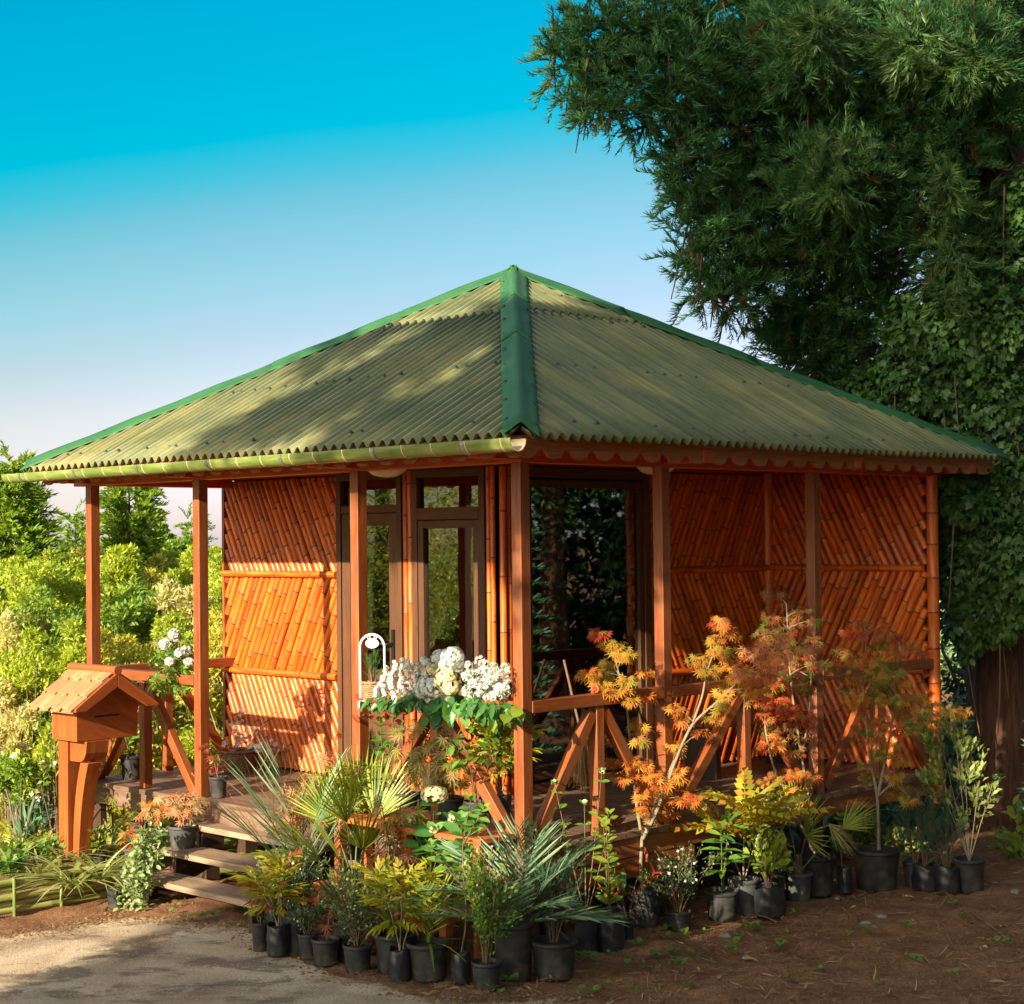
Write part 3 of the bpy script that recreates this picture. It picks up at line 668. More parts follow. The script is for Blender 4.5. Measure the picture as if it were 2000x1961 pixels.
# ------------------------------------------------------------------ the pavilion
U1, U2, U3, V1, V2, V3, W1, W2 = 1.522, 3.334, 4.813, 1.337, 3.07, 4.68, 1.37, 1.575
UE = 4.89                                       # left end of the bamboo wall
pav = tag(root('pavilion', W(0, 0, -DZ)), 'orange wooden garden pavilion with bamboo walls and green corrugated hipped roof', 'pavilion')
M = MATS
def part(name, mat, fn, parent=pav, bevel=0, solid=0, rname=None):
    b = MB(); fn(b); o = b.build(name, [M[mat], M['cane_node']] if mat == 'bamboo_varnished' else M[mat] if isinstance(mat, str) else [M[q] for q in mat], pav, None, bevel, solid)
    if parent is not pav: o.parent = parent
    return o
def ub(b, u0, u1, v0, v1, h0, h1, mi=0):          # axis-aligned box in the building frame
    b.box(W((u0+u1)/2, (v0+v1)/2, (h0+h1)/2), UD*abs(u1-u0)/2, VD*abs(v1-v0)/2, ZD*abs(h1-h0)/2, mi)
# deck boards
def fdeck(b):
    n = 46; wv = (V3+.16)/n
    for i in range(n):
        v = -.08+wv*(i+.5)
        if v < W1: ub(b, -.07, U3+.08, v-wv/2+.003, v+wv/2-.003, -.035, 0)
        else: ub(b, -.07, W2+.1, v-wv/2+.003, v+wv/2-.003, -.035, -.0005)
part('deck', 'deck', fdeck)
for e_ in ((-.05, 1.62, -.30), (3.2, U3+.06, -.165), (1.623, 3.197, -.16)): part('deck_edge', 'deck_trim', lambda b: ub(b, e_[0], e_[1], -.06, -.015, e_[2], -.038), bevel=.004)
def fband(b):
    ub(b, -.052, -.01, -.06+.048, V3+.06, -.165, -.038)
part('deck_edge', 'timber', fband, bevel=.004); part('deck_edge', 'timber', lambda b: ub(b, -.047, -.01, -.06+.048, V1+.25, -.30, -.17), bevel=.004)
part('deck_edge', 'deck_trim', lambda b: ub(b, U3+.02, U3+.06, -.012, W1, -.165, -.038), bevel=.004)
def fjoist(b):
    for u in (.4, 1.5, 2.6, 3.7, 4.7): ub(b, u-.04, u+.04, .03, V3, -.2, -.04)
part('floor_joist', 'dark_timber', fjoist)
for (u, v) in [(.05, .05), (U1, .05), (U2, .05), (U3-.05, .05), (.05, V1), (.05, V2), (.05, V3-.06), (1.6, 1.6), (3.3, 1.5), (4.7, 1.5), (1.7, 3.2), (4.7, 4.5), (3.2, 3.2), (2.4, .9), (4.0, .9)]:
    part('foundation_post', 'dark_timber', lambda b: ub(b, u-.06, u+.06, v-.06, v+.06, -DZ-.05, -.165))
# posts
def post(u, v):
    part('post', 'timber', lambda b: b.box(W(u, v, 1.177), UD*.041, VD*.041, ZD*1.177), bevel=.005)
for u in (0, U1, U2, U3): post(u+.0, .0)
for v in (V1, V2): post(0, v)
def fcane(b, p, q, r, seg=9, gap=.26):
    """bamboo pole with raised nodes"""
    p, q = np.asarray(p, float), np.asarray(q, float); L = np.linalg.norm(q-p); d = (q-p)/L; pts = [0]; rad = [r]; t_ = random.uniform(.05, gap)
    while t_ < L-.02:
        pts += [t_-.0155, t_-.006, t_+.006, t_+.0155]; rad += [r, r*1.06, r*1.06, r*.99]; t_ += gap*random.uniform(.8, 1.2)
    pts.append(L); rad.append(r*.98); k = sorted(range(len(pts)), key=lambda i: pts[i])
    f0 = len(b.f); ps = [pts[i] for i in k]; b.tube([p+d*q for q in ps], [rad[i] for i in k], seg, True)
    for i in range(len(ps)-1):
        if ps[i+1]-ps[i] < .0125 and 0 < i < len(ps)-2 and .0105 < ps[i+1]-ps[i]: b.mi[f0+i*seg:f0+(i+1)*seg] = [1]*seg
part('bamboo_post', 'bamboo_varnished', lambda b: fcane(b, W(-.02, V3+.01, -.25), W(-.02, V3+.01, 2.40), .047, 14, .30))
# beams on top of the posts
def fbeam(b):
    ub(b, -.06, U3+.20, -.052, .052, 2.352, 2.47); ub(b, -.052, .052, .0525, V3+.12, 2.352, 2.47)
    ub(b, U3-.05, U3+.05, .0525, W1-.03, 2.352, 2.455)
part('beam', 'timber_glow', fbeam, bevel=.004)
def fbr(b):
    for u in (0, U1, U2, U3): ub(b, u-.045, u+.045, -.40, -.0525, 2.37, 2.45)
    for v in (V1, V2, V3): ub(b, -.40, -.0525, v-.045, v+.045, 2.37, 2.45)
    ub(b, -.1, U3+.1, -.33, -.29, 2.452, 2.50); ub(b, -.33, -.29, -.28, V3+.1, 2.452, 2.50)
part('bracket', 'timber_glow', fbr, bevel=.003)
part('wall_plate', 'timber_glow', lambda b: (ub(b, W2, UE+.03, W1+.0, W1+.06, 2.421, 2.62), ub(b, W2+.0, W2+.06, W1+.061, V3-.021, 2.421, 2.62), ub(b, -.05, UE+.03, V3-.02, V3+.06, 2.411, 2.75), ub(b, UE-.03, UE+.03, W1+.061, V3-.021, 2.421, 2.75)))
part('corner_batten', 'bamboo_varnished', lambda b: b.tube([W(W2-.02, V3-.045, 0), W(W2-.02, V3-.045, 2.43)], .055, 12))
part('ceiling', 'ceiling_board', lambda b: [ub(b, .053+i*.1, .053+i*.1+.094, .053, W1+.3 if i > 15 else V3, 2.455, 2.47) for i in range(48)])
# scalloped fascia boards
OH, A = .432, 5.45
def ffascia(b, along_u):
    top, pts = 2.485, []
    n = 24; st = (A-.06)/n
    for i in range(n):
        x0 = i*st
        for k in range(14):
            f = k/14; x = x0+f*st
            z = 2.386-.029*sqrt(max(0, 1-((f-.30)/.30)**2)) if f < .6 else 2.392+.016*sqrt(max(0, 1-((f-.80)/.20)**2))
            pts.append((x, z))
    pts.append((n*st, 2.38)); poly = [(x-OH+.03, z) for x, z in pts]+[(n*st-OH+.03, top), (-OH+.03, top)]
    Q = [W(x, -OH+.035, z) if along_u else W(-OH+.035, x, z) for x, z in poly]
    b.prism(Q, (VD if along_u else UD)*.022)
part('fascia_board', 'timber_fascia', lambda b: ffascia(b, True)); part('fascia_board', 'timber_fascia', lambda b: ffascia(b, False))
# railings
def railing(a, c, place, top=.90, rname='railing'):
    """a..c along one side; place(t, o, h): t along it, o outward"""
    def bx(b, t0, t1, o0, o1, h0, h1):
        p = place((t0+t1)/2, (o0+o1)/2, (h0+h1)/2); e1 = (place(1, 0, 0)-place(0, 0, 0))*abs(t1-t0)/2; e2 = (place(0, 1, 0)-place(0, 0, 0))*abs(o1-o0)/2
        b.box(p, e1, e2, ZD*abs(h1-h0)/2)
    r = part('railing', 'timber', lambda b: bx(b, a+.042, c-.042, -.045, .045, top-.075, top), bevel=.004)
    mid = (a+c)/2
    part('baluster', 'timber', lambda b: bx(b, mid-.036, mid+.036, -.036, .036, 0.002, top-.077), r, .004)
    for sg, e in ((-1, a+.06), (1, c-.06)):
        def fb(b):
            p, q = place(mid+sg*.055, 0, top-.115), place(e-sg*.02, 0, .035); b.beam(p, q, .062, .075, ZD)
        part('brace', 'timber', fb, r, .004)
railing(0, U1, lambda t, o, h: W(t, o, h)); railing(U2, U3, lambda t, o, h: W(t, o, h))
railing(0, V1, lambda t, o, h: W(o, t, h)); railing(V1, V2, lambda t, o, h: W(o, t, h)); railing(V2, V3, lambda t, o, h: W(o, t, h))
railing(0, W1+.03, lambda t, o, h: W(U3+o*.9, t, h))
# bamboo panels -------------------------------------------------------
def clipseg(p, d, a0, a1, b0, b1):
    t0, t1 = -1e9, 1e9
    for k, lo, hi in ((0, a0, a1), (1, b0, b1)):
        x, y = (lo-p[k])/d[k], (hi-p[k])/d[k]; t0, t1 = max(t0, min(x, y)), min(t1, max(x, y))
    return (t0, t1) if t1-t0 > .05 else None
BARS = [0.03, .80, 1.62, 2.40]
def panel(a0, a1, place, dirs, out):
    """canes nailed slantwise between horizontal bamboo bars, direction changing band by band"""
    def fc(b):
        for k in range(3):
            h0, h1 = BARS[k]+(.0 if k else -.02), BARS[k+1]; ang = radians(63)*dirs[k]; d = np.array([cos(ang), sin(ang)])
            if d[1] < 0: d = -d
            nn = np.array([-d[1], d[0]]); sp = .064; ctr = np.array([(a0+a1)/2, (h0+h1)/2]); R = int(3/sp)
            for i in range(-R, R):
                r = .0335*random.uniform(.88, 1.04); p = ctr+nn*sp*(i+random.uniform(-.08, .08)); dd = d+np.array([random.uniform(-.004, .004), 0])
                q = clipseg(p, dd, a0, a1, h0, h1)
                if q is None: continue
                P, Q = p+dd*q[0], p+dd*q[1]; oo = .012*random.random()
                fcane(b, place(P[0], oo-.012, P[1]), place(Q[0], oo-.012, Q[1]), r, 9, .30)
    o = part('bamboo_wall', 'bamboo_varnished', fc)
    def fbk(b):
        e1 = (place(1, 0, 0)-place(0, 0, 0))*(a1-a0)/2; e2 = (place(0, 1, 0)-place(0, 0, 0))*.01
        b.box(place((a0+a1)/2, -.055, 1.2), e1, e2, ZD*1.21)
    part('backing_board', 'dark_timber', fbk, o)
    for h in BARS[1:3]: part('bamboo_rail', 'bamboo_varnished', lambda b: fcane(b, place(a0, .038, h), place(a1, .038, h), .028, 10, .42), o)
    return o
PL = lambda a, o, h: W(a, W1-o, h)          # wall that faces the left front
PR = lambda a, o, h: W(W2-o, a, h)          # wall that faces the right front
PE = lambda a, o, h: W(a, V3-.02-o, h)      # end wall of the right porch
panel(3.37, UE, PL, (1, -1, 1), 1)          # u runs towards the left of the picture
panel(3.06, V3-.03, PR, (1, -1, 1), 1)
panel(.03, W2-.02, PE, (1, -1, 1), 1)
part('corner_batten', 'timber', lambda b: ub(b, UE, UE+.03, W1-.03, W1+.06, 0, 2.42))
# joinery on the left front: side frame, glazed door, bamboo strips, window
def frame_rect(b, place, a0, a1, h0, h1, wd, dp, o=0):
    E1 = place(1, 0, 0)-place(0, 0, 0); E2 = place(0, 1, 0)-place(0, 0, 0)
    def bx(x0, x1, z0, z1): b.box(place((x0+x1)/2, o, (z0+z1)/2), E1*(x1-x0)/2, E2*dp/2, ZD*(z1-z0)/2)
    bx(a0, a0+wd, h0, h1); bx(a1-wd, a1, h0, h1); bx(a0+wd, a1-wd, h0, h0+wd); bx(a0+wd, a1-wd, h1-wd, h1)
def pane_part(place, a0, a1, h0, h1, o, parent):
    E1 = place(1, 0, 0)-place(0, 0, 0); E2 = place(0, 1, 0)-place(0, 0, 0)
    return part('pane', 'window_glass', lambda b: b.box(place((a0+a1)/2, o, (h0+h1)/2), E1*(a1-a0)/2, E2*.003, ZD*(h1-h0)/2), parent)
def slab(b, place, a0, a1, h0, h1, o0, o1):
    E1 = place(1, 0, 0)-place(0, 0, 0); E2 = place(0, 1, 0)-place(0, 0, 0)
    b.box(place((a0+a1)/2, (o0+o1)/2, (h0+h1)/2), E1*abs(a1-a0)/2, E2*abs(o1-o0)/2, ZD*abs(h1-h0)/2)
dr = part('door_frame', 'frame_brown', lambda b: (frame_rect(b, PL, 2.585, 3.365, 0.003, 2.42, .055, .09), slab(b, PL, 2.64, 3.31, 2.105, 2.165, -.04, .04)), bevel=.004)
pane_part(PL, 2.64, 3.31, 2.165, 2.365, 0, dr)
leaf = part('door', 'frame_brown', lambda b: (frame_rect(b, PL, 2.645, 3.305, .012, 2.10, .095, .06, .004), slab(b, PL, 2.745, 3.205, .107, .80, -.012, .014), slab(b, PL, 2.742, 3.208, .80, .88, -.03, .03)), bevel=.004)
pane_part(PL, 2.74, 3.21, .88, 2.005, 0, leaf)
part('handle', 'dark_metal', lambda b: (slab(b, PL, 2.675, 2.705, .93, 1.2, .036, .05), b.tube([PL(2.69, .05, 1.09), PL(2.69, .10, 1.09), PL(2.81, .10, 1.09)], .010, 8)), leaf)
def strips(b, place, a0, a1, n, o=0.02):
    for i in range(n):
        a = a0+(a1-a0)*(i+.5)/n; fcane(b, place(a, o, .0), place(a, o, 2.42), (a1-a0)/n/2*.96, 10, .42)
part('bamboo_strip', 'bamboo_varnished', lambda b: strips(b, PL, 2.47, 2.578, 2))
part('bamboo_strip', 'bamboo_varnished', lambda b: strips(b, PL, 1.585, 1.668, 2))
part('bamboo_strip', 'bamboo_varnished', lambda b: strips(b, PR, 1.375, 1.55, 3))
wn_ = part('window', 'frame_brown', lambda b: (frame_rect(b, PL, 1.672, 2.465, .72, 2.42, .06, .09), slab(b, PL, 1.732, 2.405, 2.04, 2.13, -.045, .045), frame_rect(b, PL, 1.735, 2.40, .80, 2.035, .06, .055, .012)), bevel=.004)
pane_part(PL, 1.732, 2.405, 2.13, 2.365, 0, wn_); pane_part(PL, 1.79, 2.345, .86, 1.98, .006, wn_)
part('bamboo_wall', 'bamboo_varnished', lambda b: [fcane(b, PL(1.69+i*.0465, 0, 0), PL(1.69+i*.0465, 0, .72), .0225, 8, .33) for i in range(17)])
part('backing_board', 'dark_timber', lambda b: slab(b, PL, 1.60, 2.47, 0, .72, -.05, -.03))
# big pane and frame on the right front
wr = part('window', 'frame_brown', lambda b: (frame_rect(b, PR, 1.56, 3.045, .0, 2.42, .075, .09), frame_rect(b, PR, 1.637, 2.968, .10, 2.33, .055, .06, .006)), bevel=.004)
pane_part(PR, 1.69, 2.915, .155, 2.275, .004, wr)
# inside of the house
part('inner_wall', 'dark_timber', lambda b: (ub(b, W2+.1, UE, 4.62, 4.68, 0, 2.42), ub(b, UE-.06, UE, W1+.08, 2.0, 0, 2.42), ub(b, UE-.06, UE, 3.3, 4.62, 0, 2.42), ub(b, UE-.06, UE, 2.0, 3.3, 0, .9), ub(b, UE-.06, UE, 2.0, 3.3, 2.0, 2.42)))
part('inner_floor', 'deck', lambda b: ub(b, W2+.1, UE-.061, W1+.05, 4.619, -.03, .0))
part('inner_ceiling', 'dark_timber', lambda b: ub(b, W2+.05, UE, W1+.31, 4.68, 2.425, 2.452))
# steps
for k, (h, vf) in enumerate(((-.155, -.22), (-.31, -.45), (-.465, -.68))):
    part('step', 'tread', lambda b: ub(b, 1.72, 3.19, vf, vf+.27, h-.042, h), bevel=.008)
for u in (1.85, 3.05):
    def fstr(b):
        P = [W(u, -.01, -.17), W(u, -.01, -.42), W(u, -.55, -DZ), W(u, -.66, -DZ), W(u, -.66, -.512), W(u, -.43, -.512), W(u, -.43, -.357), W(u, -.2, -.357), W(u, -.2, -.202), W(u, -.062, -.202)]
        b.prism(P, UD*.045)
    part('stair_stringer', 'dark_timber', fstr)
# roof -------------------------------------------------------------
KS = .545; ZR = 2.512
def froof(b, pt):
    """one triangular slope of corrugated sheets, two courses"""
    lam, amp = .0935, .0225; npw = 8; n = int(A/lam)*npw
    for (d0, d1, lift) in ((0, 2.0, 0), (1.93, 2.8, .012)):
        V = []; uv = {}; cols = []
        for i in range(n+1):
            t_ = A*i/n; dm = min(t_, A-t_); e = min(d1, dm)
            if e <= d0+.001: cols.append(None); continue
            jit = .006*sin(t_*6.3)+(.004*sin(t_*29))
            z = amp*sin(2*pi*t_/lam)+lift+.004*sin(t_*2.1); c = []
            for r in range(5):
                d = (d0 if lift else -.055)+jit*0+(e-(d0 if lift else -.055))*r/4; uv[len(V)] = (t_, d)
                c.append(len(V)); V.append(pt(t_, d, ZR+d*KS+z))
            cols.append(c)
        fs = []
        for a_, c_ in zip(cols[:-1], cols[1:]):
            if a_ and c_:
                for r in range(4): fs.append((a_[r], c_[r], c_[r+1], a_[r+1]))
        b.add(V, fs, uv, 0, True)
PTS = [lambda t, d, z: W(t-OH, -OH+d, z), lambda t, d, z: W(-OH+d, A-OH-t, z), lambda t, d, z: W(A-OH-t, A-OH-d, z), lambda t, d, z: W(A-OH-d, t-OH, z)]
def fallroof(b):
    for p_ in PTS: froof(b, p_)
roof = part('roof', 'roof_sheet', fallroof, solid=.006)
def fscrew(b):
    for pt in PTS[:2]:
        for d in (.10, .95, 1.86, 2.3):
            k = 0
            for i in range(2, 57):
                t_ = (i+.25)*.0935
                if min(t_, A-t_) < d+.16: continue
                k += 1
                if (i+int(d*7)) % 2 and random.random() < .8 or random.random() < .12: continue
                c = pt(t_, d+random.uniform(-.02, .02), ZR+d*KS+.0175); b.lathe(c, [(.019, -.004), (.019, .003), (.010, .006), (.010, .014), (0, .015)], 8)
tag(part('roof_screws', 'screw_metal', fscrew, roof), kind='stuff')
def fcap(b, ca):
    """folded ridge cap up one hip in three overlapping lengths"""
    c0 = np.array(W(*ca, ZR)); ap = W(A/2-OH, A/2-OH, ZR+A/2*KS); hd = ap-c0; L = np.linalg.norm(hd); hd = hd/L
    sd = nrm(np.array([-hd[1], hd[0], 0])); kx = KS/sqrt(2)
    prof = [(-.104, .008), (-.098, .018), (-.075, .020), (-.05, .024), (-.025, .036), (0, .043), (.025, .036), (.05, .024), (.075, .020), (.098, .018), (.104, .008)]
    for a0, a1, lf in ((-.03, L*.52, 0), (L*.50, L*.79, .006), (L*.77, L+.03, .012)):
        V = []; uv = {}; m_ = 13
        for i in range(m_):
            s_ = a0+(a1-a0)*i/(m_-1)
            for j, (x, z) in enumerate(prof):
                uv[len(V)] = (x, s_); wob = .004*sin(s_*9+x*20)
                V.append(c0+hd*(s_+(.035*cos(x*16)-.03 if i == 0 else 0))+sd*x+ZD*(z+lf-kx*abs(x)*.98+wob+.012))
        p = len(prof); fs = [(i*p+j, i*p+j+1, (i+1)*p+j+1, (i+1)*p+j) for i in range(m_-1) for j in range(p-1)]
        b.add(V, fs, uv, 0, True)
for ca in ((-OH, -OH), (A-OH, -OH), (-OH, A-OH), (A-OH, A-OH)):
    cp = part('hip_cap', 'roof_cap', lambda b: fcap(b, ca), roof, solid=.005)
def fcs(b):
    c0 = W(-OH, -OH, ZR); hd = W(A/2-OH, A/2-OH, ZR+A/2*KS)-c0; L = np.linalg.norm(hd); hd /= L; sd = nrm(np.array([-hd[1], hd[0], 0]))
    for i in range(10):
        for x in (-.084, .084): b.lathe(c0+hd*(.1+i*.40+(.1 if x > 0 else 0))+sd*x+ZD*(.034-.385*.084+.01*(i > 5)), [(.017, -.004), (.017, .003), (.010, .006), (.010, .013), (0, .014)], 8)
tag(part('cap_screws', 'screw_metal', fcs, roof), kind='stuff')
# bamboo gutter under the left eave
def gut(r, thick, mi):
    b = MB(); n = 60; u0, u1 = -OH-.06, 5.22; V = []; uv = {}; seg = 16; nodes = [u0+.075]; 
    while nodes[-1] < u1: nodes.append(nodes[-1]+random.uniform(.24, .31))
    us = sorted(set([u0, u1]+[q+e for q in nodes for e in (-.014, -.004, .004, .014) if u0 < q+e < u1])); off = 3.3
    for i, u in enumerate(us):
        nd = min(abs(u-q) for q in nodes); rr = r*(1-.10*(u-u0)/(u1-u0))*(1.05 if nd < .006 and mi == 0 else 1); f = (u-u0)/(u1-u0)
        for j in range(seg+1):
            a = pi*(1-.04)+(pi*1.08)*j/seg; uv[len(V)] = (u+off, j*.012)
            V.append(W(u, -OH-.085+rr*cos(a), 2.452-.012*f+rr*sin(a)))
    p = seg+1; fs = [(i*p+j, i*p+j+1, (i+1)*p+j+1, (i+1)*p+j) for i in range(len(us)-1) for j in range(seg)]
    if mi: fs = [f_[::-1] for f_ in fs]
    b.add(V, fs, uv, 0, True)
    if not mi: b.mi = [1 if min(abs((us[i//seg]+us[i//seg+1])/2-q) for q in nodes) < .0045 else 0 for i in range(len(fs))]
    return b, p
gb, p = gut(.068, 0, 0); gt = gb.build('bamboo_gutter', [M['bamboo_green'], M['cane_pale']], pav)
gi, p = gut(.062, 0, 1); g2 = gi.build('gutter_lining', M['cane_pale'], pav); g2.parent = gt
for u, f in ((-OH-.06, 0), (5.22, 1)):
    def fge(b):
        seg = 16; k = 1-.10*f; V = []
        for j in range(seg+1):
            a = pi*.96+(pi*1.08)*j/seg
            for r in (.068, .062): V.append(W(u+(-.001 if f == 0 else .001), -OH-.085+r*k*cos(a), 2.452-.012*f+r*k*sin(a)))
        b.add(V, [(2*j, 2*j+1, 2*j+3, 2*j+2) for j in range(seg)])
    part('gutter_cut_end', 'cane_pale', fge, gt)
for u in (-.10, .70, 1.62, 2.45, 3.3, 4.15, 4.95):
    def fst(b):
        f = (u+OH+.06)/5.7; r = .068*(1-.1*f)+.005; Q = []
        for j in range(13):
            a = pi*.98+pi*1.04*j/12
            Q.append(W(u-.014, -OH-.085+r*cos(a), 2.452-.012*f+r*sin(a))); Q.append(W(u+.014, -OH-.085+r*cos(a), 2.452-.012*f+r*sin(a)))
        b.add(Q, [(2*j, 2*j+1, 2*j+3, 2*j+2) for j in range(12)])
    part('gutter_strap', 'metal_strap', fst, gt, solid=.003)
# lamps under the porch ceiling
for (u, v, lab) in ((2.05, .72, 'white glass dome lamp under the eave above the steps'), (.72, 2.15, 'white glass dome lamp on the shaded right porch ceiling')):
    c = W(u, v, 2.453); rt = tag(root('ceiling_lamp', c), lab, 'lamp', 'dome lamps under the porch ceiling')
    b = MB(); b.lathe(c, [(.165, 0), (.165, -.012), (.16, -.03), (.14, -.062), (.105, -.09), (.06, -.106), (0, -.112)], 28); b.build('lamp_shade', M['lamp_white'], rt)
    b = MB(); b.lathe(c, [(.175, -.001), (.175, -.011), (.166, -.013)], 28); b.build('lamp_base', M['white_paint'], rt)
# bench on the right porch
bn = tag(root('bench', W(1.1, 3.5, 0)), 'low dark wooden bench against the bamboo wall on the right porch', 'bench'); b = MB()
for i in range(3): b.box(W(1.02+i*.15, 3.75, .42), UD*.068, VD*.62, ZD*.02)
b.build('seat', M['timber'], bn, bevel=.004)
for v in (3.2, 4.3): b = MB(); b.box(W(1.17, v, .2), UD*.17, VD*.03, ZD*.2); b.build('leg', M['dark_timber'], bn, bevel=.004)

# ------------------------------------------------------------------ plant stand in front of the railing
st = tag(root('plant_stand', W(.7, -.4, -DZ)), 'stepped orange wooden plant stand crowded with potted plants before the railing', 'plant stand')
def bstand(name, fn, mat='stand_wood'):
    b = MB(); fn(b); return b.build(name, M[mat], st, bevel=.004)
bstand('shelf', lambda b: (ub(b, .0, 1.42, -.22, -.065, .075, .11), ub(b, .0, 1.42, -.37, -.23, .075, .11)))
bstand('shelf', lambda b: (ub(b, -.02, 1.40, -.66, -.53, -.335, -.30), ub(b, -.02, 1.40, -.52, -.385, -.335, -.30)))
for u in (.05, .70, 1.34):
    bstand('leg', lambda b: ub(b, u-.03, u+.03, -.36, -.30, -DZ, .074)); bstand('leg', lambda b: ub(b, u-.03, u+.03, -.14, -.08, -DZ, .074)); bstand('leg', lambda b: ub(b, u-.03, u+.03, -.64, -.58, -DZ, -.336))

# ------------------------------------------------------------------ the letter box shaped like a little house
mb0 = at_y(103, 1690, 12.9); MBX, MBY = mb0[0], mb0[1]; BEDZ = .13
mbx = tag(root('mailbox', (MBX, MBY, BEDZ)), 'orange wooden house-shaped mailbox on a curved post, with shingled gable roof', 'mailbox')
CD = nrm(-UD); AD = nrm(VD)                     # c: towards the front right, a: towards the back right
def mp(a, c, h): return np.array([MBX, MBY, 0])+AD*a+CD*c+ZD*h
def mbox(name, fn, mat='mailbox_wood', parent=None, bv=.004):
    b = MB(); fn(b); o = b.build(name, M[mat], mbx, bevel=bv)
    if parent is not None: o.parent = parent
    return o
def mbb(b, a0, a1, c0, c1, h0, h1): b.box(mp((a0+a1)/2, (c0+c1)/2, (h0+h1)/2), AD*(a1-a0)/2, CD*(c1-c0)/2, ZD*(h1-h0)/2)
HB, HE, HR, BW, BD = 1.065, 1.345, 1.525, .52, .34
mbox('post', lambda b: mbb(b, .05, .18, .0, .13, .05, HB-.002))
bx_ = mbox('box', lambda b: b.prism([mp(0, 0, HB), mp(BW, 0, HB), mp(BW, 0, HE), mp(BW/2, 0, HR-.012), mp(0, 0, HE)], CD*BD))
mbox('letter_slot', lambda b: mbb(b, .15, .36, BD-.002, BD+.0015, 1.232, 1.246), 'black_slot', bx_, 0)
def farm(b):
    P = [mp(.07, .131, HB-.002), mp(.07, .131, HB-.16), mp(.07, .25, HB-.16)]
    P += [mp(.07, .25+.10*sin(q*pi/2/5), HB-.16+.10*(1-cos(q*pi/2/5))) for q in range(1, 6)]; P += [mp(.07, .36, HB-.002)]
    b.prism(P, AD*.19)
mbox('bracket', farm)
def fknee(b):
    L = []; R = []
    for q in range(11):
        t_ = q/10; h = .05+(HB-.162-.05)*t_; c = .135+.012*t_+.10*t_**3; L.append(mp(.085, c, h)); R.append(mp(.085, c+.075+.03*t_, h))
    b.prism(L+R[::-1], AD*.11)
mbox('knee_brace', fknee)
sl = (HR-HE)/(BW/2)
def rf(a, c, off=0): return mp(a, c, HR+.006-sl*abs(a-BW/2)+off)
C0, C1, OV = -.15, .455, .10
def frb(b):
    for sg in (-1, 1):
        e = BW/2+sg*(BW/2+OV); P = [rf(BW/2, C0), rf(e, C0), rf(e, C0, .016), rf(BW/2, C0, .016)]; b.prism(P, CD*(C1-C0-.004))
rfo = mbox('roof', frb, 'shingle')
def fsh(b):
    for sg in (-1, 1):
        for row in range(3):
            lo = .36-(.13)*row; hi = lo-.17
            if hi < .01: hi = .01
            n = 8; wc = (C1-C0)/n
            for i in range(n+1):
                c0_ = C0+wc*(i-.5*(row % 2)); c1_ = min(c0_+wc-.004, C1); c0_ = max(c0_, C0)
                if c1_-c0_ < .01: continue
                j = random.uniform(-.008, .008)+(.022 if (i+row) % 2 else 0); o_ = .018+.009*row
                a_, z_ = BW/2+sg*(lo+j), BW/2+sg*hi
                P = [rf(a_, c0_, o_+.008), rf(z_, c0_, o_), rf(z_, c0_, o_+.012), rf(a_, c0_, o_+.020)]; b.prism(P, CD*(c1_-c0_))
mbox('shingles', fsh, 'shingle', rfo, 0)
def fgb(b):
    for sg in (-1, 1):
        e = BW/2+sg*(BW/2+OV-.01); e2 = BW/2+sg*(BW/2+OV-.10)
        P = [rf(BW/2, C1, .03), rf(e, C1, .03), rf(e, C1, .005), rf(e2, C1, -.055), rf(BW/2, C1, -.075)]; b.prism(P, CD*.026)
mbox('gable_board', fgb, 'mailbox_wood', rfo)
mbox('ridge_pole', lambda b: b.tube([rf(BW/2, C0-.01, .045), rf(BW/2, C1+.03, .045)], .033, 14), 'mailbox_wood', rfo, 0)
# ------------------------------------------------------------------ ground, path
def fbm(x, y, s=1.0, o=0.0):
    r = np.zeros_like(x); a = 1.0
    for k in range(4):
        f = s*2**k; r += a*np.sin(x*f*1.7+o+k*1.3+1.3*np.sin(y*f*1.1+k))*np.cos(y*f*1.5-o*.7+k*2.1+1.1*np.sin(x*f*.9+k*3)); a *= .55
    return r
PATH_PX = [(-260, 2100), (-260, 1838), (-90, 1832), (0, 1828), (60, 1822), (120, 1812), (190, 1797), (260, 1790), (330, 1789), (372, 1810), (430, 1806), (505, 1822), (545, 1866), (700, 1912), (860, 1950), (960, 1962), (1090, 1950), (1170, 1966), (1260, 2100), (1260, 2500), (-260, 2500)]
PP = np.array([on_z(x, y, 0)[:2] for x, y in PATH_PX])
def smooth_poly(P, it=3):
    for _ in range(it): P = np.stack([.75*P+.25*np.roll(P, -1, 0), .25*P+.75*np.roll(P, -1, 0)], 1).reshape(-1, 2)
    return P
PPs = smooth_poly(PP, 3); PPs = PPs+.035*np.stack([fbm(PPs[:, 0]*1, PPs[:, 1]*1, 3.1, 1), fbm(PPs[:, 0], PPs[:, 1], 2.7, 4)], 1); PPs = np.repeat(PPs, 3, 0); PPs[1::3] = (2*PPs[0::3]+np.roll(PPs[0::3], -1, 0))/3; PPs[2::3] = (PPs[0::3]+2*np.roll(PPs[0::3], -1, 0))/3; PPs = PPs+.016*np.stack([fbm(PPs[:, 0], PPs[:, 1], 11, 2), fbm(PPs[:, 0], PPs[:, 1], 13, 5)], 1)
def inpoly(x, y, P):
    r = np.zeros(x.shape, bool); n = len(P)
    for i in range(n):
        (x0, y0), (x1, y1) = P[i], P[i-1]
        if abs(y1-y0) < 1e-9: continue
        c = ((y0 > y) != (y1 > y)) & (x < (x1-x0)*(y-y0)/(y1-y0)+x0); r ^= c
    return r
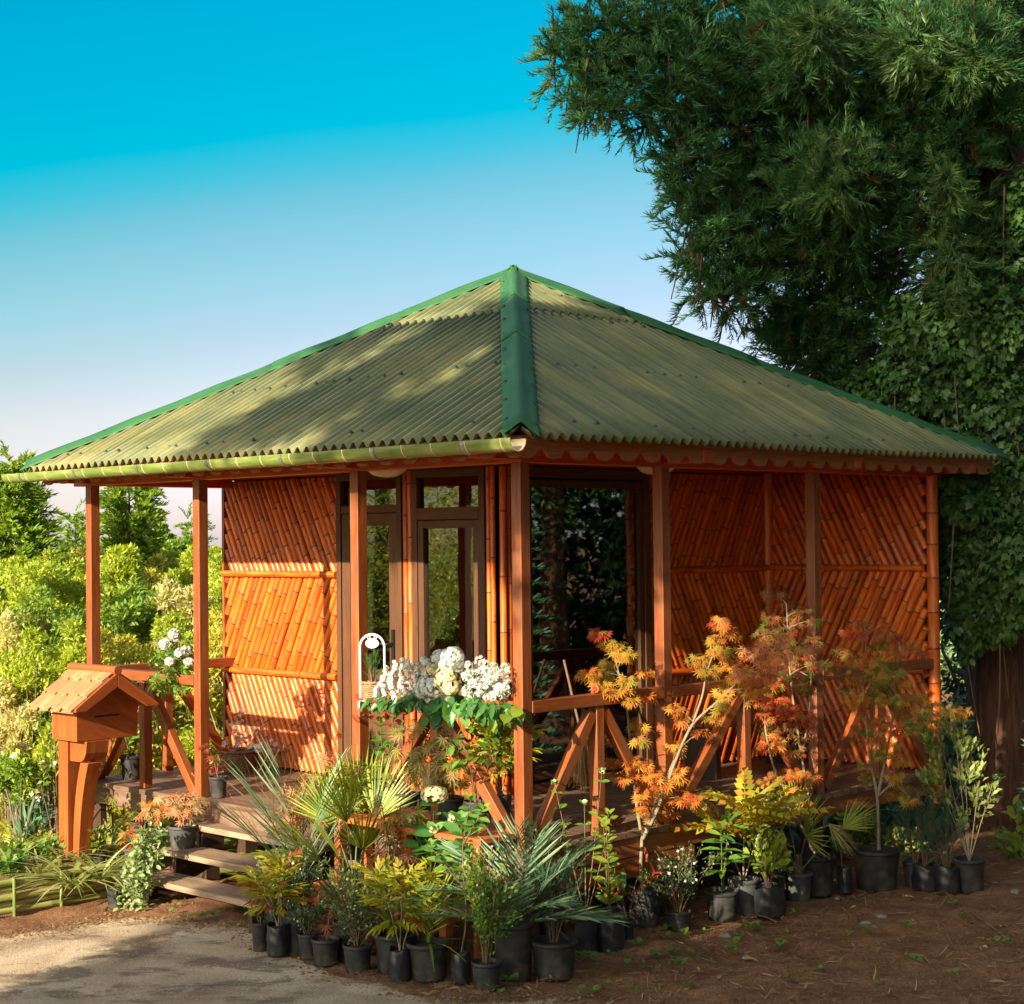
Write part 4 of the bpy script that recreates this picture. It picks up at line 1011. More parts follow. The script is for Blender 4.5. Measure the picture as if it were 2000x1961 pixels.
def axis(lo, hi, st, far, g=1.35):
    a = list(np.arange(lo, hi+1e-6, st)); d = st
    while a[-1] < far: d *= g; a.append(a[-1]+d)
    d = st; b = []
    q = lo
    while q > -far: d *= g; q -= d; b.append(q)
    return np.array(b[::-1]+a)
gx, gy = axis(-5.5, 6.5, .06, 900), axis(8, 15, .06, 900)
X, Y = np.meshgrid(gx, gy)
def bed_h(x, y):
    """the raised garden bed behind the bamboo edging, left of the steps"""
    e = on_z(0, 1785, 0); f_ = on_z(215, 1750, 0); d = nrm((f_-e)[:2]); n_ = np.array([-d[1], d[0]])
    q = (x-e[0])*n_[0]+(y-e[1])*n_[1]; t_ = (x-f_[0])*d[0]+(y-f_[1])*d[1]
    return .13*np.clip((q-.02)/.06, 0, 1)*np.clip((.35-t_)/.3, 0, 1)
def land(x, y):
    """garden behind falls away gently, then rises to a low wooded skyline"""
    back = np.clip((y-15.5-.0*x)/30, 0, 1); z = -1.2*back**1.2*np.clip((200-y)/150, 0, 1)
    return z
inp = inpoly(X, Y, PPs); near = np.clip(1-np.maximum(np.maximum(-5.5-X, X-6.5), np.maximum(8-Y, Y-15))/3, 0, 1)
dist = np.full(X.shape, 9.); 
for p in PPs[::6]: dist = np.minimum(dist, np.hypot(X-p[0], Y-p[1]))
edge = np.where(inp, 0, np.clip(dist/.10, 0, 1))
Z = near*edge*(.012*fbm(X, Y, 1.9)+.010*fbm(X, Y, 5.2, 2)+.007*rng.normal(size=X.shape))+bed_h(X, Y)+land(X, Y)-.012*(inp)
Z = np.where((np.abs(X) < 9) & (Y < 16), np.minimum(Z, .16), Z)
V = np.stack([X, Y, Z], 2).reshape(-1, 3); ny, nx = X.shape
i0 = (np.arange(ny-1)[:, None]*nx+np.arange(nx-1)[None, :]).ravel(); quads = np.stack([i0, i0+1, i0+nx+1, i0+nx], 1)
me = bpy.data.meshes.new('ground'); me.vertices.add(len(V)); me.vertices.foreach_set('co', V.astype(np.float32).ravel())
me.loops.add(quads.size); me.loops.foreach_set('vertex_index', quads.astype(np.int32).ravel()); me.polygons.add(len(quads))
me.polygons.foreach_set('loop_start', np.arange(0, quads.size, 4, dtype=np.int32)); me.polygons.foreach_set('use_smooth', np.ones(len(quads), bool)); me.update(calc_edges=True)
# where bare mulch gives way to grass
ga = me.attributes.new('grass', 'FLOAT', 'POINT')
gm = np.clip((Y-14.2-np.clip(X, -3, 4)*.25+.35*fbm(X, Y, .8, 3))/.8, 0, 1); gm = np.where(X < -3.0, np.clip((Y-12.3)/.8+.2*fbm(X, Y, 2, 1), 0, 1), gm)
uu = -(X-OX)*cos(TH)+(Y-OY)*sin(TH); vv = (X-OX)*sin(TH)+(Y-OY)*cos(TH)
gm = np.where((uu > -.2) & (uu < 5) & (vv > 0.2) & (vv < 4.7), np.clip((uu-2.3)/.6, 0, 1), gm); gm = np.where((X > 4.2) & (Y < 40), gm*np.clip((4.8-X)/.6, 0, 1), gm); ga.data.foreach_set('value', gm.astype(np.float32).ravel())
mt, t, b, o = newmat('ground_soil'); ob = obo(t)
a = nz(t, ob, 3.2, 8, .68); f = nz(t, ob, 45, 5, .75); fl = nz(t, mapn(t, ob, (70, 18, 20)), 1, 4, .7, 1.5)
c = rampn(t, mth(t, 'ADD', mth(t, 'MULTIPLY', a, .4), mth(t, 'ADD', mth(t, 'MULTIPLY', f, .3), mth(t, 'MULTIPLY', fl, .3))), [(.34, (.085, .038, .019)), (.47, (.235, .110, .055)), (.58, (.37, .195, .105)), (.70, (.52, .32, .19))])
at = t.nodes.new('ShaderNodeAttribute'); at.attribute_name = 'grass'
gc = rampn(t, nz(t, ob, 2.5, 8, .7), [(.3, (.10, .13, .025)), (.5, (.22, .24, .045)), (.7, (.36, .33, .10))])
c = mixc(t, at.outputs['Fac'], c, gc); t.links.new(c, b.inputs['Base Color']); b.inputs['Roughness'].default_value = .95; b.inputs['Specular IOR Level'].default_value = .15
bump(t, b, mth(t, 'ADD', f, fl), .9, .02); me.materials.append(MATS['ground_soil'])
gr = bpy.data.objects.new('ground', me); COL.objects.link(gr); tag(gr, kind='structure')
mt, t, b, o = newmat('path_gravel'); ob = obo(t)
a = nz(t, ob, 1.5, 7, .62, .6); f = nz(t, ob, 60, 5, .75); sp = t.nodes.new('ShaderNodeTexVoronoi'); sp.inputs['Scale'].default_value = 34; t.links.new(ob, sp.inputs['Vector'])
c = rampn(t, a, [(.30, (.27, .19, .12)), (.45, (.45, .33, .215)), (.56, (.56, .43, .29)), (.70, (.66, .53, .38))])
c = mixc(t, mth(t, 'MULTIPLY', rampn(t, nz(t, mapn(t, ob, (1, 1.5, 1)), 2.2, 9, .7, .5), [(.50, (0, 0, 0)), (.57, (1, 1, 1))]), .7), c, (.15, .108, .075))
c = mixc(t, mth(t, 'MULTIPLY', rampn(t, nz(t, mapn(t, ob, (1, 1.4, 1)), 3.1, 6, .6, .3), [(.60, (0, 0, 0)), (.64, (1, 1, 1))]), .5), c, (.55, .46, .35))
c = mixc(t, mth(t, 'MULTIPLY', rampn(t, sp.outputs['Distance'], [(.10, (1, 1, 1)), (.26, (0, 0, 0))]), .45), c, (.72, .64, .52))
c = mixc(t, 1.0, c, rampn(t, f, [(.3, (.62, .6, .58)), (.7, (1.3, 1.3, 1.3))]), 'MULTIPLY')
t.links.new(c, b.inputs['Base Color']); b.inputs['Roughness'].default_value = .93; b.inputs['Specular IOR Level'].default_value = .2
bump(t, b, mth(t, 'ADD', f, mth(t, 'MULTIPLY', a, 1.5)), .8, .015)
bm = MB(); ctr = np.array([-1.2, 8.5]); k = len(PPs)
bm.add([(p[0], p[1], .0) for p in PPs]+[(p[0]+.03*nrm(p-ctr)[0], p[1]+.03*nrm(p-ctr)[1], -.02) for p in PPs], [tuple(range(k))]+[(i, (i+1) % k, k+(i+1) % k, k+i) for i in range(k)])
tag(bm.build('path', MATS['path_gravel'], None, (0, 0, 0)), kind='structure')

n = 2600; p = np.stack([rng.uniform(-3.4, .9, n), rng.uniform(9.2, 11.6, n)], 1); p = p[inpoly(p[:, 0], p[:, 1], PPs)]
TP['chip'] = (np.array([[-.5, -.4, 0], [.45, -.5, 0], [.5, .45, 0], [-.4, .5, 0], [-.05, .02, .42]]), [[0, 1, 4], [1, 2, 4], [2, 3, 4], [3, 0, 4]])
L = Leaves(); L.add('chip', np.column_stack([p, np.full(len(p), -.001)]), rv(len(p))*np.array([1, 1, .05]), np.array([0, 0, 1.])+rv(len(p))*.2, .006+.014*rng.uniform(0, 1, len(p))**3); tag(L.build('gravel', 'path_gravel', None, (0, 0, 0)), kind='stuff')
# fallen needles and chips over the bare soil
def on_soil(n, x0, x1, y0, y1):
    p = np.stack([rng.uniform(x0, x1, n), rng.uniform(y0, y1, n)], 1); ok = ~inpoly(p[:, 0], p[:, 1], PPs); return p[ok]
def gz(x, y): return bed_h(np.array(x), np.array(y))
L = Leaves(); p = on_soil(26000, -1.8, 5.6, 9.0, 13.8); P = np.column_stack([p, .010+rng.uniform(-.008, .014, len(p))]); d = rv(len(p))*np.array([1, 1, .12])
L.add('stick', P, d, np.array([0, 0, 1.])+rv(len(p))*.4, rng.uniform(.035, .12, len(p)), rng.uniform(1.0, 3.2, len(p)))
q = PPs[rng.integers(0, len(PPs), 2600)]+rng.normal(size=(2600, 2))*.07; q = q[(q[:, 1] > 9) & (q[:, 0] > -3.4)]; L.add('stick', np.column_stack([q, np.full(len(q), .008)]), rv(len(q))*np.array([1, 1, .1]), np.array([0, 0, 1.])+rv(len(q))*.4, rng.uniform(.02, .07, len(q)), rng.uniform(1, 3, len(q))); L.add('chip', np.column_stack([q, np.full(len(q), .0)])+rng.normal(size=(len(q), 3))*np.array([.05, .05, 0]), rv(len(q))*np.array([1, 1, .05]), np.array([0, 0, 1.]), .008+.022*rng.uniform(0, 1, len(q))**3)
tag(L.build('needle_litter', 'needle_litter', None, (0, 0, 0)), kind='stuff')
L = Leaves(); p = on_soil(420, -3.6, 5.6, 9.0, 13.6); P = np.column_stack([p, np.full(len(p), .016)]); L.add('lance', P, rv(len(p))*np.array([1, 1, .2]), np.array([0, 0, 1.])+rv(len(p))*.5, rng.uniform(.04, .10, len(p)))
p = np.stack([rng.uniform(-2.7, .3, 60), rng.uniform(9.4, 11.4, 60)], 1); L.add('lance', np.column_stack([p, np.full(60, .006)]), rv(60)*np.array([1, 1, .1]), np.array([0, 0, 1.])+rv(60)*.3, rng.uniform(.02, .05, 60))
tag(L.build('fallen_leaves', 'lf_dry', None, (0, 0, 0)), kind='stuff')
def stone(px, py, r, lab):
    g = on_z(px, py, .0); b = MB(); ph = rng.uniform(0, 6, 4)
    b.lathe(g, [(0, -.3*r), (r*.8, -.2*r), (r, .1*r), (r*.8, .38*r), (r*.4, .54*r), (0, .58*r)], 12, 0, lambda a, z, i: 1+.2*sin(2*a+ph[0])+.1*sin(3*a+ph[1]+i))
    tag(b.build('stone', MATS['stone'], None, g), lab, 'stone', 'stones lying on the soil')
for q in [(1415, 1830, .055, 'largest grey stone on the soil in front of the grey pot'), (1459, 1871, .03, 'small pale stone below the largest one, near the bottom edge'), (1720, 1792, .038, 'grey stone on the mulch before the biggest black pot'), (1690, 1806, .042, 'dark stone sunk in the mulch left of the grey one'), (1708, 1812, .025, 'pinkish chip of stone beside the dark one'), (1982, 1745, .05, 'pale stone at the right edge of the mulch'), (1635, 1755, .03, 'pale pebble by the foot of the small black bag'), (1945, 1727, .03, 'grey stone right of the last pot')]: stone(*q)
# little weeds: one object each
WEEDP = [(1285, 1805), (1300, 1820), (1340, 1815), (1335, 1835), (1375, 1825), (1303, 1838), (1315, 1870), (1320, 1885), (1345, 1862), (1360, 1875), (1280, 1875), (1330, 1893), (1445, 1835), (1430, 1850), (1430, 1860), (1520, 1858), (1525, 1850), (1130, 1873), (1150, 1880), (1190, 1870), (1215, 1865), (1225, 1897), (1255, 1895), (1470, 1820), (1478, 1818), (1860, 1770), (1880, 1795), (1490, 1725), (1550, 1790), (1700, 1830), (1770, 1815), (1655, 1835), (958, 1940), (985, 1925), (978, 1945), (1000, 1925), (1078, 1920), (1130, 1945), (1160, 1945), (1185, 1930), (1540, 1830), (1860, 1905), (1790, 1880), (1600, 1900), (1420, 1900), (1240, 1940), (1345, 1935), (1545, 1920), (1720, 1925), (1950, 1850), (1395, 1780), (1245, 1855), (330, 1790), (365, 1800), (395, 1798), (420, 1795), (345, 1775)]
protos = []
for v in range(4):
    pr = Leaves(); k = [5, 3, 8, 6][v]; a = np.arange(k)*2.4; d = np.stack([np.cos(a), np.sin(a), .35+.5*rng.uniform(0, 1, k)], 1); pos = np.stack([np.cos(a)*.006, np.sin(a)*.006, np.full(k, .012)+rng.uniform(0, .03, k)], 1)
    pr.add('broad', pos, d, np.array([0, -.3, 1.]), [.055, .07, .05, .06][v]*rng.uniform(.6, 1.1, k)); ob_ = pr.build('weed', 'lf_weed', None, (0, 0, 0)); protos.append(ob_)
WL = ['tiny green weed seedling sprouting from the bare brown soil', 'three-leaved weed seedling on the bare brown soil', 'bushier little green weed growing flat on the bare soil', 'small weed rosette with rounded leaves on the bare soil']
for i, (x, y) in enumerate(WEEDP):
    q = protos[i % 4]; c = q if i < 4 else q.copy()
    if i >= 4: COL.objects.link(c)
    g = on_z(x, y, 0.005); c.location = g; c.rotation_euler.z = rng.uniform(0, 6); s_ = rng.uniform(.7, 1.25); c.scale = (s_, s_, s_); tag(c, WL[i % 4], 'weed', 'weed seedlings on the soil before the pots (%s)' % ['five leaves', 'three leaves', 'bushy', 'rosettes'][i % 4])
for k_, (pts, lab) in enumerate([([(1449, 1810), (1456, 1793), (1475, 1786), (1498, 1792), (1515, 1800)], 'thin bent brown twig on the soil before the yellow-green shrub'), ([(1752, 1782), (1775, 1784), (1800, 1780)], 'short straight pale stick on the mulch below the biggest pot'), ([(1895, 1780), (1935, 1808), (1970, 1835)], 'long dark stick lying on the mulch at lower right'), ([(1850, 1822), (1860, 1845), (1872, 1860)], 'pale stick on the mulch near the bottom right corner')]):
    b = MB(); b.tube([on_z(x, y, .014+(.03 if (k_ == 0 and 0 < i < 3) else 0)) for i, (x, y) in enumerate(pts)], .007, 6); tag(b.build('stick', MATS['bark_vine'], None, on_z(*pts[0], 0)), lab, 'stick', 'sticks on the soil')

# ------------------------------------------------------------------ big cedar with ivy at the right
def pxc(x, y, Yd, rx, ry, rz=None): return (at_y(x, y, Yd), (rx*Yd/F, (rz or rx*Yd/F*.9), ry*Yd/F))
base = np.array([4.33, 15.1, -.05])
ced = tag(root('cedar_tree', base), 'huge dark green cedar towering over the right end of the pavilion, drooping sprays', 'tree')
def trunk(rt, base, r0, r1, h, mat, lean=(0, 0), seg=22, flare=1.5, name='trunk', ridges=7):
    b = MB(); V = []; uv = {}; ns = 26; ph = rng.uniform(0, 6, 3)
    for i in range(ns):
        t_ = i/(ns-1); z = h*t_; r = (r0+(r1-r0)*t_)*(1+(flare-1)*math.exp(-z/.5))
        for j in range(seg*2):
            a = pi*j/seg; rr = r*(1+.045*sin(ridges*a+ph[0]+.6*sin(z*.7))+.03*sin((ridges*2+3)*a+ph[1]+z)); V.append(base+np.array([rr*cos(a)+lean[0]*z, rr*sin(a)+lean[1]*z, z]))
    s2 = seg*2; b.add(V, [(i*s2+j, i*s2+(j+1) % s2, (i+1)*s2+(j+1) % s2, (i+1)*s2+j) for i in range(ns-1) for j in range(s2)], None, 0, True)
    return b.build(name, MATS[mat], rt)
trunk(ced, base, .38, .2, 14, 'bark_cedar')
# spray masses, by where they show: x, y, depth, radii in photo pixels
CC = [(1098, 100, 14.6, 42, 45), (1140, 150, 14.6, 62, 50), (1190, 60, 14.6, 85, 75), (1215, 190, 14.5, 85, 55), (1165, 225, 14.4, 42, 30), (1290, 40, 14.8, 90, 75), (1310, 150, 14.5, 90, 70), (1420, 40, 14.9, 90, 80), (1420, 150, 14.7, 90, 75), (1560, 70, 14.0, 85, 85), (1590, 110, 13.7, 75, 60), (1700, 60, 14.6, 90, 80), (1790, 100, 13.9, 85, 60), (1860, 110, 13.7, 90, 70), (1900, 30, 14.2, 90, 60), (1975, 60, 14.5, 80, 80), (1325, 280, 14.5, 52, 45), (1345, 330, 14.5, 55, 40), (1400, 260, 14.7, 80, 60), (1490, 230, 14.9, 80, 70), (1600, 200, 14.8, 80, 70), (1362, 390, 14.6, 50, 45), (1420, 370, 14.8, 75, 65), (1500, 330, 15.0, 80, 65), (1375, 455, 14.6, 52, 40), (1430, 470, 14.7, 70, 60), (1520, 450, 14.9, 75, 65), (1380, 520, 14.6, 55, 40), (1450, 560, 14.7, 70, 50), (1410, 585, 14.5, 45, 30), (1600, 330, 14.2, 85, 70), (1650, 360, 13.9, 70, 50), (1620, 440, 14.6, 80, 65), (1700, 260, 14.4, 85, 75), (1790, 220, 14.2, 80, 70), (1880, 220, 14.2, 85, 75), (1965, 200, 14.6, 80, 80), (1560, 560, 15.2, 85, 80), (1640, 560, 15.2, 90, 80), (1560, 660, 15.5, 65, 60), (1620, 690, 15.5, 90, 70), (1700, 470, 14.8, 80, 75), (1720, 340, 14.3, 80, 70), (1700, 620, 15.2, 80, 80), (1800, 380, 14.2, 70, 80), (1850, 300, 14.0, 60, 70), (1720, 740, 15.6, 90, 60), (1600, 770, 15.8, 80, 50), (1540, 640, 15.4, 50, 50), (1385, 575, 14.3, 38, 16), (1510, 120, 15.3, 110, 90), (1640, 40, 15.3, 120, 80), (1760, 170, 15.4, 120, 100), (1500, 400, 15.6, 110, 90), (1620, 300, 15.6, 120, 110), (1880, 500, 14.4, 70, 90), (1830, 460, 14.1, 50, 80)]
cl = [pxc(x, y, Yd, rx*1.02, ry*1.02) for x, y, Yd, rx, ry in CC]
lb = MB(); tb = lb
for c, r in cl:
    hz = min(13.5, max(2.6, c[2]+.5+rng.uniform(0, .8))); s0 = base+np.array([0, 0, hz]); mid = (s0+c)/2+np.array([0, 0, .35]); t_ = np.linspace(0, 1, 9)[:, None]
    q = (1-t_)**2*s0+2*t_*(1-t_)*mid+t_**2*c; q = q+np.cumsum(rng.normal(size=q.shape)*.03, 0)*t_; q = q+np.array([.1, .55, 0])*np.sin(pi*t_); lb.tube(q, np.linspace(.05, .010, 9), 7, False)
    for _ in range(2):
        p = c+rv(1)[0]*np.array(r)*.6; lnn = rng.uniform(.25, .8); q2 = bez(p+np.array([0, 0, lnn*.6]), (rng.normal()*.15, rng.normal()*.15, -1), lnn, rv(1)[0]*.12, 7); tb.tube(q2, np.linspace(.012, .005, 7), 5, False)
lb.build('limb', MATS['bark_cedar'], ced)
LV = Leaves(); clumps(LV, cl, 7600, .27, ['plume0', 'plume1', 'plume2', 'plume3'], up=.35, shell=.5, droop=.2); clumps(LV, [(c+rv(1)[0]*np.array(r)*.7, (r[0]*.35, r[1]*.35, r[2]*.3)) for c, r in cl for _ in range(2)], 1500, .2, ['plume0', 'plume2'], .35, .1, .1); LV.build('foliage', 'lf_cedar', ced)
LV = Leaves(); clumps(LV, cl, 500, .2, ['plume0', 'plume1'], up=-.4, shell=.2, droop=.5); LV.build('foliage', 'lf_cedar_brown', ced)
LV = Leaves(); clumps(LV, [pxc(1850+14*sin(y), y, 13.7+.2*cos(y*3), 26, 40) for y in (330, 390, 450, 510, 570)]+[pxc(1640, 300, 13.7, 50, 40), pxc(1790, 90, 13.4, 60, 45), pxc(1600, 60, 13.4, 50, 50), pxc(1620, 350, 13.6, 45, 40), pxc(1880, 120, 13.4, 50, 40)], 320, .24, ['plume0', 'plume1', 'plume3'], .1, .3, .3); LV.build('foliage', 'lf_tendril', ced)
# ivy climbing the trunk and hanging in curtains
ivb = at_y(1915, 1300, 14.4); ivy = tag(root('ivy', (base[0]-.3, base[1]-.5, 0)), 'glossy dark ivy smothering the cedar trunk behind the right end of the roof', 'ivy')
IC = [(1900, 640, 14.3, 95, 110), (1800, 640, 14.6, 80, 70), (1870, 560, 14.5, 60, 50), (1780, 730, 14.8, 75, 60), (1960, 500, 14.4, 60, 90), (1960, 620, 14.2, 70, 100), (1850, 760, 14.6, 90, 70), (1950, 780, 14.3, 70, 90), (1740, 800, 15.0, 70, 45), (1820, 850, 14.8, 70, 60), (1890, 900, 14.5, 85, 80), (1965, 930, 14.3, 60, 90), (1855, 1000, 14.6, 55, 70), (1930, 1050, 14.4, 80, 90), (1870, 1110, 14.6, 60, 80), (1960, 1180, 14.3, 60, 80), (1900, 1200, 14.5, 60, 80), (1995, 400, 14.3, 50, 80), (1880, 990, 14.2, 60, 35), (1690, 760, 15.2, 60, 40), (1990, 1080, 14.0, 50, 90), (1850, 930, 14.2, 35, 30)]
il = [pxc(x, y, Yd, rx, ry, .3) for x, y, Yd, rx, ry in IC]
LV = Leaves(); clumps(LV, il, 26000, .068, ['ivy', 'ivy', 'broad'], up=-.3, shell=.4, droop=.3, sun=.4); LV.build('foliage', 'lf_ivy', ivy)
vb = MB()
for i in range(20):
    x, y, Yd, rx, ry = IC[i % len(IC)]; p = at_y(x+rng.uniform(-rx, rx), y-ry*.5, Yd-.15); ln = rng.uniform(.6, 1.6); vb.tube(bez(p, (rng.normal()*.08, 0, -1), ln, rv(1)[0]*.1, 7), np.linspace(.010, .004, 7), 5, False)
vb.build('stem', MATS['bark_vine'], ivy)
# dark growth closing the view behind the cedar and under the far end of the deck
def shrub(name, lab, cat, cl, n, size, tp, mat, grp=None, base_=None, trunkr=.03, smat='bark_grey', up=.35, shell=.5, sun=.25, extra=None, ntr=4):
    c0 = np.mean([c for c, _ in cl], 0); lowest = min(c[2]-r[2] for c, r in cl)
    bz = land(np.array(c0[0]), np.array(c0[1]))+0.0 if base_ is None else base_[2]
    bp = np.array([c0[0], c0[1], float(bz)]) if base_ is None else np.asarray(base_, float)
    rt = tag(root(name, bp), lab, cat, grp); b = MB()
    for c, r in cl[:max(ntr, 1)*2]:
        t_ = np.linspace(0, 1, 7)[:, None]; md = bp*.5+np.asarray(c)*.5+np.array([0, 0, .2])*(c[2]-bp[2]); q = (1-t_)**2*bp+2*t_*(1-t_)*md+t_**2*np.asarray(c); b.tube(q, np.linspace(trunkr, trunkr*.3, 7), 7, False)
    b.build('trunk' if trunkr > .05 else 'stem', MATS[smat], rt)
    LV = Leaves(); clumps(LV, cl, n, size, tp, up, shell, 0, sun); LV.build('foliage', mat, rt)
    if extra: LV = Leaves(); clumps(LV, cl, extra[0], extra[1], extra[2], .3, .9, 0, sun); LV.build('flowers', extra[3], rt)
    return rt
GB = 'shrubs and trees of the garden behind the pavilion'
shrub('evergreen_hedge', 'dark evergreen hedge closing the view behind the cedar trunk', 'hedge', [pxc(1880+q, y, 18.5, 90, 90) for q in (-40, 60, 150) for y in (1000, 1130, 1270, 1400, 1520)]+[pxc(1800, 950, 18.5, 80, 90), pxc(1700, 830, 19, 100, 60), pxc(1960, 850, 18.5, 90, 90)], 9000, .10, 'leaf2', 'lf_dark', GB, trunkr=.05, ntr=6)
shrub('rhododendron', 'blue-green broad-leaved shrub between the bamboo post and the cedar trunk', 'shrub', [pxc(1845, 1420, 14.9, 38, 70), pxc(1870, 1480, 14.9, 35, 60), pxc(1840, 1540, 14.8, 45, 50)], 420, .13, 'long', 'lf_bluegreen', GB)
shrub('laurel_shrub', 'low green shrub showing under the right end of the deck', 'shrub', [pxc(1760, 1600, 14.6, 60, 35), pxc(1700, 1620, 14.4, 60, 40), pxc(1650, 1640, 14.2, 55, 35), pxc(1800, 1580, 14.9, 40, 40), pxc(1570, 1640, 14.2, 45, 30)], 900, .10, 'oval', 'lf_bluegreen', GB)
shrub('variegated_shrub', 'low cream-edged shrub behind the pot of the green and red maple', 'shrub', [pxc(1660, 1655, 13.6, 40, 28), pxc(1760, 1650, 13.6, 45, 30), pxc(1715, 1640, 13.7, 40, 25)], 700, .06, 'leaf2', 'lf_variegated', GB)
fl = shrub('azalea', 'small salmon-pink flowering azalea seen under the right part of the deck', 'shrub', [pxc(1688, 1602, 13.9, 16, 22)], 60, .06, 'leaf2', 'lf_mid', GB, extra=(26, .05, 'petal5', 'petal_orange'))
shrub('golden_shrub', 'sunlit yellow-green shrub at the foot of the cedar trunk, right edge', 'shrub', [pxc(1992, 1610, 13.6, 20, 45), pxc(1995, 1660, 13.5, 24, 30), pxc(1965, 1655, 13.8, 20, 25)], 170, .09, 'oval', 'lf_lime', GB)
rt = tag(root('fir_sapling', at_y(2095, 1740, 12.9)*np.array([1, 1, 0])), 'fir sapling whose pale green tips enter at the right edge', 'sapling'); L = Leaves()
trk = MB(); bp = np.array(rt['_o'][:]); trk.tube([bp, bp+np.array([.05, 0, 1.4]), bp+np.array([.02, 0, 3.6])], [.03, .02, .01], 7); trk.build('trunk', MATS['bark_grey'], rt)
for h in np.arange(.5, 3.6, .16):
    for a in np.arange(0, 6.28, .9):
        aa = a+h*3; L.add('soft%d' % (int(h*10) % 2), bp+np.array([.04, 0, h]), (cos(aa), sin(aa), .05), (0, 0, 1), .36*(1.2-h/4))
L.build('foliage', 'lf_bluegreen', rt)

# ------------------------------------------------------------------ garden beyond, left
def cone_tree(name, lab, px, ytop, ybot, Yd, wpx, n, mat, size, tps, grp=GB, drop=.1):
    top = at_y(px, ytop, Yd); zb = float(land(np.array(top[0]), np.array(Yd)))-.1; bp = np.array([top[0], Yd, zb]); H = top[2]-zb; R0 = wpx*Yd/F
    rt = tag(root(name, bp), lab, 'tree', grp); b = MB(); b.tube([bp, bp+[0, 0, H*.5], bp+[.0, 0, H*.97]], [.09*H/5, .06*H/5, .01], 9); b.build('trunk', MATS['bark_cedar'], rt)
    P = []; D = []
    lev = np.linspace(.10, 1.0, 16)
    for q in lev:
        k = max(3, int(9*(1-q)+4))
        for j in range(k):
            a = j*2*pi/k+q*11+rng.uniform(-.3, .3); R_ = R0*(1-q)**.75*rng.uniform(.65, 1.15)+.12
            m_ = max(2, int(n/(16*8)*(.4+R_/R0)))
            for f in rng.uniform(.15, 1, m_)**.7:
                P.append(bp+np.array([cos(a)*R_*f, sin(a)*R_*f, H*q-drop*R_*f+.1*rng.normal()])); D.append((cos(a)+rng.normal()*.5, sin(a)+rng.normal()*.5, .15+rng.normal()*.35))
    P = np.array(P); L = Leaves(); s_ = rng.integers(0, len(tps), len(P))
    for i_, t_ in enumerate(tps): L.add(t_, P[s_ == i_], nrm(np.array(D)[s_ == i_]), np.array([0, -.3, 1.])+rv((s_ == i_).sum())*.4, size*rng.uniform(.6, 1.2, (s_ == i_).sum()))
    L.build('foliage', mat, rt)
cone_tree('cypress_tree', 'tall green conifer at the far left edge behind the mailbox', 22, 922, 1250, 22, 95, 3600, 'lf_conifer_light', .34, ['soft0', 'soft1'])
cone_tree('cypress_tree', 'slim green conifer between the two left posts, tallest of that gap', 252, 935, 1150, 24, 62, 2400, 'lf_conifer_light', .34, ['soft0', 'soft1'])
cone_tree('spruce_tree', 'small distant dark spruce on the skyline beside the leftmost post', 147, 1018, 1100, 38, 22, 900, 'lf_garden_deep', .4, ['soft0', 'soft1'])
cone_tree('spruce_tree', 'thin distant spruce tip on the skyline between the middle-left posts', 374, 1026, 1100, 40, 18, 700, 'lf_garden_deep', .4, ['soft0'])
def mass(px, py, Yd, w_, h_, k=5):
    out = []
    for _ in range(int(k*1.8)):
        q = rng.uniform(.16, .55); out.append(pxc(px+rng.normal()*.42*w_, py+rng.normal()*.36*h_, Yd+rng.uniform(-.9, .9), w_*q*rng.uniform(.7, 1.3), h_*q*rng.uniform(.7, 1.4)))
    return out
shrub('broadleaf_tree', 'dense rounded dark green tree right of the slim conifer', 'tree', mass(312, 1068, 30, 36, 50, 6), 6000, .11, 'leaf2', 'lf_garden_deep', GB, trunkr=.12, ntr=3)
shrub('broadleaf_tree', 'yellow-green leafy tree in the gap between the two left posts', 'tree', mass(240, 1110, 21, 52, 55, 8), 6500, .10, ['lance', 'rhomb'], 'lf_garden', GB, trunkr=.08, ntr=3)
shrub('broadleaf_tree', 'pale green tree on the skyline just left of the bamboo wall', 'tree', mass(430, 1095, 28, 32, 30, 5), 3200, .10, 'leaf2', 'lf_garden', GB, trunkr=.08, ntr=3)
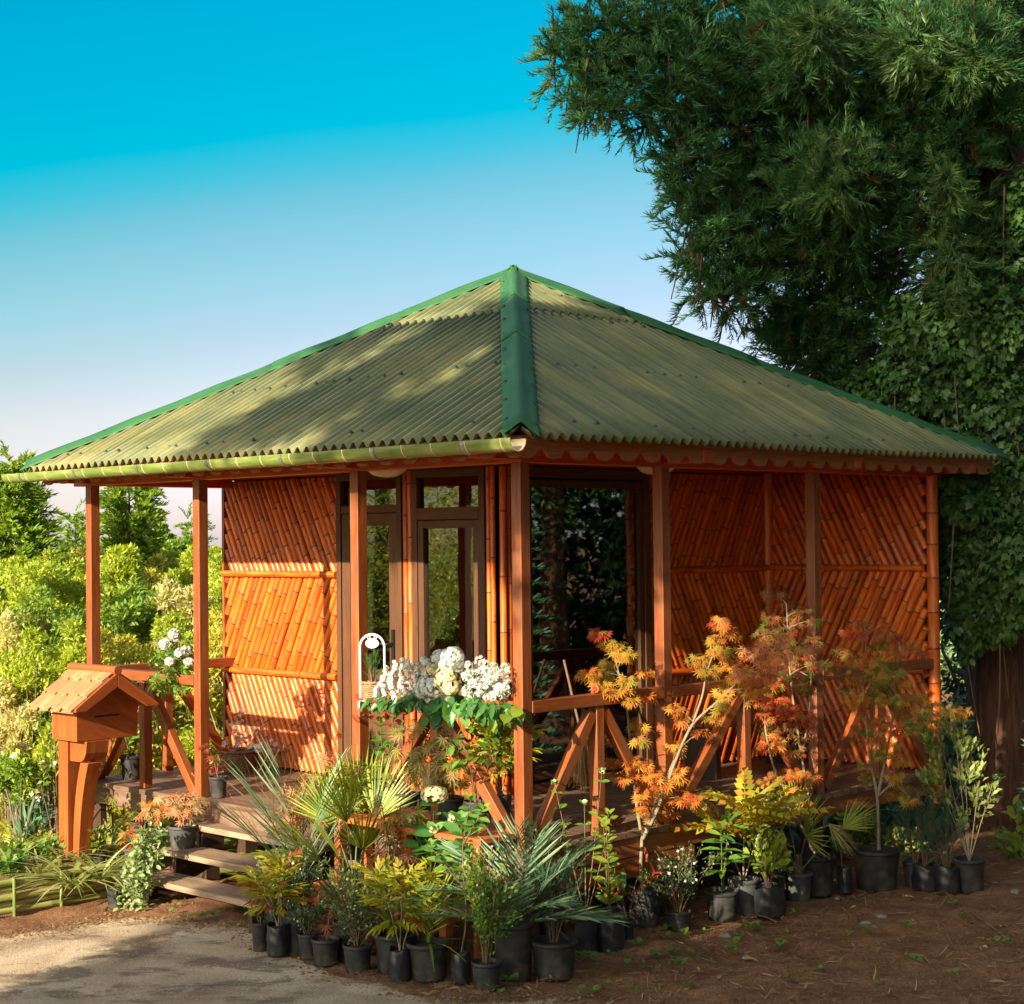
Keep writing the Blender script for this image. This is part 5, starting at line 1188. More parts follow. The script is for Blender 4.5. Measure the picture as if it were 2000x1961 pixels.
BG = [(60, 1130, 19, 70, 45, 'lf_garden', 'bright green bush below the tall conifer at the left edge'), (140, 1120, 23, 60, 40, 'lf_garden_yellow', 'yellow-green bush beside the leftmost post, on the skyline'), (190, 1150, 20, 50, 40, 'lf_garden', 'fresh green bush partly behind the leftmost post'), (30, 1230, 16.8, 60, 45, 'lf_garden_cream', 'cream-flecked bush at the left edge above the mailbox'), (110, 1210, 17.2, 60, 45, 'lf_garden_deep', 'deeper green bush above the mailbox roof'), (320, 1120, 24, 55, 40, 'lf_garden_yellow', 'yellow bush between the left posts under the rounded tree'), (380, 1120, 22, 50, 45, 'lf_garden', 'green bush behind the second post from the left'), (270, 1200, 18.5, 60, 50, 'lf_garden_deep', 'shaded green bush in the middle of the left gap'), (345, 1190, 19, 55, 40, 'lf_garden_cream', 'cream-flowered bush left of the second post'), (430, 1150, 19.5, 40, 60, 'lf_garden', 'green bush seen through the gap before the bamboo wall'), (230, 1260, 17.2, 70, 40, 'lf_garden_yellow', 'yellow bush just above the porch rail'), (330, 1260, 17.4, 60, 45, 'lf_garden', 'green bush behind the flower bouquet on the rail'), (420, 1250, 17.2, 50, 60, 'lf_garden_yellow', 'sunlit yellow bush beside the bamboo wall'), (150, 1280, 16, 50, 35, 'lf_garden', 'green bush right behind the mailbox roof'), (50, 1320, 15.2, 60, 45, 'lf_garden', 'leafy green bush left of the mailbox box'), (20, 1400, 14.6, 45, 45, 'lf_garden_cream', 'pale straggly bush at the left edge beside the mailbox'), (85, 1400, 15.4, 35, 40, 'lf_garden_deep', 'small green bush against the mailbox post'), (280, 1340, 16.6, 70, 40, 'lf_garden_yellow', 'yellow-green low bush behind the porch railing'), (390, 1340, 16.6, 50, 45, 'lf_garden_yellow', 'low yellow bush under the end rail'), (270, 1430, 16.4, 80, 35, 'lf_garden_yellow', 'bright low bush seen through the railing braces'), (400, 1430, 16.4, 60, 35, 'lf_garden', 'low green bush behind the end railing'), (40, 1500, 13.9, 55, 40, 'lf_garden_deep', 'dark green bush behind the iris leaves'), (100, 1470, 14.4, 40, 40, 'lf_garden', 'green bush behind the mailbox post foot')]
for x, y, Yd, w_, h_, mt_, lab in BG:
    s_ = .10 if Yd > 18 else .075
    shrub('garden_bush', lab, 'bush', mass(x, y, Yd, w_*1.15, h_*1.2, 7)+mass(x, y+h_*1.1, Yd+.2, w_*1.1, h_, 3), 5200, s_*.72, ['rhomb', 'rhomb', 'lance'], mt_, GB, trunkr=.015)
# undergrowth carpeting the slope
n = 14000; P = np.stack([rng.uniform(-9, 0.5, n), 13.9+rng.uniform(0, 1, n)**1.3*20, np.zeros(n)], 1)
uu = -(P[:, 0]-OX)*cos(TH)+(P[:, 1]-OY)*sin(TH); vv = (P[:, 0]-OX)*sin(TH)+(P[:, 1]-OY)*cos(TH); ok = ~((uu < 5.1) & (vv > -.4) & (vv < 4.9)); P = P[ok]
P[:, 2] = land(P[:, 0], P[:, 1])+rng.uniform(0, .35, len(P))*(.5+.5*np.sin(P[:, 0]*2.1)*np.cos(P[:, 1]*1.7))
L = Leaves(); L.add('nandina', P, nrm(rv(len(P), .5)), nrm(np.array([0, -.3, 1.])+rv(len(P))*.5), rng.uniform(.10, .22, len(P))); k = 30000; Q = np.stack([rng.uniform(-7.5, -.3, k), rng.uniform(14.8, 24, k), np.zeros(k)], 1); tpz = 1.05+.45*np.sin(Q[:, 0]*3.1+Q[:, 1])+.3*np.sin(Q[:, 1]*4.3-Q[:, 0]*2)+.05*(Q[:, 1]-15)
uu = -(Q[:, 0]-OX)*cos(TH)+(Q[:, 1]-OY)*sin(TH); ok = uu > 5.3; Q[:, 2] = land(Q[:, 0], Q[:, 1])+tpz*rng.uniform(.1, 1, k)**.7; Q = Q[ok]; k = len(Q)
L.add('rhomb', Q, rv(k, .4), nrm(np.array([-.2, -.5, .7])+rv(k)*.6), rng.uniform(.035, .075, k)); tag(L.build('undergrowth', 'lf_garden_yellow', None, (0, 0, 0)), kind='stuff')
k = 5200; Q = np.stack([rng.uniform(-7.0, -.3, k), rng.uniform(14.6, 21, k), np.zeros(k)], 1); uu = -(Q[:, 0]-OX)*cos(TH)+(Q[:, 1]-OY)*sin(TH); Q = Q[(uu > 5.25) & (np.sin(Q[:, 0]*2.3)+np.sin(Q[:, 1]*1.9+1) > -.3)]; k = len(Q); Q[:, 2] = land(Q[:, 0], Q[:, 1])
L = Leaves(); L.add('stick', Q, nrm(rv(k)*.28+np.array([0, 0, 1.])), rv(k)*np.array([1, 1, .1]), rng.uniform(.6, 1.35, k), .5); L.add('lance', Q+np.array([0, 0, 1.])*rng.uniform(.6, 1.2, (k, 1)), rv(k, .6), rv(k), rng.uniform(.06, .13, k)); tag(L.build('tall_grass', 'lf_garden_cream', None, (0, 0, 0)), kind='stuff')
# distant woods closing the horizon
n = 60000; a = rng.uniform(-.5, .5, n); Yd = rng.uniform(45, 90, n); hh = .7+.7*np.sin(a*23)+.5*np.sin(a*61+1)+.4*np.sin(a*140); P = np.stack([np.tan(a)*Yd, Yd, -1.2+(hh+1.2)*rng.uniform(0, 1, n)**.6], 1)
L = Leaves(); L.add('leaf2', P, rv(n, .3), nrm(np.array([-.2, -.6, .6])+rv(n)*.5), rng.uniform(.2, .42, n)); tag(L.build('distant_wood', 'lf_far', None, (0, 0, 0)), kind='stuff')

# trees of the garden around the camera: they shade the pavilion and show in its windows
SH = [  # where their shade falls (photo pixel, height there), distance towards the sun, clump radius
]
def shade_clumps(lst):
    out = []
    for x, y, Yd, t_, r in lst: out.append((at_y(x, y, Yd)+S*t_, (r, r, r*.8)))
    return out
SHADE = [(1120, 690, 11.3, 13, .85), (1260, 740, 11.6, 12.5, .95), (1400, 790, 12.0, 13, .9), (1560, 820, 12.6, 13.5, .95), (1710, 850, 13.2, 13, .9), (1850, 875, 13.7, 13, .8), (1300, 640, 13.0, 13, .7), (1150, 800, 10.3, 12.5, .7), (1450, 720, 13.0, 13, .7), (1080, 600, 13.0, 12, .45), (1650, 760, 13.6, 13, .7),
 (930, 640, 12.6, 12.5, .35), (830, 690, 12.5, 12.6, .36), (720, 740, 12.3, 12.4, .38), (600, 790, 12.2, 12.5, .36), (520, 840, 12.4, 12.7, .25), (960, 800, 10.2, 12.2, .42), (860, 810, 10.8, 12.0, .36), (740, 840, 11.3, 12.2, .28), (980, 730, 10.9, 12, .25), (650, 690, 13.4, 12.4, .2),
 (1250, 1000, 11.4, 12, .8), (1580, 1100, 12.7, 12.4, 1.0), (1780, 1200, 13.6, 12.5, .9), (1150, 1250, 11, 12, .45), (1100, 1480, 11, 12.2, .8), (1330, 1500, 11.4, 12, .75), (1640, 1560, 12.2, 12.4, .5),
 (1300, 1790, 10.6, 12, .45), (1500, 1780, 11, 12.4, .4), (1700, 1770, 11.8, 12.2, .45), (1900, 1760, 12, 12.3, .5), (1250, 1945, 9.5, 12, .4), (1480, 1900, 9.8, 12.5, .35), (1720, 1880, 10, 12.2, .4), (1950, 1850, 10.2, 12.1, .45), (1600, 1950, 9.4, 12.3, .35), (1850, 1950, 9.4, 12.5, .35), (1050, 1890, 9.8, 12.2, .4),
 (850, 1850, 10, 12.3, .45), (690, 1820, 10.3, 12.1, .4), (600, 1880, 10.2, 12.5, .42), (470, 1850, 10.8, 12.2, .38), (760, 1950, 9.5, 12.2, .55), (480, 1940, 9.8, 12.4, .33), (300, 1890, 10.3, 12.5, .28), (60, 1945, 9.7, 12.3, .35), (470, 1720, 11.5, 12, .25), (160, 1880, 10.5, 12, .2), (450, 1865, 10.7, 12.3, .42), (330, 1885, 10.4, 12.6, .35), (560, 1915, 10, 12.4, .45), (420, 1945, 9.7, 12.1, .4), (40, 1955, 9.6, 12.2, .4), (650, 1945, 9.6, 12.5, .5), (1080, 1560, 11.2, 12.2, .6), (1200, 1570, 11.6, 12.4, .6), (1020, 1540, 11, 12.6, .35), (1500, 1450, 14.2, 12.3, .5), (1650, 1380, 14.3, 12.6, .55), (1760, 1400, 14.3, 12.2, .5), (1350, 1480, 12.8, 12.4, .5), (1130, 1500, 11.8, 12.1, .4), (1250, 1560, 12, 12.5, .5), (1420, 1380, 13.4, 12.8, .45), (1580, 1300, 14.2, 12.1, .45), (1700, 1250, 14.3, 12.5, .5)]
SHADE_CEDAR = [(1200, 130, 14.5, 13, .8), (1350, 80, 14.6, 13.3, .9), (1480, 200, 14.6, 13, .9), (1380, 330, 14.5, 13.4, .8), (1530, 380, 14.6, 13, .9), (1450, 500, 14.6, 13.2, .8), (1620, 520, 14.6, 13.5, .9), (1700, 330, 14.2, 13, .8), (1760, 620, 14.6, 13.3, .8), (1950, 250, 14.2, 13, .7), (1960, 500, 14.3, 13.4, .8), (1930, 800, 14.3, 13, .8), (1880, 1050, 14.4, 13.3, .8), (1960, 1200, 14.3, 13, .8), (1920, 1450, 14.6, 13.2, .8), (1780, 800, 14.8, 13.1, .6), (1620, 700, 15, 13.4, .7), (1560, 60, 14.5, 13.2, .5), (1700, 100, 14.2, 13.4, .45)]
SUNNY = [(770, 1330, 11), (860, 1320, 10.9), (960, 1330, 10.6), (455, 1400, 14.5), (560, 1420, 14.2), (640, 1440, 13.8), (170, 1350, 12.9), (100, 1700, 12.8), (420, 1660, 12.2), (380, 1720, 12.2), (1450, 1290, 11.2), (1560, 1265, 11.2), (1400, 1240, 11.2), (860, 1600, 10.4), (640, 1640, 10.8), (70, 1846, 10.9), (310, 1812, 11.2), (190, 1822, 11.2), (140, 1912, 10.2), (1280, 1540, 11.1), (1750, 1330, 12.2), (1460, 1620, 11.6), (250, 860, 13.3), (400, 800, 12.9), (500, 740, 12.9), (700, 620, 13.2), (860, 590, 13.2), (840, 735, 11.9), (700, 800, 11.8), (1050, 590, 13.0), (1060, 720, 11.2), (300, 1300, 17), (400, 1200, 18), (100, 1200, 17), (1290, 1000, 11.5), (1290, 1150, 11.5), (1190, 1290, 11), (1220, 1480, 11), (1290, 1540, 11), (1335, 1560, 11), (1250, 1430, 11), (1520, 1395, 12), (1495, 1360, 12), (1540, 1520, 12), (1700, 1300, 12.3), (1735, 1400, 12.3), (1680, 1240, 12.3), (540, 1720, 10.7), (700, 1760, 10.3), (780, 1780, 10.1), (1195, 1710, 10.5), (1450, 1640, 11.5), (1510, 1690, 11.2), (1900, 1500, 12.3), (950, 1780, 9.9), (1000, 1640, 10.2), (1600, 1600, 12), (1740, 1830, 10.7), (1420, 1880, 10), (500, 1740, 10.7), (600, 1750, 10.5), (640, 1770, 10.4), (760, 1720, 10.1), (830, 1800, 9.9), (880, 1700, 10.1), (905, 1790, 9.8), (1010, 1740, 9.9), (1050, 1650, 10.1), (1085, 1780, 9.9), (1140, 1700, 10.2), (820, 1450, 10.8), (960, 1480, 10.5), (1080, 1590, 10.2), (1330, 1740, 10.8)]
BRIGHT = [(1450, 1290, 11.2), (1500, 1300, 11.2), (1560, 1265, 11.2), (1400, 1240, 11.2), (1700, 1290, 12.3), (1735, 1380, 12.3), (1680, 1240, 12.3), (1740, 1330, 12.3), (1780, 1400, 12.3), (1640, 1300, 12.3), (1560, 1330, 12), (1520, 1380, 12), (870, 1290, 10.9), (790, 1320, 10.9), (950, 1310, 10.6), (1190, 1290, 11)]
def clear(c, r):
    for x, y, Yd in BRIGHT:
        q = c-at_y(x, y, Yd); q = q-S*(q@S)
        if np.linalg.norm(q) < r+.38: return False
    for x, y, Yd in SUNNY:
        q = c-at_y(x, y, Yd); q = q-S*(q@S)
        if np.linalg.norm(q) < r+.14: return False
    return True
def open_shade(x, y, Yd, t_, r):
    c = at_y(x, y, Yd)+S*t_
    while r > .15 and not clear(c, r): r *= .85
    return (c, (r, r, r*.85))
shc = [q for q in (open_shade(*a) for a in SHADE) if q[1][0] > .16]; shd = [(at_y(x, y, Yd)+S*t_, (r, r, r*.85)) for x, y, Yd, t_, r in SHADE_CEDAR]; NR = sum(1 for q in (open_shade(*a) for a in SHADE[:21]) if q[1][0] > .16)
def shade_tree(bp, part_, lab, n):
    rt = tag(root('shade_tree', bp), lab, 'tree', 'garden trees around the viewpoint'); bp = np.array(bp, float)
    trunk(rt, bp, .3, .12, 11, 'bark_grey'); b = MB()
    for c, r in part_:
        s0 = bp+np.array([0, 0, min(10.5, c[2]-.8)]); t_ = np.linspace(0, 1, 8)[:, None]; md = (s0+c)/2+np.array([0, 0, .4]); b.tube((1-t_)**2*s0+2*t_*(1-t_)*md+t_**2*c, np.linspace(.05, .012, 8), 6, False)
    b.build('limb', MATS['bark_grey'], rt); L = Leaves(); clumps(L, part_, n, .40, ['soft0', 'soft1', 'plume0'], .1, .2, .1); L.build('foliage', 'lf_garden_deep', rt)
shade_tree((-5.2, 2.0, 0), shc[:NR], 'tall broad tree left of the viewpoint, shading the pavilion roof', 9500)
shade_tree((-3.4, -2.2, 0), shc[NR:], 'tall spreading tree behind the viewpoint, shading the right porch and the soil', 6000)
shade_tree((-6.4, -.2, 0), [q for q in shd if clear(q[0], q[1][0])], 'very tall tree left of the path whose crown shades the cedar', 1500)
rr_ = [(W(-OH+d, t_-OH, ZR+d*KS)+S*(12+1.2*sin(7*t_+3*d)), (.40, .40, .34)) for t_ in np.arange(.55, 5.2, .42) for d in np.arange(.0, 2.3, .42) if t_ > d+.8 and t_ < A-d+.1]
shade_tree((-8.2, .8, 0), [q for q in rr_ if clear(q[0], .34)], 'tall tree at the far left whose crown shades the right roof slope', 3600)
GT = 'garden trees at the sides'
def bigtree(bp, h, w_, n, mat, lab, bk='bark_grey', zl=1.2, tp=('leaf2', 'lance'), size=.10):
    n = int(n*2.2)
    bp = np.array(bp, float); cl = []
    for _ in range(16):
        z = rng.uniform(zl, h); r = w_*(.45-.25*abs(z/h-.45)); a = rng.uniform(0, 6.28); q = rng.uniform(.2, 1)*w_*.45*(1-.6*max(0, z/h-.5)); cl.append((bp+np.array([cos(a)*q, sin(a)*q, z]), (r, r, r*.8)))
    rt = tag(root('garden_tree', bp), lab, 'tree', GT); trunk(rt, bp, .2, .08, h*.85, bk); L = Leaves(); clumps(L, cl, n, size, list(tp), .2, .5); L.build('foliage', mat, rt)
bigtree((-14.5, 12.5, 0), 5.6, 4.2, 6500, 'lf_garden_yellow', 'tall yellow-green tree well to the left of the pavilion', zl=.6)
bigtree((-16.5, 14.5, 0), 6.0, 4.0, 5500, 'lf_garden', 'tall green tree far to the left of the pavilion', zl=.6)
bigtree((-15.0, 9.4, 0), 5.4, 3.6, 5000, 'lf_garden_deep', 'dark green tree to the left of the path', zl=.6)
bigtree((8.5, 11.0, 0), 7.0, 3.6, 5200, 'lf_cedar', 'dark tree to the right of the pavilion', 'bark_cedar', 1.9)
bigtree((6.8, 5.2, 0), 10.0, 6.0, 6500, 'lf_cedar', 'broad dark tree at the right of the yard', 'bark_cedar', 3.4, size=.16)
bigtree((9.0, 8.0, 0), 11.0, 6.0, 6500, 'lf_cedar', 'tall dark tree shading the right side of the yard', 'bark_cedar', 3.0, size=.16)
bigtree((4.8, 1.0, 0), 10.0, 5.5, 6000, 'lf_cedar', 'dark tree to the right behind the viewpoint', 'bark_cedar', 4.0, size=.16)
bigtree((9.5, 13.4, 0), 7.5, 3.6, 5200, 'lf_ivy', 'dark leafy tree right of the cedar', 'bark_cedar', 1.9)
shrub('evergreen_hedge', 'tall dark hedge far to the right of the yard', 'hedge', [(np.array([12.5, y, z]), (1.2, 1.3, 1.4)) for y in np.arange(5, 19, 1.7) for z in (.6, 2.0, 3.4, 5.0, 6.6)], 15000, .3, 'leaf2', 'lf_dark', GT, base_=(12.5, 12, 0), trunkr=.06)
shrub('evergreen_hedge', 'dark hedge beyond the cedar, to the right', 'hedge', [(np.array([10.4, y, z]), (.9, 1.0, 1.0)) for y in np.arange(9, 17, 1.2) for z in (.5, 1.7, 2.9, 4.1)], 11000, .22, 'leaf2', 'lf_dark', GT, base_=(10.4, 12.5, 0), trunkr=.06)
for k_, (x_, y_, h_) in enumerate([(13, 3, 8.5), (12, -1, 9), (9.5, -4.5, 9), (6, -7, 9), (2, -9, 8)]):
    shrub('evergreen_hedge', ['tall dark evergreens far right of the viewpoint', 'dark evergreens right behind the viewpoint', 'evergreen clump behind the viewpoint, right', 'evergreen clump behind the viewpoint', 'evergreen clump straight behind the viewpoint'][k_], 'hedge', [(np.array([x_+rng.uniform(-1.6, 1.6), y_+rng.uniform(-1.6, 1.6), z]), (1.8, 1.8, 1.5)) for z in np.linspace(1, h_, 9)], 5200, .36, 'leaf2', 'lf_dark', GT, base_=(x_, y_, 0), trunkr=.08)
bigtree((8.0, 8.6, 0), 7.0, 3.2, 4000, 'lf_cedar', 'dark tree at the right of the soil yard', 'bark_cedar', 2.0)

# ------------------------------------------------------------------ planting by the mailbox
def bedg(px, py): return on_z(px, py, BEDZ)
eg = tag(root('bamboo_edging', on_z(110, 1770, 0)), 'low edging of stacked green bamboo poles holding the flower bed at lower left', 'edging')
e0, e1 = on_z(-60, 1800, 0), on_z(226, 1752, 0)
for k in range(5):
    b = MB(); zz = .03+.048*k; off = np.array([0, .02*(k % 2), 0]); sg = np.array([0, 0, 1.])
    fcane(b, e0+off+sg*(zz+rng.uniform(-.012, .012)), e1+off+sg*(zz+rng.uniform(-.012, .012))+(e1-e0)*rng.uniform(-.06, .03), .023*rng.uniform(.85, 1.08), 10, .33); b.build('pole', MATS['bamboo_edging'], eg)
for f in (.30, .62):
    b = MB(); p = e0+(e1-e0)*f+np.array([.005, -.035, 0]); b.tube([p+[0, 0, -.05], p+[0, 0, .25]], .013, 8); b.build('stake', MATS['bamboo_green'], eg)
GV = 'cream-striped grasses behind the bamboo edging'
for i, (x, y, L_, lab) in enumerate([(20, 1700, .34, 'cream-striped grass tuft at the left edge behind the bamboo edging'), (75, 1715, .34, 'second striped grass tuft from the left behind the edging'), (118, 1690, .36, 'striped grass tuft rising just left of the mailbox post foot'), (140, 1735, .36, 'striped grass tuft spilling over the edging below the mailbox post'), (195, 1725, .34, 'striped grass tuft at the right end of the bamboo edging'), (215, 1665, .36, 'striped grass tuft right of the mailbox post'), (40, 1660, .3, 'striped grass tuft farther back at the left edge'), (255, 1650, .28, 'thin striped grass tuft before the deck edge')]):
    g = bedg(x, y); rt = tag(root('striped_grass', g), lab, 'grass tuft', GV); straps(rt, g, 60, L_*1.12, 1.0, 'lf_grassvar', 'bladearc', 1.0, .03)
for x, y, L_, nb, lab in [(62, 1640, .52, 20, 'blue-green iris fan with broad upright leaves left of the mailbox post'), (88, 1625, .44, 14, 'second iris fan close behind the mailbox post'), (45, 1655, .40, 12, 'smaller iris clump in front at far left')]:
    g = bedg(x, y); rt = tag(root('iris', g), lab, 'iris', 'iris clumps by the mailbox'); straps(rt, g, nb, L_, .34, 'lf_iris', 'bladeup', 1.0, .10)
g = bedg(92, 1650); rt = tag(root('eucalyptus_sapling', g), 'sapling with round silvery leaves beside the mailbox post', 'sapling')
broadleaf(rt, g, .78, 2, .14, 6, .085, 'lf_bluegreen', 'broad', 'stem_grey')
for x, y, lab, mt_ in [(20, 1715, 'leafy ground plant in the bed corner at the left edge', 'lf_mid'), (100, 1690, 'low green ground plant between the striped grasses', 'lf_mid'), (180, 1680, 'low leafy plant at the right foot of the mailbox post', 'lf_lime'), (55, 1690, 'round-leaved bed plant in front of the iris', 'lf_garden_deep')]:
    g = bedg(x, y); rt = tag(root('bed_plant', g), lab, 'plant', 'low plants in the flower bed'); bushy(rt, g, .2, .34, 7, 150, .055, 'broad', mt_, .15, twigs=1)
# ------------------------------------------------------------------ potted plants: front row, left to right
v3 = lambda *a: np.array(a, float)
r_, p = potted('potted_shrub', 'small black pot leftmost in the front row, beside the steps, with a wispy shrub', 'potted plant', 507, 1860, 36, 60); bushy(r_, p, .22, .2, 4, 60, .03, 'leaf2', 'lf_mid', .2)
r_, p = potted('potted_nandina', 'red-tipped yellow nandina in a black plastic bag at the left end of the front row', 'potted plant', 541, 1871, 48, 64, kind='bag'); nandina(r_, p, .42, .42, 60, .15, 'lf_nandina', 'lf_redtip', .16)
r_, p = potted('potted_shrub', 'greyish bag with a thin grassy plant behind the first nandina', 'potted plant', 535, 1822, 34, 46, kind='bag'); straps(r_, p, 16, .4, .5, 'lf_fine', 'blade')
r_, p = potted('potted_white_shrub', 'tall grey pot holding a fine-leaved shrub dotted with tiny white flowers, left', 'potted plant', 572, 1864, 62, 90, mat='pot_grey'); bushy(r_, p, .45, .48, 12, 900, .026, 'leaf2', 'lf_fine', .2, flowers=(46, .016, 'petal4', 'petal_white'))
r_, p = potted('potted_white_shrub', 'narrow black pot of low dark shrub between grey pot and red maple seedling', 'potted plant', 600, 1876, 42, 52); bushy(r_, p, .26, .26, 8, 330, .026, 'leaf2', 'lf_fine', .15, flowers=(10, .014, 'petal4', 'petal_white'))
r_, p = potted('potted_maple', 'bare-stemmed little red maple seedling in a wide low black pot, front row left', 'potted plant', 634, 1889, 57, 54); maple(r_, p, .36, .26, 26, .06, 'lf_maple_red', 'lf_maple_dusk', .35, nst=1, t0=.6)
r_, p = potted('potted_grass', 'dark tall pot half hidden behind the red maple seedling, with grassy leaves', 'potted plant', 673, 1878, 52, 80); straps(r_, p, 30, .5, .6, 'lf_fine', 'blade')
r_, p = potted('potted_white_shrub', 'bushy fine-leaved shrub with white dots in a round black pot, front row, third big pot', 'potted plant', 697, 1903, 59, 58); bushy(r_, p, .50, .50, 14, 1200, .026, 'leaf2', 'lf_fine', .12, flowers=(60, .016, 'petal4', 'petal_white'), mat2='lf_lime', f2=.2)
r_, p = potted('potted_palm', 'young narrow-leaved palm in a black pot behind the second plastic bag', 'potted plant', 768, 1904, 84, 78); straps(r_, p, 26, .42, .7, 'lf_fanpalm', 'blade', 1, .02); 
r_, p = potted('potted_nandina', 'golden nandina on a thin stem in a slim black bag, front row centre-left', 'potted plant', 779, 1920, 45, 66, kind='bag'); nandina(r_, p, .58, .46, 70, .15, 'lf_nandina', 'lf_redtip', .06, nst=3)
r_, p = potted('potted_palm', 'small feather palm with two arching broad leaves in a round black pot, front row centre', 'potted plant', 835, 1920, 87, 76)
datepalm(r_, p, [(-.35, -.1, 1, .42), (.2, .1, 1, .45), (.05, -.3, 1, .4), (.4, -.2, .9, .38), (-.2, .3, 1, .4)], 'lf_fanpalm', ('frondup',)); straps(r_, p, 4, .36, 1.4, 'lf_fanpalm', 'bladearc')
r_, p = potted('potted_rhododendron', 'tall single-stemmed plant with rosettes of rounded leaves in a wrinkled bag, front row centre', 'potted plant', 900, 1925, 43, 66, kind='bag')
q = [p+v3(0, 0, 0), p+v3(.02, .02, .18), p+v3(.03, .0, .4), p+v3(.02, .02, .66), p+v3(.04, .02, .86)]; q = np.array([np.array(q[0])*(1-t)+np.array(q[-1])*t+v3(.02*sin(t*7), 0, 0) for t in np.linspace(0, 1, 8)])
broadleaf(r_, p, .86, 1, .1, 6, .10, 'lf_mid', 'oval', 'stem_brown', stems=[q, bez(q[3], (-.6, -.2, .7), .3, (0, 0, .1)), bez(q[5], (.5, -.2, .8), .22, (0, 0, .1))], t0=.35)
r_, p = potted('potted_white_shrub', 'upright small-leaved shrub in the foremost small black pot at the bottom centre', 'potted plant', 950, 1938, 60, 58); bushy(r_, p, .72, .32, 12, 1000, .032, 'leaf2', 'lf_mid', .08, mat2='lf_lime', f2=.4, flowers=(14, .018, 'petal4', 'petal_white'), twigs=3)
r_, p = potted('potted_date_palm', 'big grey-green feather palm in the largest black pot of the front row', 'potted plant', 1004, 1920, 84, 118)
datepalm(r_, p, [(-.95, .0, .62, .60), (.60, -.1, .85, .62), (-.30, .1, 1.2, .56), (1.0, -.25, .42, .60), (-.8, -.45, .40, .50), (.12, .2, 1.4, .62), (-.05, -.5, .9, .44), (1.0, .3, .22, .56), (.45, -.5, .8, .46), (-.6, .4, .9, .5), (.25, -.1, 1.2, .58), (-.6, -.2, 1.0, .5)], 'lf_datepalm', ('frond', 'frondup', 'frond2'))
r_, p = potted('potted_yew', 'feathery blue-green needle shrub in a wide pale-rimmed black pot, bottom centre', 'potted plant', 1083, 1917, 94, 76); whorled(r_, p, .46, .46, 7, 120, .15, 'lf_needle')
r_, p = potted('potted_rhododendron', 'budding rhododendron with pale bud clusters in a tall black pot behind the yew', 'potted plant', 1146, 1866, 51, 78)
sts = [bez(p, d, ln, (0, 0, .1), 8) for d, ln in (((-.25, .1, 1), .75), ((.0, .15, 1), .62), ((-.55, .0, .8), .55), ((.3, .1, 1), .45), ((.15, .1, 1.1), .80))]; broadleaf(r_, p, .7, 5, .4, 4, .085, 'lf_mid', 'oval', 'stem_brown', stems=sts, t0=.45)
F_ = Leaves(); [(blossom_ball(F_, s_[-1]+v3(0, 0, .015), .02, 10, .026), F_.build('flowers', 'petal_cream', r_), F_.q.clear()) for s_ in sts]
r_, p = potted('potted_camellia', 'yellow-green camellia shoot in a creased black bag, right of centre', 'potted plant', 1194, 1864, 52, 76, kind='bag'); broadleaf(r_, p, .70, 3, .22, 7, .10, 'lf_lime', 'oval', 'stem_brown', t0=.1, tip_up=.5)
r_, p = potted('potted_photinia', 'tiny pot with a thin red-tipped shrub right beside the camellia bag', 'potted plant', 1227, 1842, 28, 46); bushy(r_, p, .52, .34, 4, 46, .075, 'lance', 'lf_mid', .3, mat2='lf_redtip', f2=.6, twigs=1)
r_, p = potted('potted_white_shrub', 'low white-dotted spreading shrub in a small black pot before the orange maple', 'potted plant', 1328, 1822, 54, 40); bushy(r_, p, .46, .56, 14, 950, .024, 'leaf2', 'lf_fine', .25, flowers=(70, .019, 'petal4', 'petal_white'))
r_, p = potted('potted_loquat', 'upright plant with long drooping dark leaves in a black pot before the mahonia', 'potted plant', 1414, 1804, 67, 64); broadleaf(r_, p, .58, 2, .2, 5, .20, 'lf_mid', 'long', 'stem_green', t0=.3, tip_up=.1)
r_, p = potted('potted_mahonia', 'golden mahonia with ladder-like leaflets in the tall grey pot', 'potted plant', 1456, 1790, 62, 74, mat='pot_grey')
L = Leaves(); n = 34; a = np.arange(n)*2.4; ze = np.linspace(.1, 1.3, n); st_ = [bez(p, d, .46, (0, 0, .1), 8) for d in ((-.4, .1, 1), (.35, 0, 1), (0, -.25, 1))]; stem_mesh(r_, st_, .008, 'stem_grey'); tip = np.array([st_[i % 3][5+i % 3] for i in range(n)])
L.add('mahonia', tip, np.stack([np.cos(a), np.sin(a), ze], 1), np.array([0, -.2, 1.]), rng.uniform(.26, .40, n)); L.build('foliage', 'lf_mahonia', r_)
r_, p = potted('potted_privet', 'yellow-green glossy shrub in a square black bag right of the mahonia', 'potted plant', 1508, 1795, 60, 62, kind='bag'); bushy(r_, p, .46, .36, 7, 130, .075, 'oval', 'lf_lime', .2, twigs=2, up=.6)
r_, p = potted('potted_shrub', 'black pot mostly hidden behind the square bag, with a few dark leaves', 'potted plant', 1512, 1768, 58, 70); broadleaf(r_, p, .3, 3, .2, 3, .10, 'lf_mid', 'oval')
r_, p = potted('potted_fan_palm', 'small fan palm with one yellowing drooping leaf, in a grey pot beside the mahonia group', 'potted plant', 1563, 1765, 57, 60, mat='pot_grey')
fanpalm(r_, p, .5, 4, .36, 'lf_fanpalm', dirs=[(.55, -.1, .8, .46), (-.35, .1, 1, .42), (-.1, .2, 1, .4), (.1, -.3, 1, .35)], tps=('fanlong', 'fan2'), trunk=.14); A_ = Leaves(); A_.add('fanlong', p+v3(.20, -.05, .36), (.45, -.1, -.5), (.5, -.5, .7), .30); A_.build('frond', 'lf_palmdry', r_)
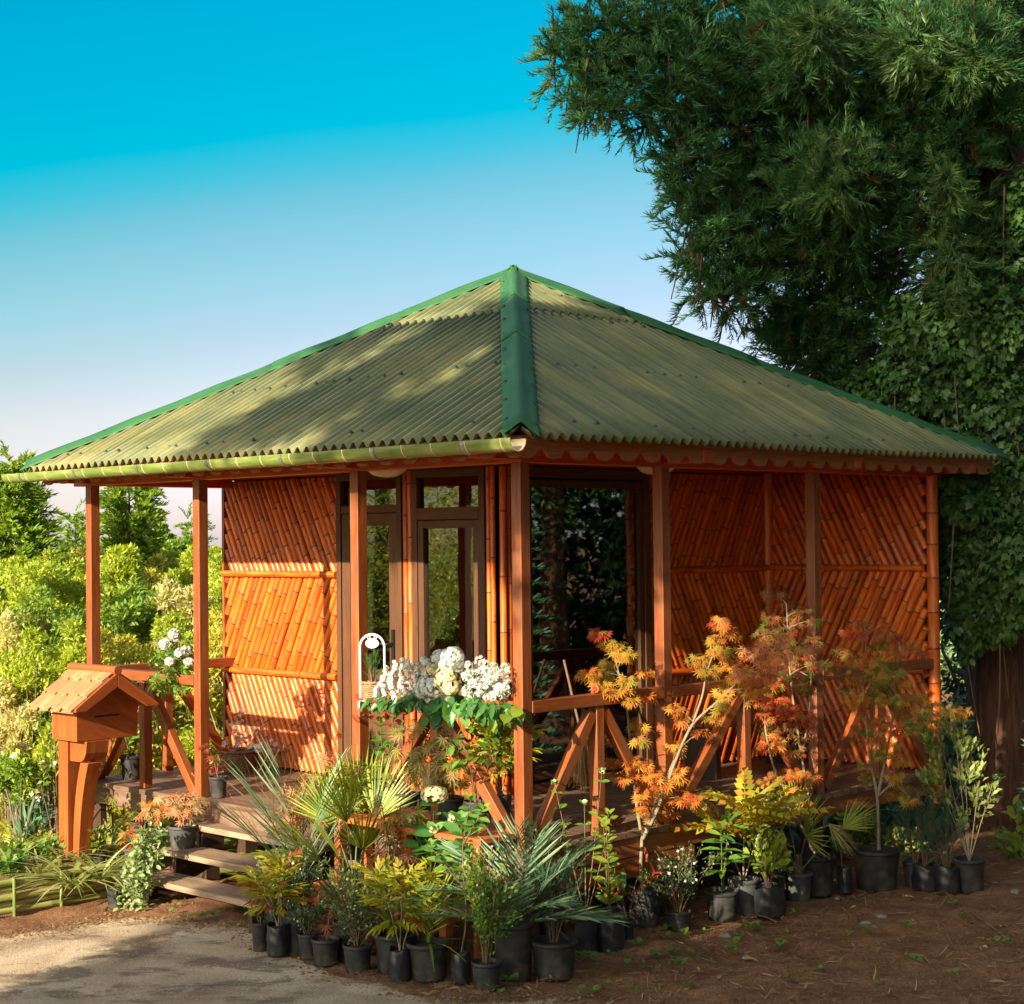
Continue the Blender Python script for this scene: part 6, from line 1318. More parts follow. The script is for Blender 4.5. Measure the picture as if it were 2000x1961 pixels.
r_, p = potted('potted_sapling', 'thin sapling in a small crumpled black bag left of the biggest pot', 'potted plant', 1652, 1747, 30, 54, kind='bag'); broadleaf(r_, p, .62, 1, .06, 4, .085, 'lf_lime', 'oval', 'stem_brown', t0=.5)
r_, p = potted('potted_podocarpus', 'black pot hidden behind the leaning bag, with dark feathery needles', 'potted plant', 1793, 1736, 50, 54); whorled(r_, p, .5, .34, 5, 60, .14, 'lf_needle')
r_, p = potted('potted_podocarpus', 'dark feathery shrub in a leaning black bag, second last group at right', 'potted plant', 1812, 1744, 52, 54, kind='bag'); whorled(r_, p, .55, .36, 6, 80, .14, 'lf_needle')
r_, p = potted('potted_podocarpus', 'dark feathery shrub in a black bag just left of the last pot', 'potted plant', 1857, 1748, 55, 56, kind='bag'); whorled(r_, p, .42, .34, 6, 60, .13, 'lf_needle')
r_, p = potted('potted_elaeagnus', 'tall cream-edged shrub with bare lower stems in the last black pot at the right', 'potted plant', 1902, 1747, 62, 70)
sts = [bez(p, d, ln, (0, 0, 0), 8) for d, ln in (((-.28, 0, 1), 1.12), ((-.18, .1, 1), 1.0), ((-.08, 0, 1), 1.18), ((.0, .05, 1), 1.05), ((.14, -.05, 1), .8), ((.3, 0, .9), .55), ((-.33, .05, 1), .85))]
bushy(r_, p, 1.1, .6, 7, 620, .06, 'leaf2', 'lf_variegated', .42, stems=sts, twigs=3, smat='stem_grey'); 
# pots on the steps, left of the flight
def onstep(name, lab, px, py, w_, h_, z, **k): return potted(name, lab, 'potted plant', px, py, w_, h_, z, **k)
r_, p = onstep('potted_rubber_plant', 'black pot with a long-leaved stalk behind the left porch railing', 254, 1524, 46, 50, DZ); broadleaf(r_, p, .5, 2, .14, 3, .24, 'lf_mid', 'long', 'stem_green', t0=.3, tip_up=.7)
r_, p = onstep('potted_maple', 'purple-red maple seedling in a black pot on the deck beside the second post', 424, 1560, 37, 44, DZ); maple(r_, p, .34, .26, 34, .06, 'lf_maple_dusk', 'lf_maple_red', .25, 'starfine', 2)
r_, p = onstep('potted_maple', 'pink-leaved maple seedling in a scuffed pot on the top step', 387, 1597, 44, 42, DZ-.155, mat='pot_grey'); maple(r_, p, .42, .24, 34, .065, 'lf_maple_dusk', 'lf_maple_pink', .35, nst=2)
r_, p = onstep('potted_maple', 'cream and orange maple in a scuffed grey pot on the second step', 353, 1659, 58, 46, DZ-.31, mat='pot_grey'); maple(r_, p, .34, .36, 75, .07, 'lf_maple_pink', 'lf_maple_cream', .55, nst=4, t0=.2)
r_, p = onstep('potted_maple', 'orange maple in a black pot just left of the second step', 307, 1652, 34, 36, .32); maple(r_, p, .30, .34, 60, .065, 'lf_maple_orange', 'lf_maple_pink', .4, nst=3, t0=.25)
r_, p = onstep('potted_maple', 'dark green-gold maple against the deck edge left of the steps', 268, 1640, 36, 36, .2); maple(r_, p, .42, .5, 80, .07, 'lf_maple_green', 'lf_maple_gold', .3, nst=4)
r_, p = onstep('potted_maple', 'small copper-orange maple in a grey pot left of the lowest step', 258, 1700, 40, 44, .1, mat='pot_grey'); maple(r_, p, .22, .3, 46, .065, 'lf_maple_orange', 'lf_maple_red', .3, nst=3, t0=.15)
r_, p = onstep('potted_shrub', 'low black pot in the bed right behind the mailbox post', 190, 1690, 34, 26, .13); bushy(r_, p, .22, .24, 6, 80, .05, 'oval', 'lf_lime', .2, twigs=1)
r_, p = onstep('potted_trailing_plant', 'cream-green trailing plant cascading from a black pot beside the lowest step', 222, 1776, 33, 46, .0)
top = at_y(300, 1625, p[1]+.25); tr_ = []
for i in range(16):
    t_ = np.linspace(0, 1, 9)[:, None]; a0 = top+rng.normal(size=3)*.05; e = at_y(rng.uniform(232, 285), rng.uniform(1735, 1790), p[1]-.02+rng.uniform(-.12, .1)); md = (a0+e)/2+v3(rng.normal()*.06, -.05, .10+rng.normal()*.05); tr_.append((1-t_)**2*a0+2*t_*(1-t_)*md+t_**2*e)
stem_mesh(r_, tr_+[np.array([p, p*.6+top*.4+v3(0, 0, .08), top])], .004, 'stem_green', 4)
P_, Tn = along(tr_, 900, 0, 1); L = Leaves(); P_ = P_+rv(900)*.035; L.add('oval', P_, nrm(rv(900)+Tn*.4), nrm(v3(0, -.5, .7)+rv(900)*.5), rng.uniform(.028, .055, 900)); L.build('foliage', 'lf_trail', r_)
# upper shelf of the plant stand
TZ = DZ+.11
r_, p = onstep('potted_dwarf_cypress', 'dense bright green dwarf cypress in the leftmost pot of the upper shelf', 720, 1570, 32, 40, TZ); whorled(r_, p, .40, .26, 8, 110, .11, 'lf_cypress', up=.8)
r_, p = onstep('potted_photinia', 'photinia with glossy green and red-tipped leaves in the second upper-shelf pot', 752, 1580, 32, 40, TZ); broadleaf(r_, p, .55, 4, .3, 4, .085, 'lf_mid', 'oval', 'stem_brown', t0=.45, tip_up=.6); L = Leaves(); q = p+np.stack([rng.uniform(-.16, .16, 26), rng.uniform(-.1, .1, 26), rng.uniform(.42, .62, 26)], 1); L.add('oval', q, rv(26, .6), v3(0, -.4, 1), .08); L.build('foliage', 'lf_redtip', r_)
r_, p = onstep('potted_maple', 'pale green maple reaching over the railing from the third upper-shelf pot', 792, 1595, 51, 46, TZ); maple(r_, p, .66, .46, 85, .085, 'lf_maple_cream', 'lf_maple_green', .45, nst=3, t0=.35)
r_, p = onstep('potted_maple', 'slender cream maple in the partly hidden fourth upper-shelf pot', 838, 1586, 50, 38, TZ); maple(r_, p, .50, .34, 70, .08, 'lf_maple_cream', 'lf_maple_gold', .4, nst=2, t0=.3)
r_, p = onstep('potted_maple', 'drooping cream-green maple in the round pot at the middle of the upper shelf', 878, 1607, 54, 50, TZ); maple(r_, p, .52, .42, 140, .085, 'lf_maple_cream', 'lf_maple_green', .4, nst=4, t0=.3)
r_, p = onstep('potted_photinia', 'bronze-leaved photinia in the upper-shelf pot next to the corner bag', 929, 1615, 52, 50, TZ); broadleaf(r_, p, .46, 4, .34, 5, .085, 'lf_bronze', 'oval', 'stem_red', t0=.35, tip_up=.6)
L = Leaves(); q = p+np.stack([rng.uniform(-.2, .2, 40), rng.uniform(-.12, .12, 40), rng.uniform(.2, .46, 40)], 1); L.add('oval', q, rv(40, .5), v3(0, -.4, 1), .08); L.build('foliage', 'lf_mid', r_)
r_, p = onstep('potted_nandina', 'golden nandina in a black bag on the upper shelf, beside the corner post', 978, 1612, 46, 60, TZ, kind='bag'); nandina(r_, p, .62, .40, 60, .16, 'lf_nandina', 'lf_lime', .2, nst=4)
r_, p = onstep('potted_bottlebrush', 'bottlebrush with one bright red flower spike behind the upper shelf pots', 945, 1592, 34, 34, TZ); bushy(r_, p, .78, .3, 5, 260, .075, 'lance', 'lf_dark', .35, smat='stem_brown', twigs=2)
L = Leaves(); ax = at_y(884, 1412, p[1]-.05); d_ = nrm(v3(.8, -.2, -.35)); k = 260; t_ = rng.uniform(0, .10, k); dd = rv(k); dd = nrm(dd-d_*(dd@d_)[:, None]); L.add('stick', ax+d_*t_[:, None], dd, d_, .034); L.build('flowers', 'petal_red', r_)
# lower shelf and the second row on the ground
LZ = DZ-.30
r_, p = onstep('potted_hydrangea', 'hydrangea with big oval leaves and one cream flower head on the lower shelf', 838, 1756, 44, 44, LZ)
sts = [bez(p, d, ln, (0, 0, .05), 8) for d, ln in (((.05, .1, 1), .46), ((-.35, 0, 1), .34), ((.4, -.1, 1), .36), ((.1, -.35, 1), .30))]; broadleaf(r_, p, .5, 4, .4, 4, .16, 'lf_hydrangea', 'broad', stems=sts, t0=.3)
F_ = Leaves(); c_ = sts[0][-1]+v3(0, 0, .02); d_ = rv(90, .6); F_.add('petal4', c_+d_*v3(.085, .085, .05), np.cross(d_, rv(90)), d_, .035); F_.build('flower_head', 'petal_cream', r_); F_ = Leaves(); [(blossom_ball(F_, s_[-1]+v3(0, 0, .015), .035, 24, .022), F_.build('flower_head', 'petal_cream', r_), F_.q.clear()) for s_ in sts[1:]]
r_, p = onstep('potted_hydrangea', 'tall upright hydrangea shoot with a greenish bud head right of the cream one', 912, 1772, 46, 44, LZ); broadleaf(r_, p, .54, 2, .12, 4, .15, 'lf_hydrangea', 'broad', t0=.3, tip_up=.5)
r_, p = onstep('potted_white_shrub', 'fine-leaved white-dotted shrub tucked behind the hydrangea', 800, 1740, 48, 40, LZ); bushy(r_, p, .3, .42, 9, 500, .026, 'leaf2', 'lf_fine', .1, flowers=(30, .016, 'petal4', 'petal_white'))
r_, p = onstep('potted_maple', 'coral-tipped maple with drooping leaves between the big fan palm and the hydrangea', 770, 1752, 46, 44, LZ); maple(r_, p, .62, .34, 60, .085, 'lf_maple_pink', 'lf_maple_green', .45, nst=2, t0=.3)
r_, p = onstep('potted_fan_palm', 'big bright green fan palm at the left end of the plant stand', 690, 1790, 60, 60, .12)
fanpalm(r_, p, .42, 8, .46, 'lf_fanpalm', dirs=[(-.05, -.2, 1, .50), (.25, .1, 1, .50), (-.25, .1, 1, .46), (.5, -.3, .9, .40), (-.55, -.3, .75, .30), (.05, .3, 1.1, .52), (.2, -.5, .9, .36), (-.2, -.5, .8, .32)], tps=('fanlong',), trunk=.05)
r_, p = onstep('potted_date_palm', 'thin blue-green palm with long sparse fronds beside the steps', 585, 1790, 58, 60, .12)
datepalm(r_, p, [(-.40, .1, 1.2, .8), (-.75, -.1, 1.1, .72), (.25, .0, 1.4, .8), (-.12, .1, 1.4, .85), (.5, 0, 1, .6)], 'lf_datepalm', ('frondthin',))
r_, p = onstep('potted_maple', 'peach-coloured maple behind the long sparse palm, against the deck', 588, 1718, 52, 44, .30); maple(r_, p, .66, .44, 110, .075, 'lf_maple_pink', 'lf_maple_cream', .5, nst=3, t0=.3)
r_, p = onstep('potted_nandina', 'mass of golden nandina leaves behind the big fan palm', 690, 1680, 54, 46, .42); nandina(r_, p, .52, .66, 130, .15, 'lf_nandina', 'lf_lime', .25, nst=7)
r_, p = onstep('potted_maple', 'coral-red feathery maple before the foot of the bamboo wall', 655, 1648, 44, 44, .5); maple(r_, p, .62, .42, 60, .085, 'lf_maple_pink', 'lf_maple_red', .3, 'starfine', 2, .5)
r_, p = potted('potted_bronze_magnolia', 'plant with large bronze-backed leaves behind the camellia bag', 'potted plant', 1205, 1812, 46, 56); broadleaf(r_, p, .62, 2, .2, 4, .19, 'lf_bronze', 'long', 'stem_brown', t0=.4, tip_up=.8); L = Leaves(); q = p+np.stack([rng.uniform(-.2, .1, 14), rng.uniform(-.1, .1, 14), rng.uniform(.05, .35, 14)], 1); L.add('long', q, rv(14), v3(0, -.3, 1), .2); L.build('foliage', 'lf_mid', r_)
r_, p = potted('potted_photinia', 'low plant with glossy yellow-green leaves behind the big date palm pot', 'potted plant', 1080, 1850, 60, 70); broadleaf(r_, p, .62, 4, .5, 4, .10, 'lf_lime', 'oval', t0=.4)

# ------------------------------------------------------------------ the three big maples at the right
def bigmaple(lab, px, py, wpx, hpx, stems, clusters, pot='pot_black', size=.056, depth_j=.22):
    r_, p = potted('potted_maple', lab, 'potted plant', px, py, wpx, hpx, mat=pot); Yp = p[1]
    paths = []
    for s_ in stems:
        q = np.array([at_y(x, y, Yp+dy) for x, y, dy in s_]); n = 4*len(q); tt = np.linspace(0, len(q)-1, n); k = np.minimum(tt.astype(int), len(q)-2); f = (tt-k)[:, None]; q2 = q[k]*(1-f)+q[k+1]*f
        for _ in range(2): q2[1:-1] = .25*q2[:-2]+.5*q2[1:-1]+.25*q2[2:]
        paths.append(q2)
    b = MB()
    for i, q in enumerate(paths): b.tube(q, np.linspace(.014 if i < 2 else .009, .004, len(q)), 7, False)
    allp = np.vstack(paths); tb = b; groups = {}
    for x, y, rx, ry, n, mt_ in clusters:
        n = int(n*4.0); rx *= 1.12; ry *= 1.15
        c = at_y(x, y, Yp+rng.uniform(-depth_j, depth_j)); rr = v3(rx, rx*1.1, ry)*Yp/F
        low = allp[allp[:, 2] < c[2]+.02]; low = low if len(low) else allp
        j = low[np.argmin(np.linalg.norm(low-c, axis=1)+.35*np.abs(low[:, 2]-c[2]+.12))]; t_ = np.linspace(0, 1, 6)[:, None]
        tb.tube((1-t_)**2*j+2*t_*(1-t_)*((j+c)/2+v3(0, 0, .03))+t_**2*c, np.linspace(.0042, .0018, 6), 4, False)
        d = rv(n); P_ = c+d*rr*rng.uniform(.2, 1.05, (n, 1)); kk = rng.uniform(0, 1, n); al = {O_: (G_, R_d), G_: (O_, N_g), P_k: (O_, G_), R_d: (O_, N_g), N_g: (G_, O_), D_k: (N_g, R_d)}[mt_]; groups.setdefault(mt_, []).append((P_[kk < .72], c)); groups.setdefault(al[0], []).append((P_[(kk >= .72) & (kk < .9)], c)); groups.setdefault(al[1], []).append((P_[kk >= .9], c))
    tb.build('stem', MATS['stem_grey'], r_)
    for mt_, gs in groups.items():
        L = Leaves()
        for P_, c in gs:
            n = len(P_)
            if n == 0: continue
            o_ = nrm(P_-c); d = nrm(o_*v3(1, 1, .3)*.9+rv(n)*.5+v3(0, 0, -.45)); nn = nrm(v3(-.1, -.55, .7)+rv(n)*.5); L.add('star', P_, d, nn, size*rng.uniform(.6, 1.12, n))
        L.build('foliage', mt_, r_)
    return r_
O_, G_, P_k, R_d, N_g, D_k = 'lf_maple_orange', 'lf_maple_gold', 'lf_maple_pink', 'lf_maple_red', 'lf_maple_green', 'lf_maple_dusk'
cA = [(1166, 1238, 20, 9, 7, R_d), (1196, 1264, 26, 14, 10, G_), (1217, 1284, 24, 14, 10, G_), (1186, 1298, 18, 11, 8, G_), (1146, 1317, 20, 11, 8, O_), (1175, 1325, 20, 13, 8, G_), (1180, 1345, 22, 12, 8, G_), (1223, 1330, 17, 12, 7, G_), (1255, 1314, 18, 7, 6, O_), (1205, 1352, 18, 10, 7, G_), (1254, 1363, 24, 9, 8, O_), (1230, 1370, 16, 9, 6, G_), (1251, 1422, 22, 13, 9, G_), (1202, 1446, 18, 9, 7, O_), (1246, 1446, 14, 9, 5, G_), (1245, 1493, 28, 12, 12, O_), (1199, 1490, 16, 9, 6, O_), (1220, 1520, 20, 14, 8, O_), (1273, 1514, 20, 11, 8, O_), (1285, 1536, 22, 13, 10, O_), (1310, 1527, 20, 12, 9, O_), (1254, 1555, 18, 10, 7, O_), (1298, 1560, 20, 13, 9, O_), (1341, 1561, 27, 13, 13, O_), (1322, 1517, 16, 9, 6, O_), (1316, 1459, 17, 10, 7, G_), (1316, 1385, 18, 9, 7, O_), (1335, 1409, 15, 12, 6, O_), (1369, 1428, 13, 7, 5, O_), (1251, 1580, 12, 8, 4, O_), (1298, 1592, 20, 10, 8, O_), (1270, 1605, 14, 7, 5, O_), (1330, 1500, 14, 8, 5, O_),
      (1406, 1222, 18, 16, 9, O_), (1425, 1236, 14, 16, 8, O_), (1396, 1252, 20, 12, 9, G_), (1363, 1288, 22, 14, 10, G_), (1378, 1311, 20, 11, 9, G_), (1409, 1274, 24, 14, 12, G_), (1434, 1298, 24, 14, 12, O_), (1464, 1274, 24, 18, 12, P_k), (1483, 1258, 14, 14, 6, P_k), (1523, 1249, 16, 20, 9, P_k), (1517, 1283, 22, 14, 10, P_k), (1557, 1267, 16, 9, 7, P_k), (1585, 1264, 12, 8, 5, P_k), (1455, 1314, 24, 12, 12, P_k), (1486, 1323, 26, 12, 12, P_k), (1424, 1335, 20, 12, 9, G_), (1471, 1348, 26, 9, 10, O_), (1409, 1382, 18, 12, 8, G_), (1387, 1403, 16, 7, 5, G_), (1500, 1300, 24, 12, 10, P_k), (1440, 1326, 20, 10, 8, O_), (1412, 1358, 16, 12, 7, G_)]
bigmaple('tall two-stemmed orange and gold maple in the large black pot before the right railing', 1262, 1816, 72, 80, [[(1256, 1738, 0), (1250, 1690, 0), (1254, 1640, 0), (1243, 1580, 0), (1237, 1530, .05), (1228, 1440, .05), (1222, 1380, .02), (1205, 1310, 0), (1192, 1262, 0)], [(1254, 1640, 0), (1280, 1590, 0), (1305, 1520, -.05), (1330, 1455, -.05), (1352, 1410, -.05), (1400, 1370, 0), (1440, 1330, 0), (1480, 1290, 0), (1520, 1270, 0)], [(1352, 1410, -.05), (1370, 1360, 0), (1378, 1310, 0), (1405, 1240, 0)], [(1260, 1620, 0), (1290, 1545, 0), (1320, 1470, .05)]], cA)
cB = [(1514, 1335, 24, 10, 10, R_d), (1489, 1366, 24, 12, 10, R_d), (1532, 1366, 26, 10, 11, R_d), (1545, 1385, 24, 10, 10, R_d), (1563, 1397, 22, 9, 9, R_d), (1579, 1409, 20, 9, 8, R_d), (1502, 1394, 24, 12, 10, R_d), (1511, 1453, 24, 11, 11, R_d), (1530, 1440, 18, 10, 7, O_), (1495, 1462, 18, 9, 7, O_), (1532, 1514, 22, 12, 10, R_d), (1557, 1511, 20, 10, 9, O_), (1514, 1524, 20, 11, 9, R_d), (1594, 1518, 18, 8, 7, O_), (1477, 1530, 16, 9, 6, O_), (1486, 1564, 18, 12, 8, O_), (1579, 1576, 17, 13, 8, O_), (1542, 1588, 20, 10, 8, G_), (1520, 1597, 14, 8, 5, G_), (1548, 1181, 22, 12, 10, D_k), (1525, 1160, 24, 8, 8, D_k), (1563, 1206, 22, 14, 10, D_k), (1517, 1204, 22, 9, 8, D_k), (1585, 1195, 18, 9, 7, D_k), (1548, 1227, 26, 12, 11, D_k), (1594, 1249, 22, 10, 9, D_k), (1502, 1236, 20, 12, 8, D_k), (1535, 1250, 24, 12, 10, D_k), (1578, 1280, 24, 14, 10, D_k), (1548, 1305, 24, 14, 10, D_k), (1563, 1325, 24, 12, 10, D_k), (1607, 1212, 14, 6, 5, D_k), (1579, 1345, 22, 10, 9, D_k), (1600, 1300, 20, 10, 8, D_k), (1540, 1418, 22, 12, 9, D_k), (1575, 1440, 20, 12, 8, D_k), (1560, 1470, 18, 10, 7, D_k), (1500, 1425, 18, 10, 7, D_k), (1550, 1545, 16, 10, 6, G_)]
bigmaple('tall red-tipped maple in the big black pot behind the little fan palm', 1600, 1753, 80, 80, [[(1592, 1675, 0), (1586, 1576, 0), (1572, 1483, 0), (1558, 1380, 0), (1550, 1290, 0), (1548, 1180, .05)], [(1590, 1660, 0), (1552, 1580, -.05), (1515, 1500, -.05), (1500, 1420, 0), (1502, 1340, 0)], [(1572, 1483, 0), (1590, 1380, .05), (1596, 1260, .1)]], cB)
cC = [(1676, 1218, 18, 7, 7, R_d), (1663, 1239, 20, 9, 8, R_d), (1702, 1238, 20, 10, 9, R_d), (1726, 1220, 12, 8, 5, R_d), (1754, 1243, 18, 9, 8, R_d), (1775, 1262, 16, 12, 7, O_), (1799, 1272, 14, 8, 5, R_d), (1715, 1259, 22, 11, 10, N_g), (1636, 1272, 18, 11, 8, D_k), (1623, 1298, 18, 11, 8, D_k), (1663, 1286, 22, 11, 10, O_), (1692, 1297, 22, 11, 10, O_), (1741, 1277, 22, 11, 10, O_), (1715, 1296, 22, 12, 11, N_g), (1741, 1312, 24, 12, 11, N_g), (1702, 1323, 24, 12, 11, N_g), (1663, 1323, 22, 12, 9, O_), (1728, 1337, 26, 12, 12, N_g), (1757, 1330, 20, 11, 9, O_), (1671, 1365, 22, 12, 10, O_), (1696, 1358, 20, 11, 9, N_g), (1733, 1367, 24, 12, 11, N_g), (1761, 1367, 22, 11, 10, G_), (1790, 1363, 22, 10, 10, G_), (1812, 1372, 18, 10, 8, G_), (1804, 1398, 20, 12, 9, N_g), (1761, 1395, 22, 12, 10, G_), (1719, 1410, 22, 12, 11, O_), (1744, 1426, 20, 12, 10, R_d), (1696, 1427, 20, 12, 9, N_g), (1784, 1418, 20, 12, 9, N_g), (1810, 1429, 18, 10, 8, N_g), (1852, 1390, 20, 10, 9, G_), (1880, 1390, 18, 9, 8, O_), (1844, 1409, 16, 10, 7, G_), (1869, 1429, 14, 10, 6, N_g), (1710, 1446, 18, 9, 8, O_), (1719, 1472, 18, 11, 8, N_g), (1756, 1483, 18, 12, 8, G_), (1699, 1517, 18, 10, 8, N_g), (1744, 1520, 18, 9, 7, G_), (1761, 1537, 16, 8, 7, G_), (1750, 1550, 18, 8, 7, G_), (1776, 1562, 16, 8, 7, G_), (1691, 1492, 14, 8, 5, N_g), (1677, 1384, 18, 12, 8, O_), (1650, 1345, 18, 10, 7, D_k), (1636, 1320, 16, 9, 6, D_k), (1735, 1455, 18, 9, 7, N_g)]
bigmaple('green maple with red upper leaves in the biggest black pot near the bamboo post', 1720, 1743, 95, 82, [[(1716, 1660, 0), (1713, 1554, 0), (1696, 1477, 0), (1690, 1420, 0), (1680, 1330, 0), (1690, 1240, 0)], [(1713, 1556, 0), (1724, 1500, 0), (1735, 1440, 0), (1745, 1370, 0), (1752, 1260, 0)], [(1735, 1440, 0), (1780, 1400, -.05), (1850, 1392, -.1)], [(1713, 1556, 0), (1745, 1525, -.05), (1778, 1560, -.05)]], cC, size=.053)

# ------------------------------------------------------------------ flowers and ornaments on the railings
RZ = DZ+.90
def bouquet(lab, px, py, cl, leaves, mats, group, z=RZ, vdepth=None, name='flower_bouquet'):
    rt = tag(root(name, cl[0][0]*v3(1, 1, 0)+v3(0, 0, z)), lab, 'flowers', group)
    return rt
YF = W(.6, -.06, 0)[1]
def onrail(px, py, dv=-.08):
    """photo pixel -> point above the front railing, dv out from it"""
    r = ray(px, py); t_ = ((dv)+OX*sin(TH)+OY*cos(TH)-0)/(r[0]*sin(TH)+r[1]*cos(TH)); return np.array([0, 0, CAMZ])+r*t_
def leafskirt(rt, pts, n, size, mat, tp='long'):
    P_ = np.array([pts[i % len(pts)] for i in range(n)])+rv(n)*v3(.10, .05, .035); d = nrm(rv(n)*v3(1, 1, .6)+v3(-.1, -.6, -.75)); L = Leaves(); L.add(tp, P_, d, nrm(v3(0, -.6, .7)+rv(n)*.3), size*rng.uniform(.7, 1.2, n)); L.build('leaves', mat, rt)
GF = 'white flower bouquets on the front railing'
rt = tag(root('flower_bouquet', onrail(770, 1372)), 'white lilac-like spikes, left bouquet on the front railing', 'flowers', GF); L = Leaves()
for x, y in [(772, 1300), (785, 1296), (796, 1299), (806, 1306), (816, 1303), (770, 1318), (756, 1312), (784, 1320), (800, 1322), (750, 1330), (765, 1338), (780, 1342), (795, 1340), (812, 1330), (738, 1345), (752, 1350), (770, 1352), (788, 1350), (805, 1348), (735, 1352), (745, 1355), (815, 1318), (760, 1325)]:
    c = onrail(x, y, -.10+rng.uniform(-.08, .06)); 
    L = Leaves()
    for k in range(4): blossom_ball(L, c+v3(rng.normal()*.008, 0, .018*k-.03), .022*(1-.13*k), 16, .022)
    L.build('flower_spike', 'petal_white', rt)
leafskirt(rt, [onrail(x, y, -.12) for x, y in ((745, 1365), (765, 1368), (785, 1368), (805, 1366), (820, 1362))], 90, .09, 'lf_glossy')
rt = tag(root('flower_bouquet', onrail(860, 1372)), 'big white and cream snowball blooms, middle bouquet on the front railing', 'flowers', GF); L = Leaves(); L2 = Leaves(); L3 = Leaves()
for x, y, r, q in [(862, 1288, .075, 0), (885, 1285, .085, 0), (876, 1300, .07, 0), (848, 1310, .06, 1), (870, 1325, .085, 1), (835, 1340, .075, 0), (845, 1362, .07, 0), (826, 1330, .06, 0), (850, 1345, .075, 0), (900, 1312, .06, 1), (915, 1318, .055, 0), (838, 1316, .05, 0), (858, 1330, .06, 0), (893, 1297, .06, 0), (874, 1360, .05, 0), (827, 1288, .02, 0), (833, 1294, .025, 0), (824, 1385, .03, 0), (875, 1365, .025, 0), (825, 1350, .06, 0), (880, 1342, .06, 1)]:
    L = Leaves(); blossom_ball(L, onrail(x, y, -.10+rng.uniform(-.09, .05)), r*.92, int(60+r*1500), .030, squash=.95); L.build('flower_head', 'petal_cream' if q else 'petal_white', rt)
leafskirt(rt, [onrail(x, y, -.13) for x, y in ((840, 1382), (862, 1376), (885, 1366), (850, 1396))], 40, .10, 'lf_glossy', 'broad'); leafskirt(rt, [onrail(x, y, -.15) for x, y in ((893, 1364), (905, 1380))], 6, .12, 'lf_hydrangea', 'broad')
rt = tag(root('flower_bouquet', onrail(955, 1372)), 'loose clusters of small white balls, right bouquet on the front railing by the corner post', 'flowers', GF); L = Leaves()
for k in range(58):
    x, y = rng.uniform(905, 992), rng.uniform(1293, 1362)
    if y < 1300+abs(x-960)*.25-8 and x > 965: y += 10
    L = Leaves(); blossom_ball(L, onrail(x, y, -.10+rng.uniform(-.1, .08)), rng.uniform(.020, .034), 22, .020, 'petal4', .95); L.build('flower_head', 'petal_white', rt)
for x, y in [(938, 1291), (948, 1300), (945, 1310), (925, 1335), (912, 1350), (960, 1330), (975, 1345), (940, 1345), (985, 1310), (955, 1315)]: L = Leaves(); blossom_ball(L, onrail(x, y, -.12), .038, 34, .022, 'petal4', .95); L.build('flower_head', 'petal_white', rt)
leafskirt(rt, [onrail(x, y, -.12) for x, y in ((915, 1372), (935, 1375), (955, 1376), (975, 1380), (990, 1385))], 70, .11, 'lf_glossy'); leafskirt(rt, [onrail(985, 1385, -.14), onrail(970, 1395, -.14)], 7, .11, 'lf_lime', 'broad')
leafskirt(rt, [onrail(x, y, -.03) for x, y in ((920, 1330), (945, 1325), (970, 1335))], 40, .10, 'lf_dark', 'lance')
# white metal basket holder
c = onrail(728, 1370, 0.0); rt = tag(root('basket_stand', c), 'white metal arch holder with an oval plaque standing on the railing', 'basket stand'); b = MB(); X1 = nrm(v3(1, -.15, 0)); HW = .083
P_ = [c-X1*HW+v3(0, 0, h) for h in np.linspace(.0, .36, 6)]+[c+v3(0, 0, .36)+X1*(-HW*cos(a))+v3(0, 0, .085*sin(a)) for a in np.linspace(.2, pi-.2, 10)]+[c+X1*HW+v3(0, 0, h) for h in np.linspace(.36, .0, 6)]
b.tube(P_, .0085, 8)
for sg in (-1, 1):
    y0 = c+X1*HW*sg; b.tube([y0+v3(0, -.10, .0), y0+v3(0, .06, .002)], .008, 8); b.tube([y0+v3(0, -.10, .0)+v3(0, -.018*sin(a), -.018+.018*cos(a)) for a in np.linspace(0, 4.4, 10)], .007, 7)
b.tube([c-X1*HW+v3(0, 0, .004), c+X1*HW+v3(0, 0, .004)], .008, 8); b.tube([c-X1*HW+v3(0, -.005, .14)]+[c-X1*(HW-.02)+v3(.012*cos(a), 0, .12+.012*sin(a)) for a in np.linspace(2, 7, 9)], .004, 6)
b.tube([c+X1*HW+v3(0, -.005, .14)]+[c+X1*(HW-.02)+v3(.012*cos(a), 0, .12+.012*sin(a)) for a in np.linspace(2, 7, 9)], .004, 6); b.build('arch', MATS['white_paint'], rt)
b = MB(); yv = nrm(np.cross(X1, ZD)); cc = c+v3(0, 0, .385); n = 22
b.prism([cc+X1*.045*cos(a)+ZD*.032*sin(a) for a in np.linspace(0, 2*pi, n, endpoint=False)], yv*.006); 
for sg in (-1, 1): b.tube([cc+X1*.022*sg+v3(.009*cos(a), 0, .040+.010*sin(a)) for a in np.linspace(0, 6.28, 10)], .003, 5)
b.build('plaque', MATS['white_paint'], rt)
def basket(rt, c, r0, r1, h, mat='wicker', rows=9, seg=26):
    b = MB()
    for k in range(rows):
        t_ = (k+.5)/rows; r = r0+(r1-r0)*t_; b.tube([c+v3((r+.004*(1 if (j+k) % 2 else -1))*cos(2*pi*j/seg), (r+.004*(1 if (j+k) % 2 else -1))*sin(2*pi*j/seg), h*t_+.002*sin(j*1.9+k)) for j in range(seg+1)], h/rows*.56, 6, False)
    b.lathe(c, [(0, .004), (r0*.97, .004), (r1*.95, h*.96)], 20); b.build('weave', MATS[mat], rt); b = MB(); b.tube([c+v3(r1*1.04*cos(a), r1*1.04*sin(a), h+.004*sin(a*13)) for a in np.linspace(0, 2*pi, 40)], .010, 7, False); b.build('rim', MATS[mat], rt)
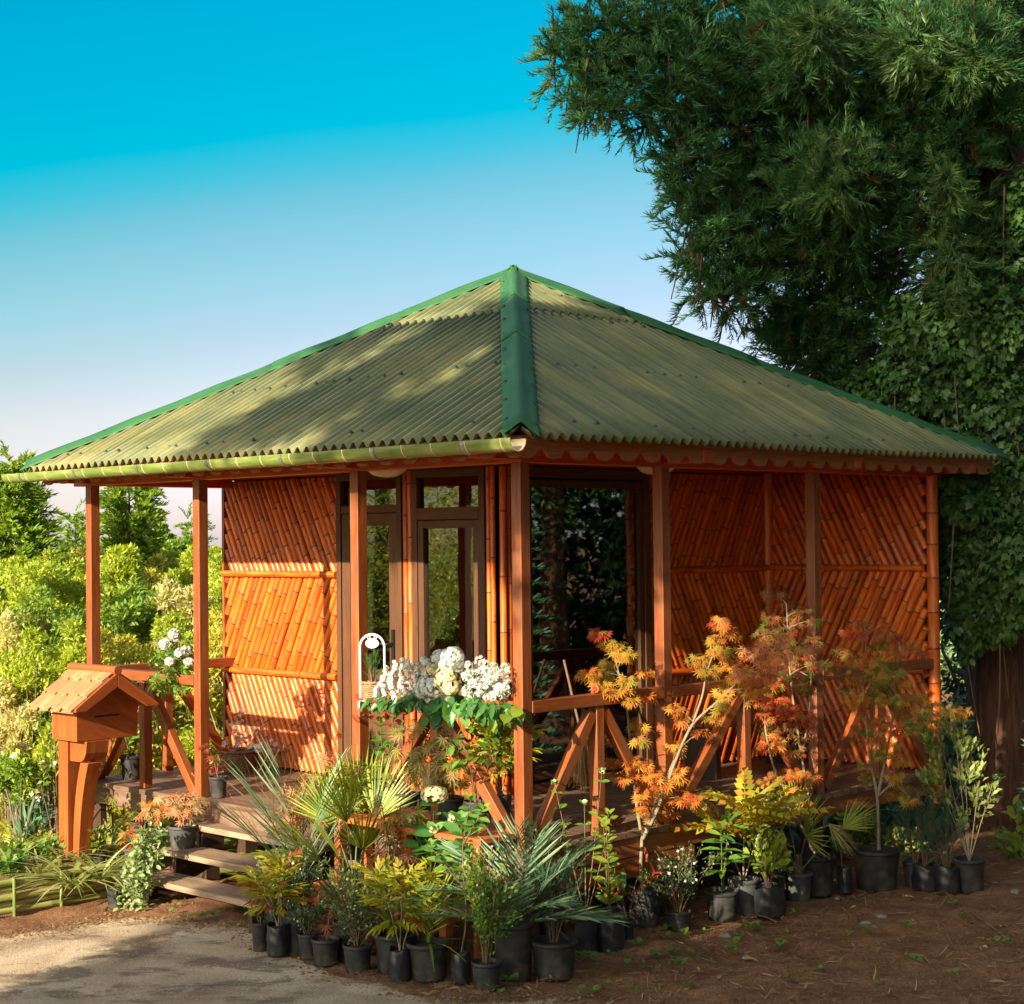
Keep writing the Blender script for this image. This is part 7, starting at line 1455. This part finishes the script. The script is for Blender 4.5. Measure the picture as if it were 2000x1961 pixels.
cb = c+v3(0, 0, .012); rt = tag(root('wicker_basket', cb), 'small brown wicker basket with a dwarf conifer inside the white arch holder', 'basket'); basket(rt, cb, .056, .072, .115)
b = MB(); b.lathe(cb+v3(0, 0, .09), [(.066, 0), (.03, .01), (0, .012)], 14); b.build('soil', MATS['potting_soil'], rt); whorled(rt, cb+v3(0, 0, .1), .23, .13, 9, 90, .07, 'lf_cypress', up=1.2, t0=.1)
# basket of white blossom on the deck
cb = on_z(462, 1510, DZ)+v3(0, .12, 0); rt = tag(root('wicker_basket', cb), 'dark wicker basket of white blossom standing on the deck before the bamboo wall', 'basket'); basket(rt, cb, .13, .16, .17, 'wicker_dark', 11, 34)
sts = [bez(cb+v3(0, 0, .12), d, ln, (0, 0, bz_), 8) for d, ln, bz_ in [((1, -.25, .9), .38, -.35), ((.8, -.5, .8), .36, -.5), ((.3, -.4, 1), .34, -.1), ((-.1, -.3, 1), .33, 0), ((-.6, -.2, .9), .26, -.2), ((.6, .1, 1), .40, -.15), ((1, 0, .7), .45, -.45), ((.1, -.1, 1), .38, 0)]]
stem_mesh(rt, sts, .004, 'stem_brown'); P_, Tn = along(sts, 74, .35, 1); P_ = P_+rv(74)*.03; L = Leaves(); fd = nrm(rv(74)+v3(-.2, -.6, .3)); L.add('petal5', P_, np.cross(fd, rv(74)), fd, rng.uniform(.030, .055, 74)); L.build('flowers', 'petal_white', rt)
for dx in (.20, .27):
    b = MB(); b.tube([cb+v3(dx-.02, -.15, .0), cb+v3(dx+.08, -.1, .19)], .007, 6); b.build('stick', MATS['cane_pale'], rt)
# hanging bouquet on the left railing
c = W(2.36+.98+.28, -.05, .93); c = at_y(340, 1325, W(3.6, -.06, 0)[1]); rt = tag(root('flower_bouquet', c), 'white roses with ferny greenery tied to the left railing beside the second post', 'flowers'); L = Leaves()
for x, y, r in [(340, 1238, .050), (322, 1258, .055), (362, 1272, .058), (332, 1292, .04), (352, 1275, .045), (368, 1292, .035), (345, 1246, .04)]: L = Leaves(); blossom_ball(L, at_y(x, y, c[1]-.12+rng.uniform(-.06, .06)), r*.8, 46, .048, 'petal5', squash=.7); L.build('flower_head', 'petal_white', rt)
st_ = [bez(at_y(345, 1320, c[1]), at_y(x, y, c[1]-.05+rng.uniform(-.1, .1))-at_y(345, 1320, c[1]), np.linalg.norm(at_y(x, y, c[1])-at_y(345, 1320, c[1])), (0, 0, 0), 7) for x, y in [(300, 1290), (290, 1330), (305, 1250), (320, 1235), (345, 1225), (372, 1240), (380, 1290), (300, 1350), (330, 1350), (365, 1345), (310, 1310), (355, 1255)]]
stem_mesh(rt, st_, .003, 'stem_green', 4); P_, Tn = along(st_, 420, .15, 1); P_ = P_+rv(420)*.03; L = Leaves(); L.add('lance', P_, nrm(rv(420)+Tn*.5+v3(0, 0, -.2)), rv(420), rng.uniform(.05, .09, 420)); L.build('leaves', 'lf_mid', rt); P_, Tn = along(st_, 40, .4, 1); L = Leaves(); L.add('star', P_+rv(40)*.04, nrm(rv(40)+v3(0, -.2, -.5)), v3(0, -.6, .7), .07); L.build('leaves', 'lf_maple_green', rt)
# orange cord left on the right railing, white blossom at the mailbox, broom by the big window
c = W(-.01, .72, .905); rt = tag(root('orange_cord', c), 'short knotted orange cord lying across the top of the right railing', 'cord'); b = MB(); d = VD
b.tube([c-d*.10+v3(0, 0, .005), c-d*.05+v3(0, 0, .035), c+v3(0, 0, .018), c+d*.06-UD*.03+v3(0, 0, .010), c+d*.13-UD*.06+v3(0, 0, -.02), c+d*.17-UD*.065+v3(0, 0, -.05)], .012, 8); b.build('cord', MATS['orange_rope'], rt)
b = MB(); b.tube([c-d*.07+v3(.02*cos(a), .012*sin(a), .025+.02*sin(a)) for a in np.linspace(0, 6.28, 12)], .009, 7); b.build('knot', MATS['orange_rope'], rt)
g = at_y(112, 1335, MBY+.35); rt = tag(root('white_blossom_shrub', (g[0], g[1], BEDZ)), 'white-flowered shrub peeping over the back of the mailbox roof', 'shrub'); bp = v3(g[0], g[1], BEDZ)
sts = [bez(bp, (rng.normal()*.08, rng.normal()*.08, 1), rng.uniform(1.0, 1.35), (0, 0, 0), 8) for _ in range(6)]; bushy(rt, bp, 1.25, .4, 6, 220, .06, 'leaf2', 'lf_garden', .3, stems=sts, flowers=(40, .055, 'petal5', 'petal_white'))
c = W(1.15, 2.2, 0); rt = tag(root('broom', c), 'straw broom leaning upright in front of the big dark window', 'broom'); b = MB(); b.tube([W(1.25, 1.9, .42), W(1.47, 1.95, .98)], .010, 8); b.build('handle', MATS['stem_brown'], rt); L = Leaves(); k = 160; a0 = W(1.25, 1.9, .45); L.add('stick', a0+rng.normal(size=(k, 3))*.02, nrm(rng.normal(size=(k, 3))*.12+v3(0, -.1, -1)), v3(0, -1, 0), rng.uniform(.34, .42, k)); L.build('bristles', 'lf_dry', rt)
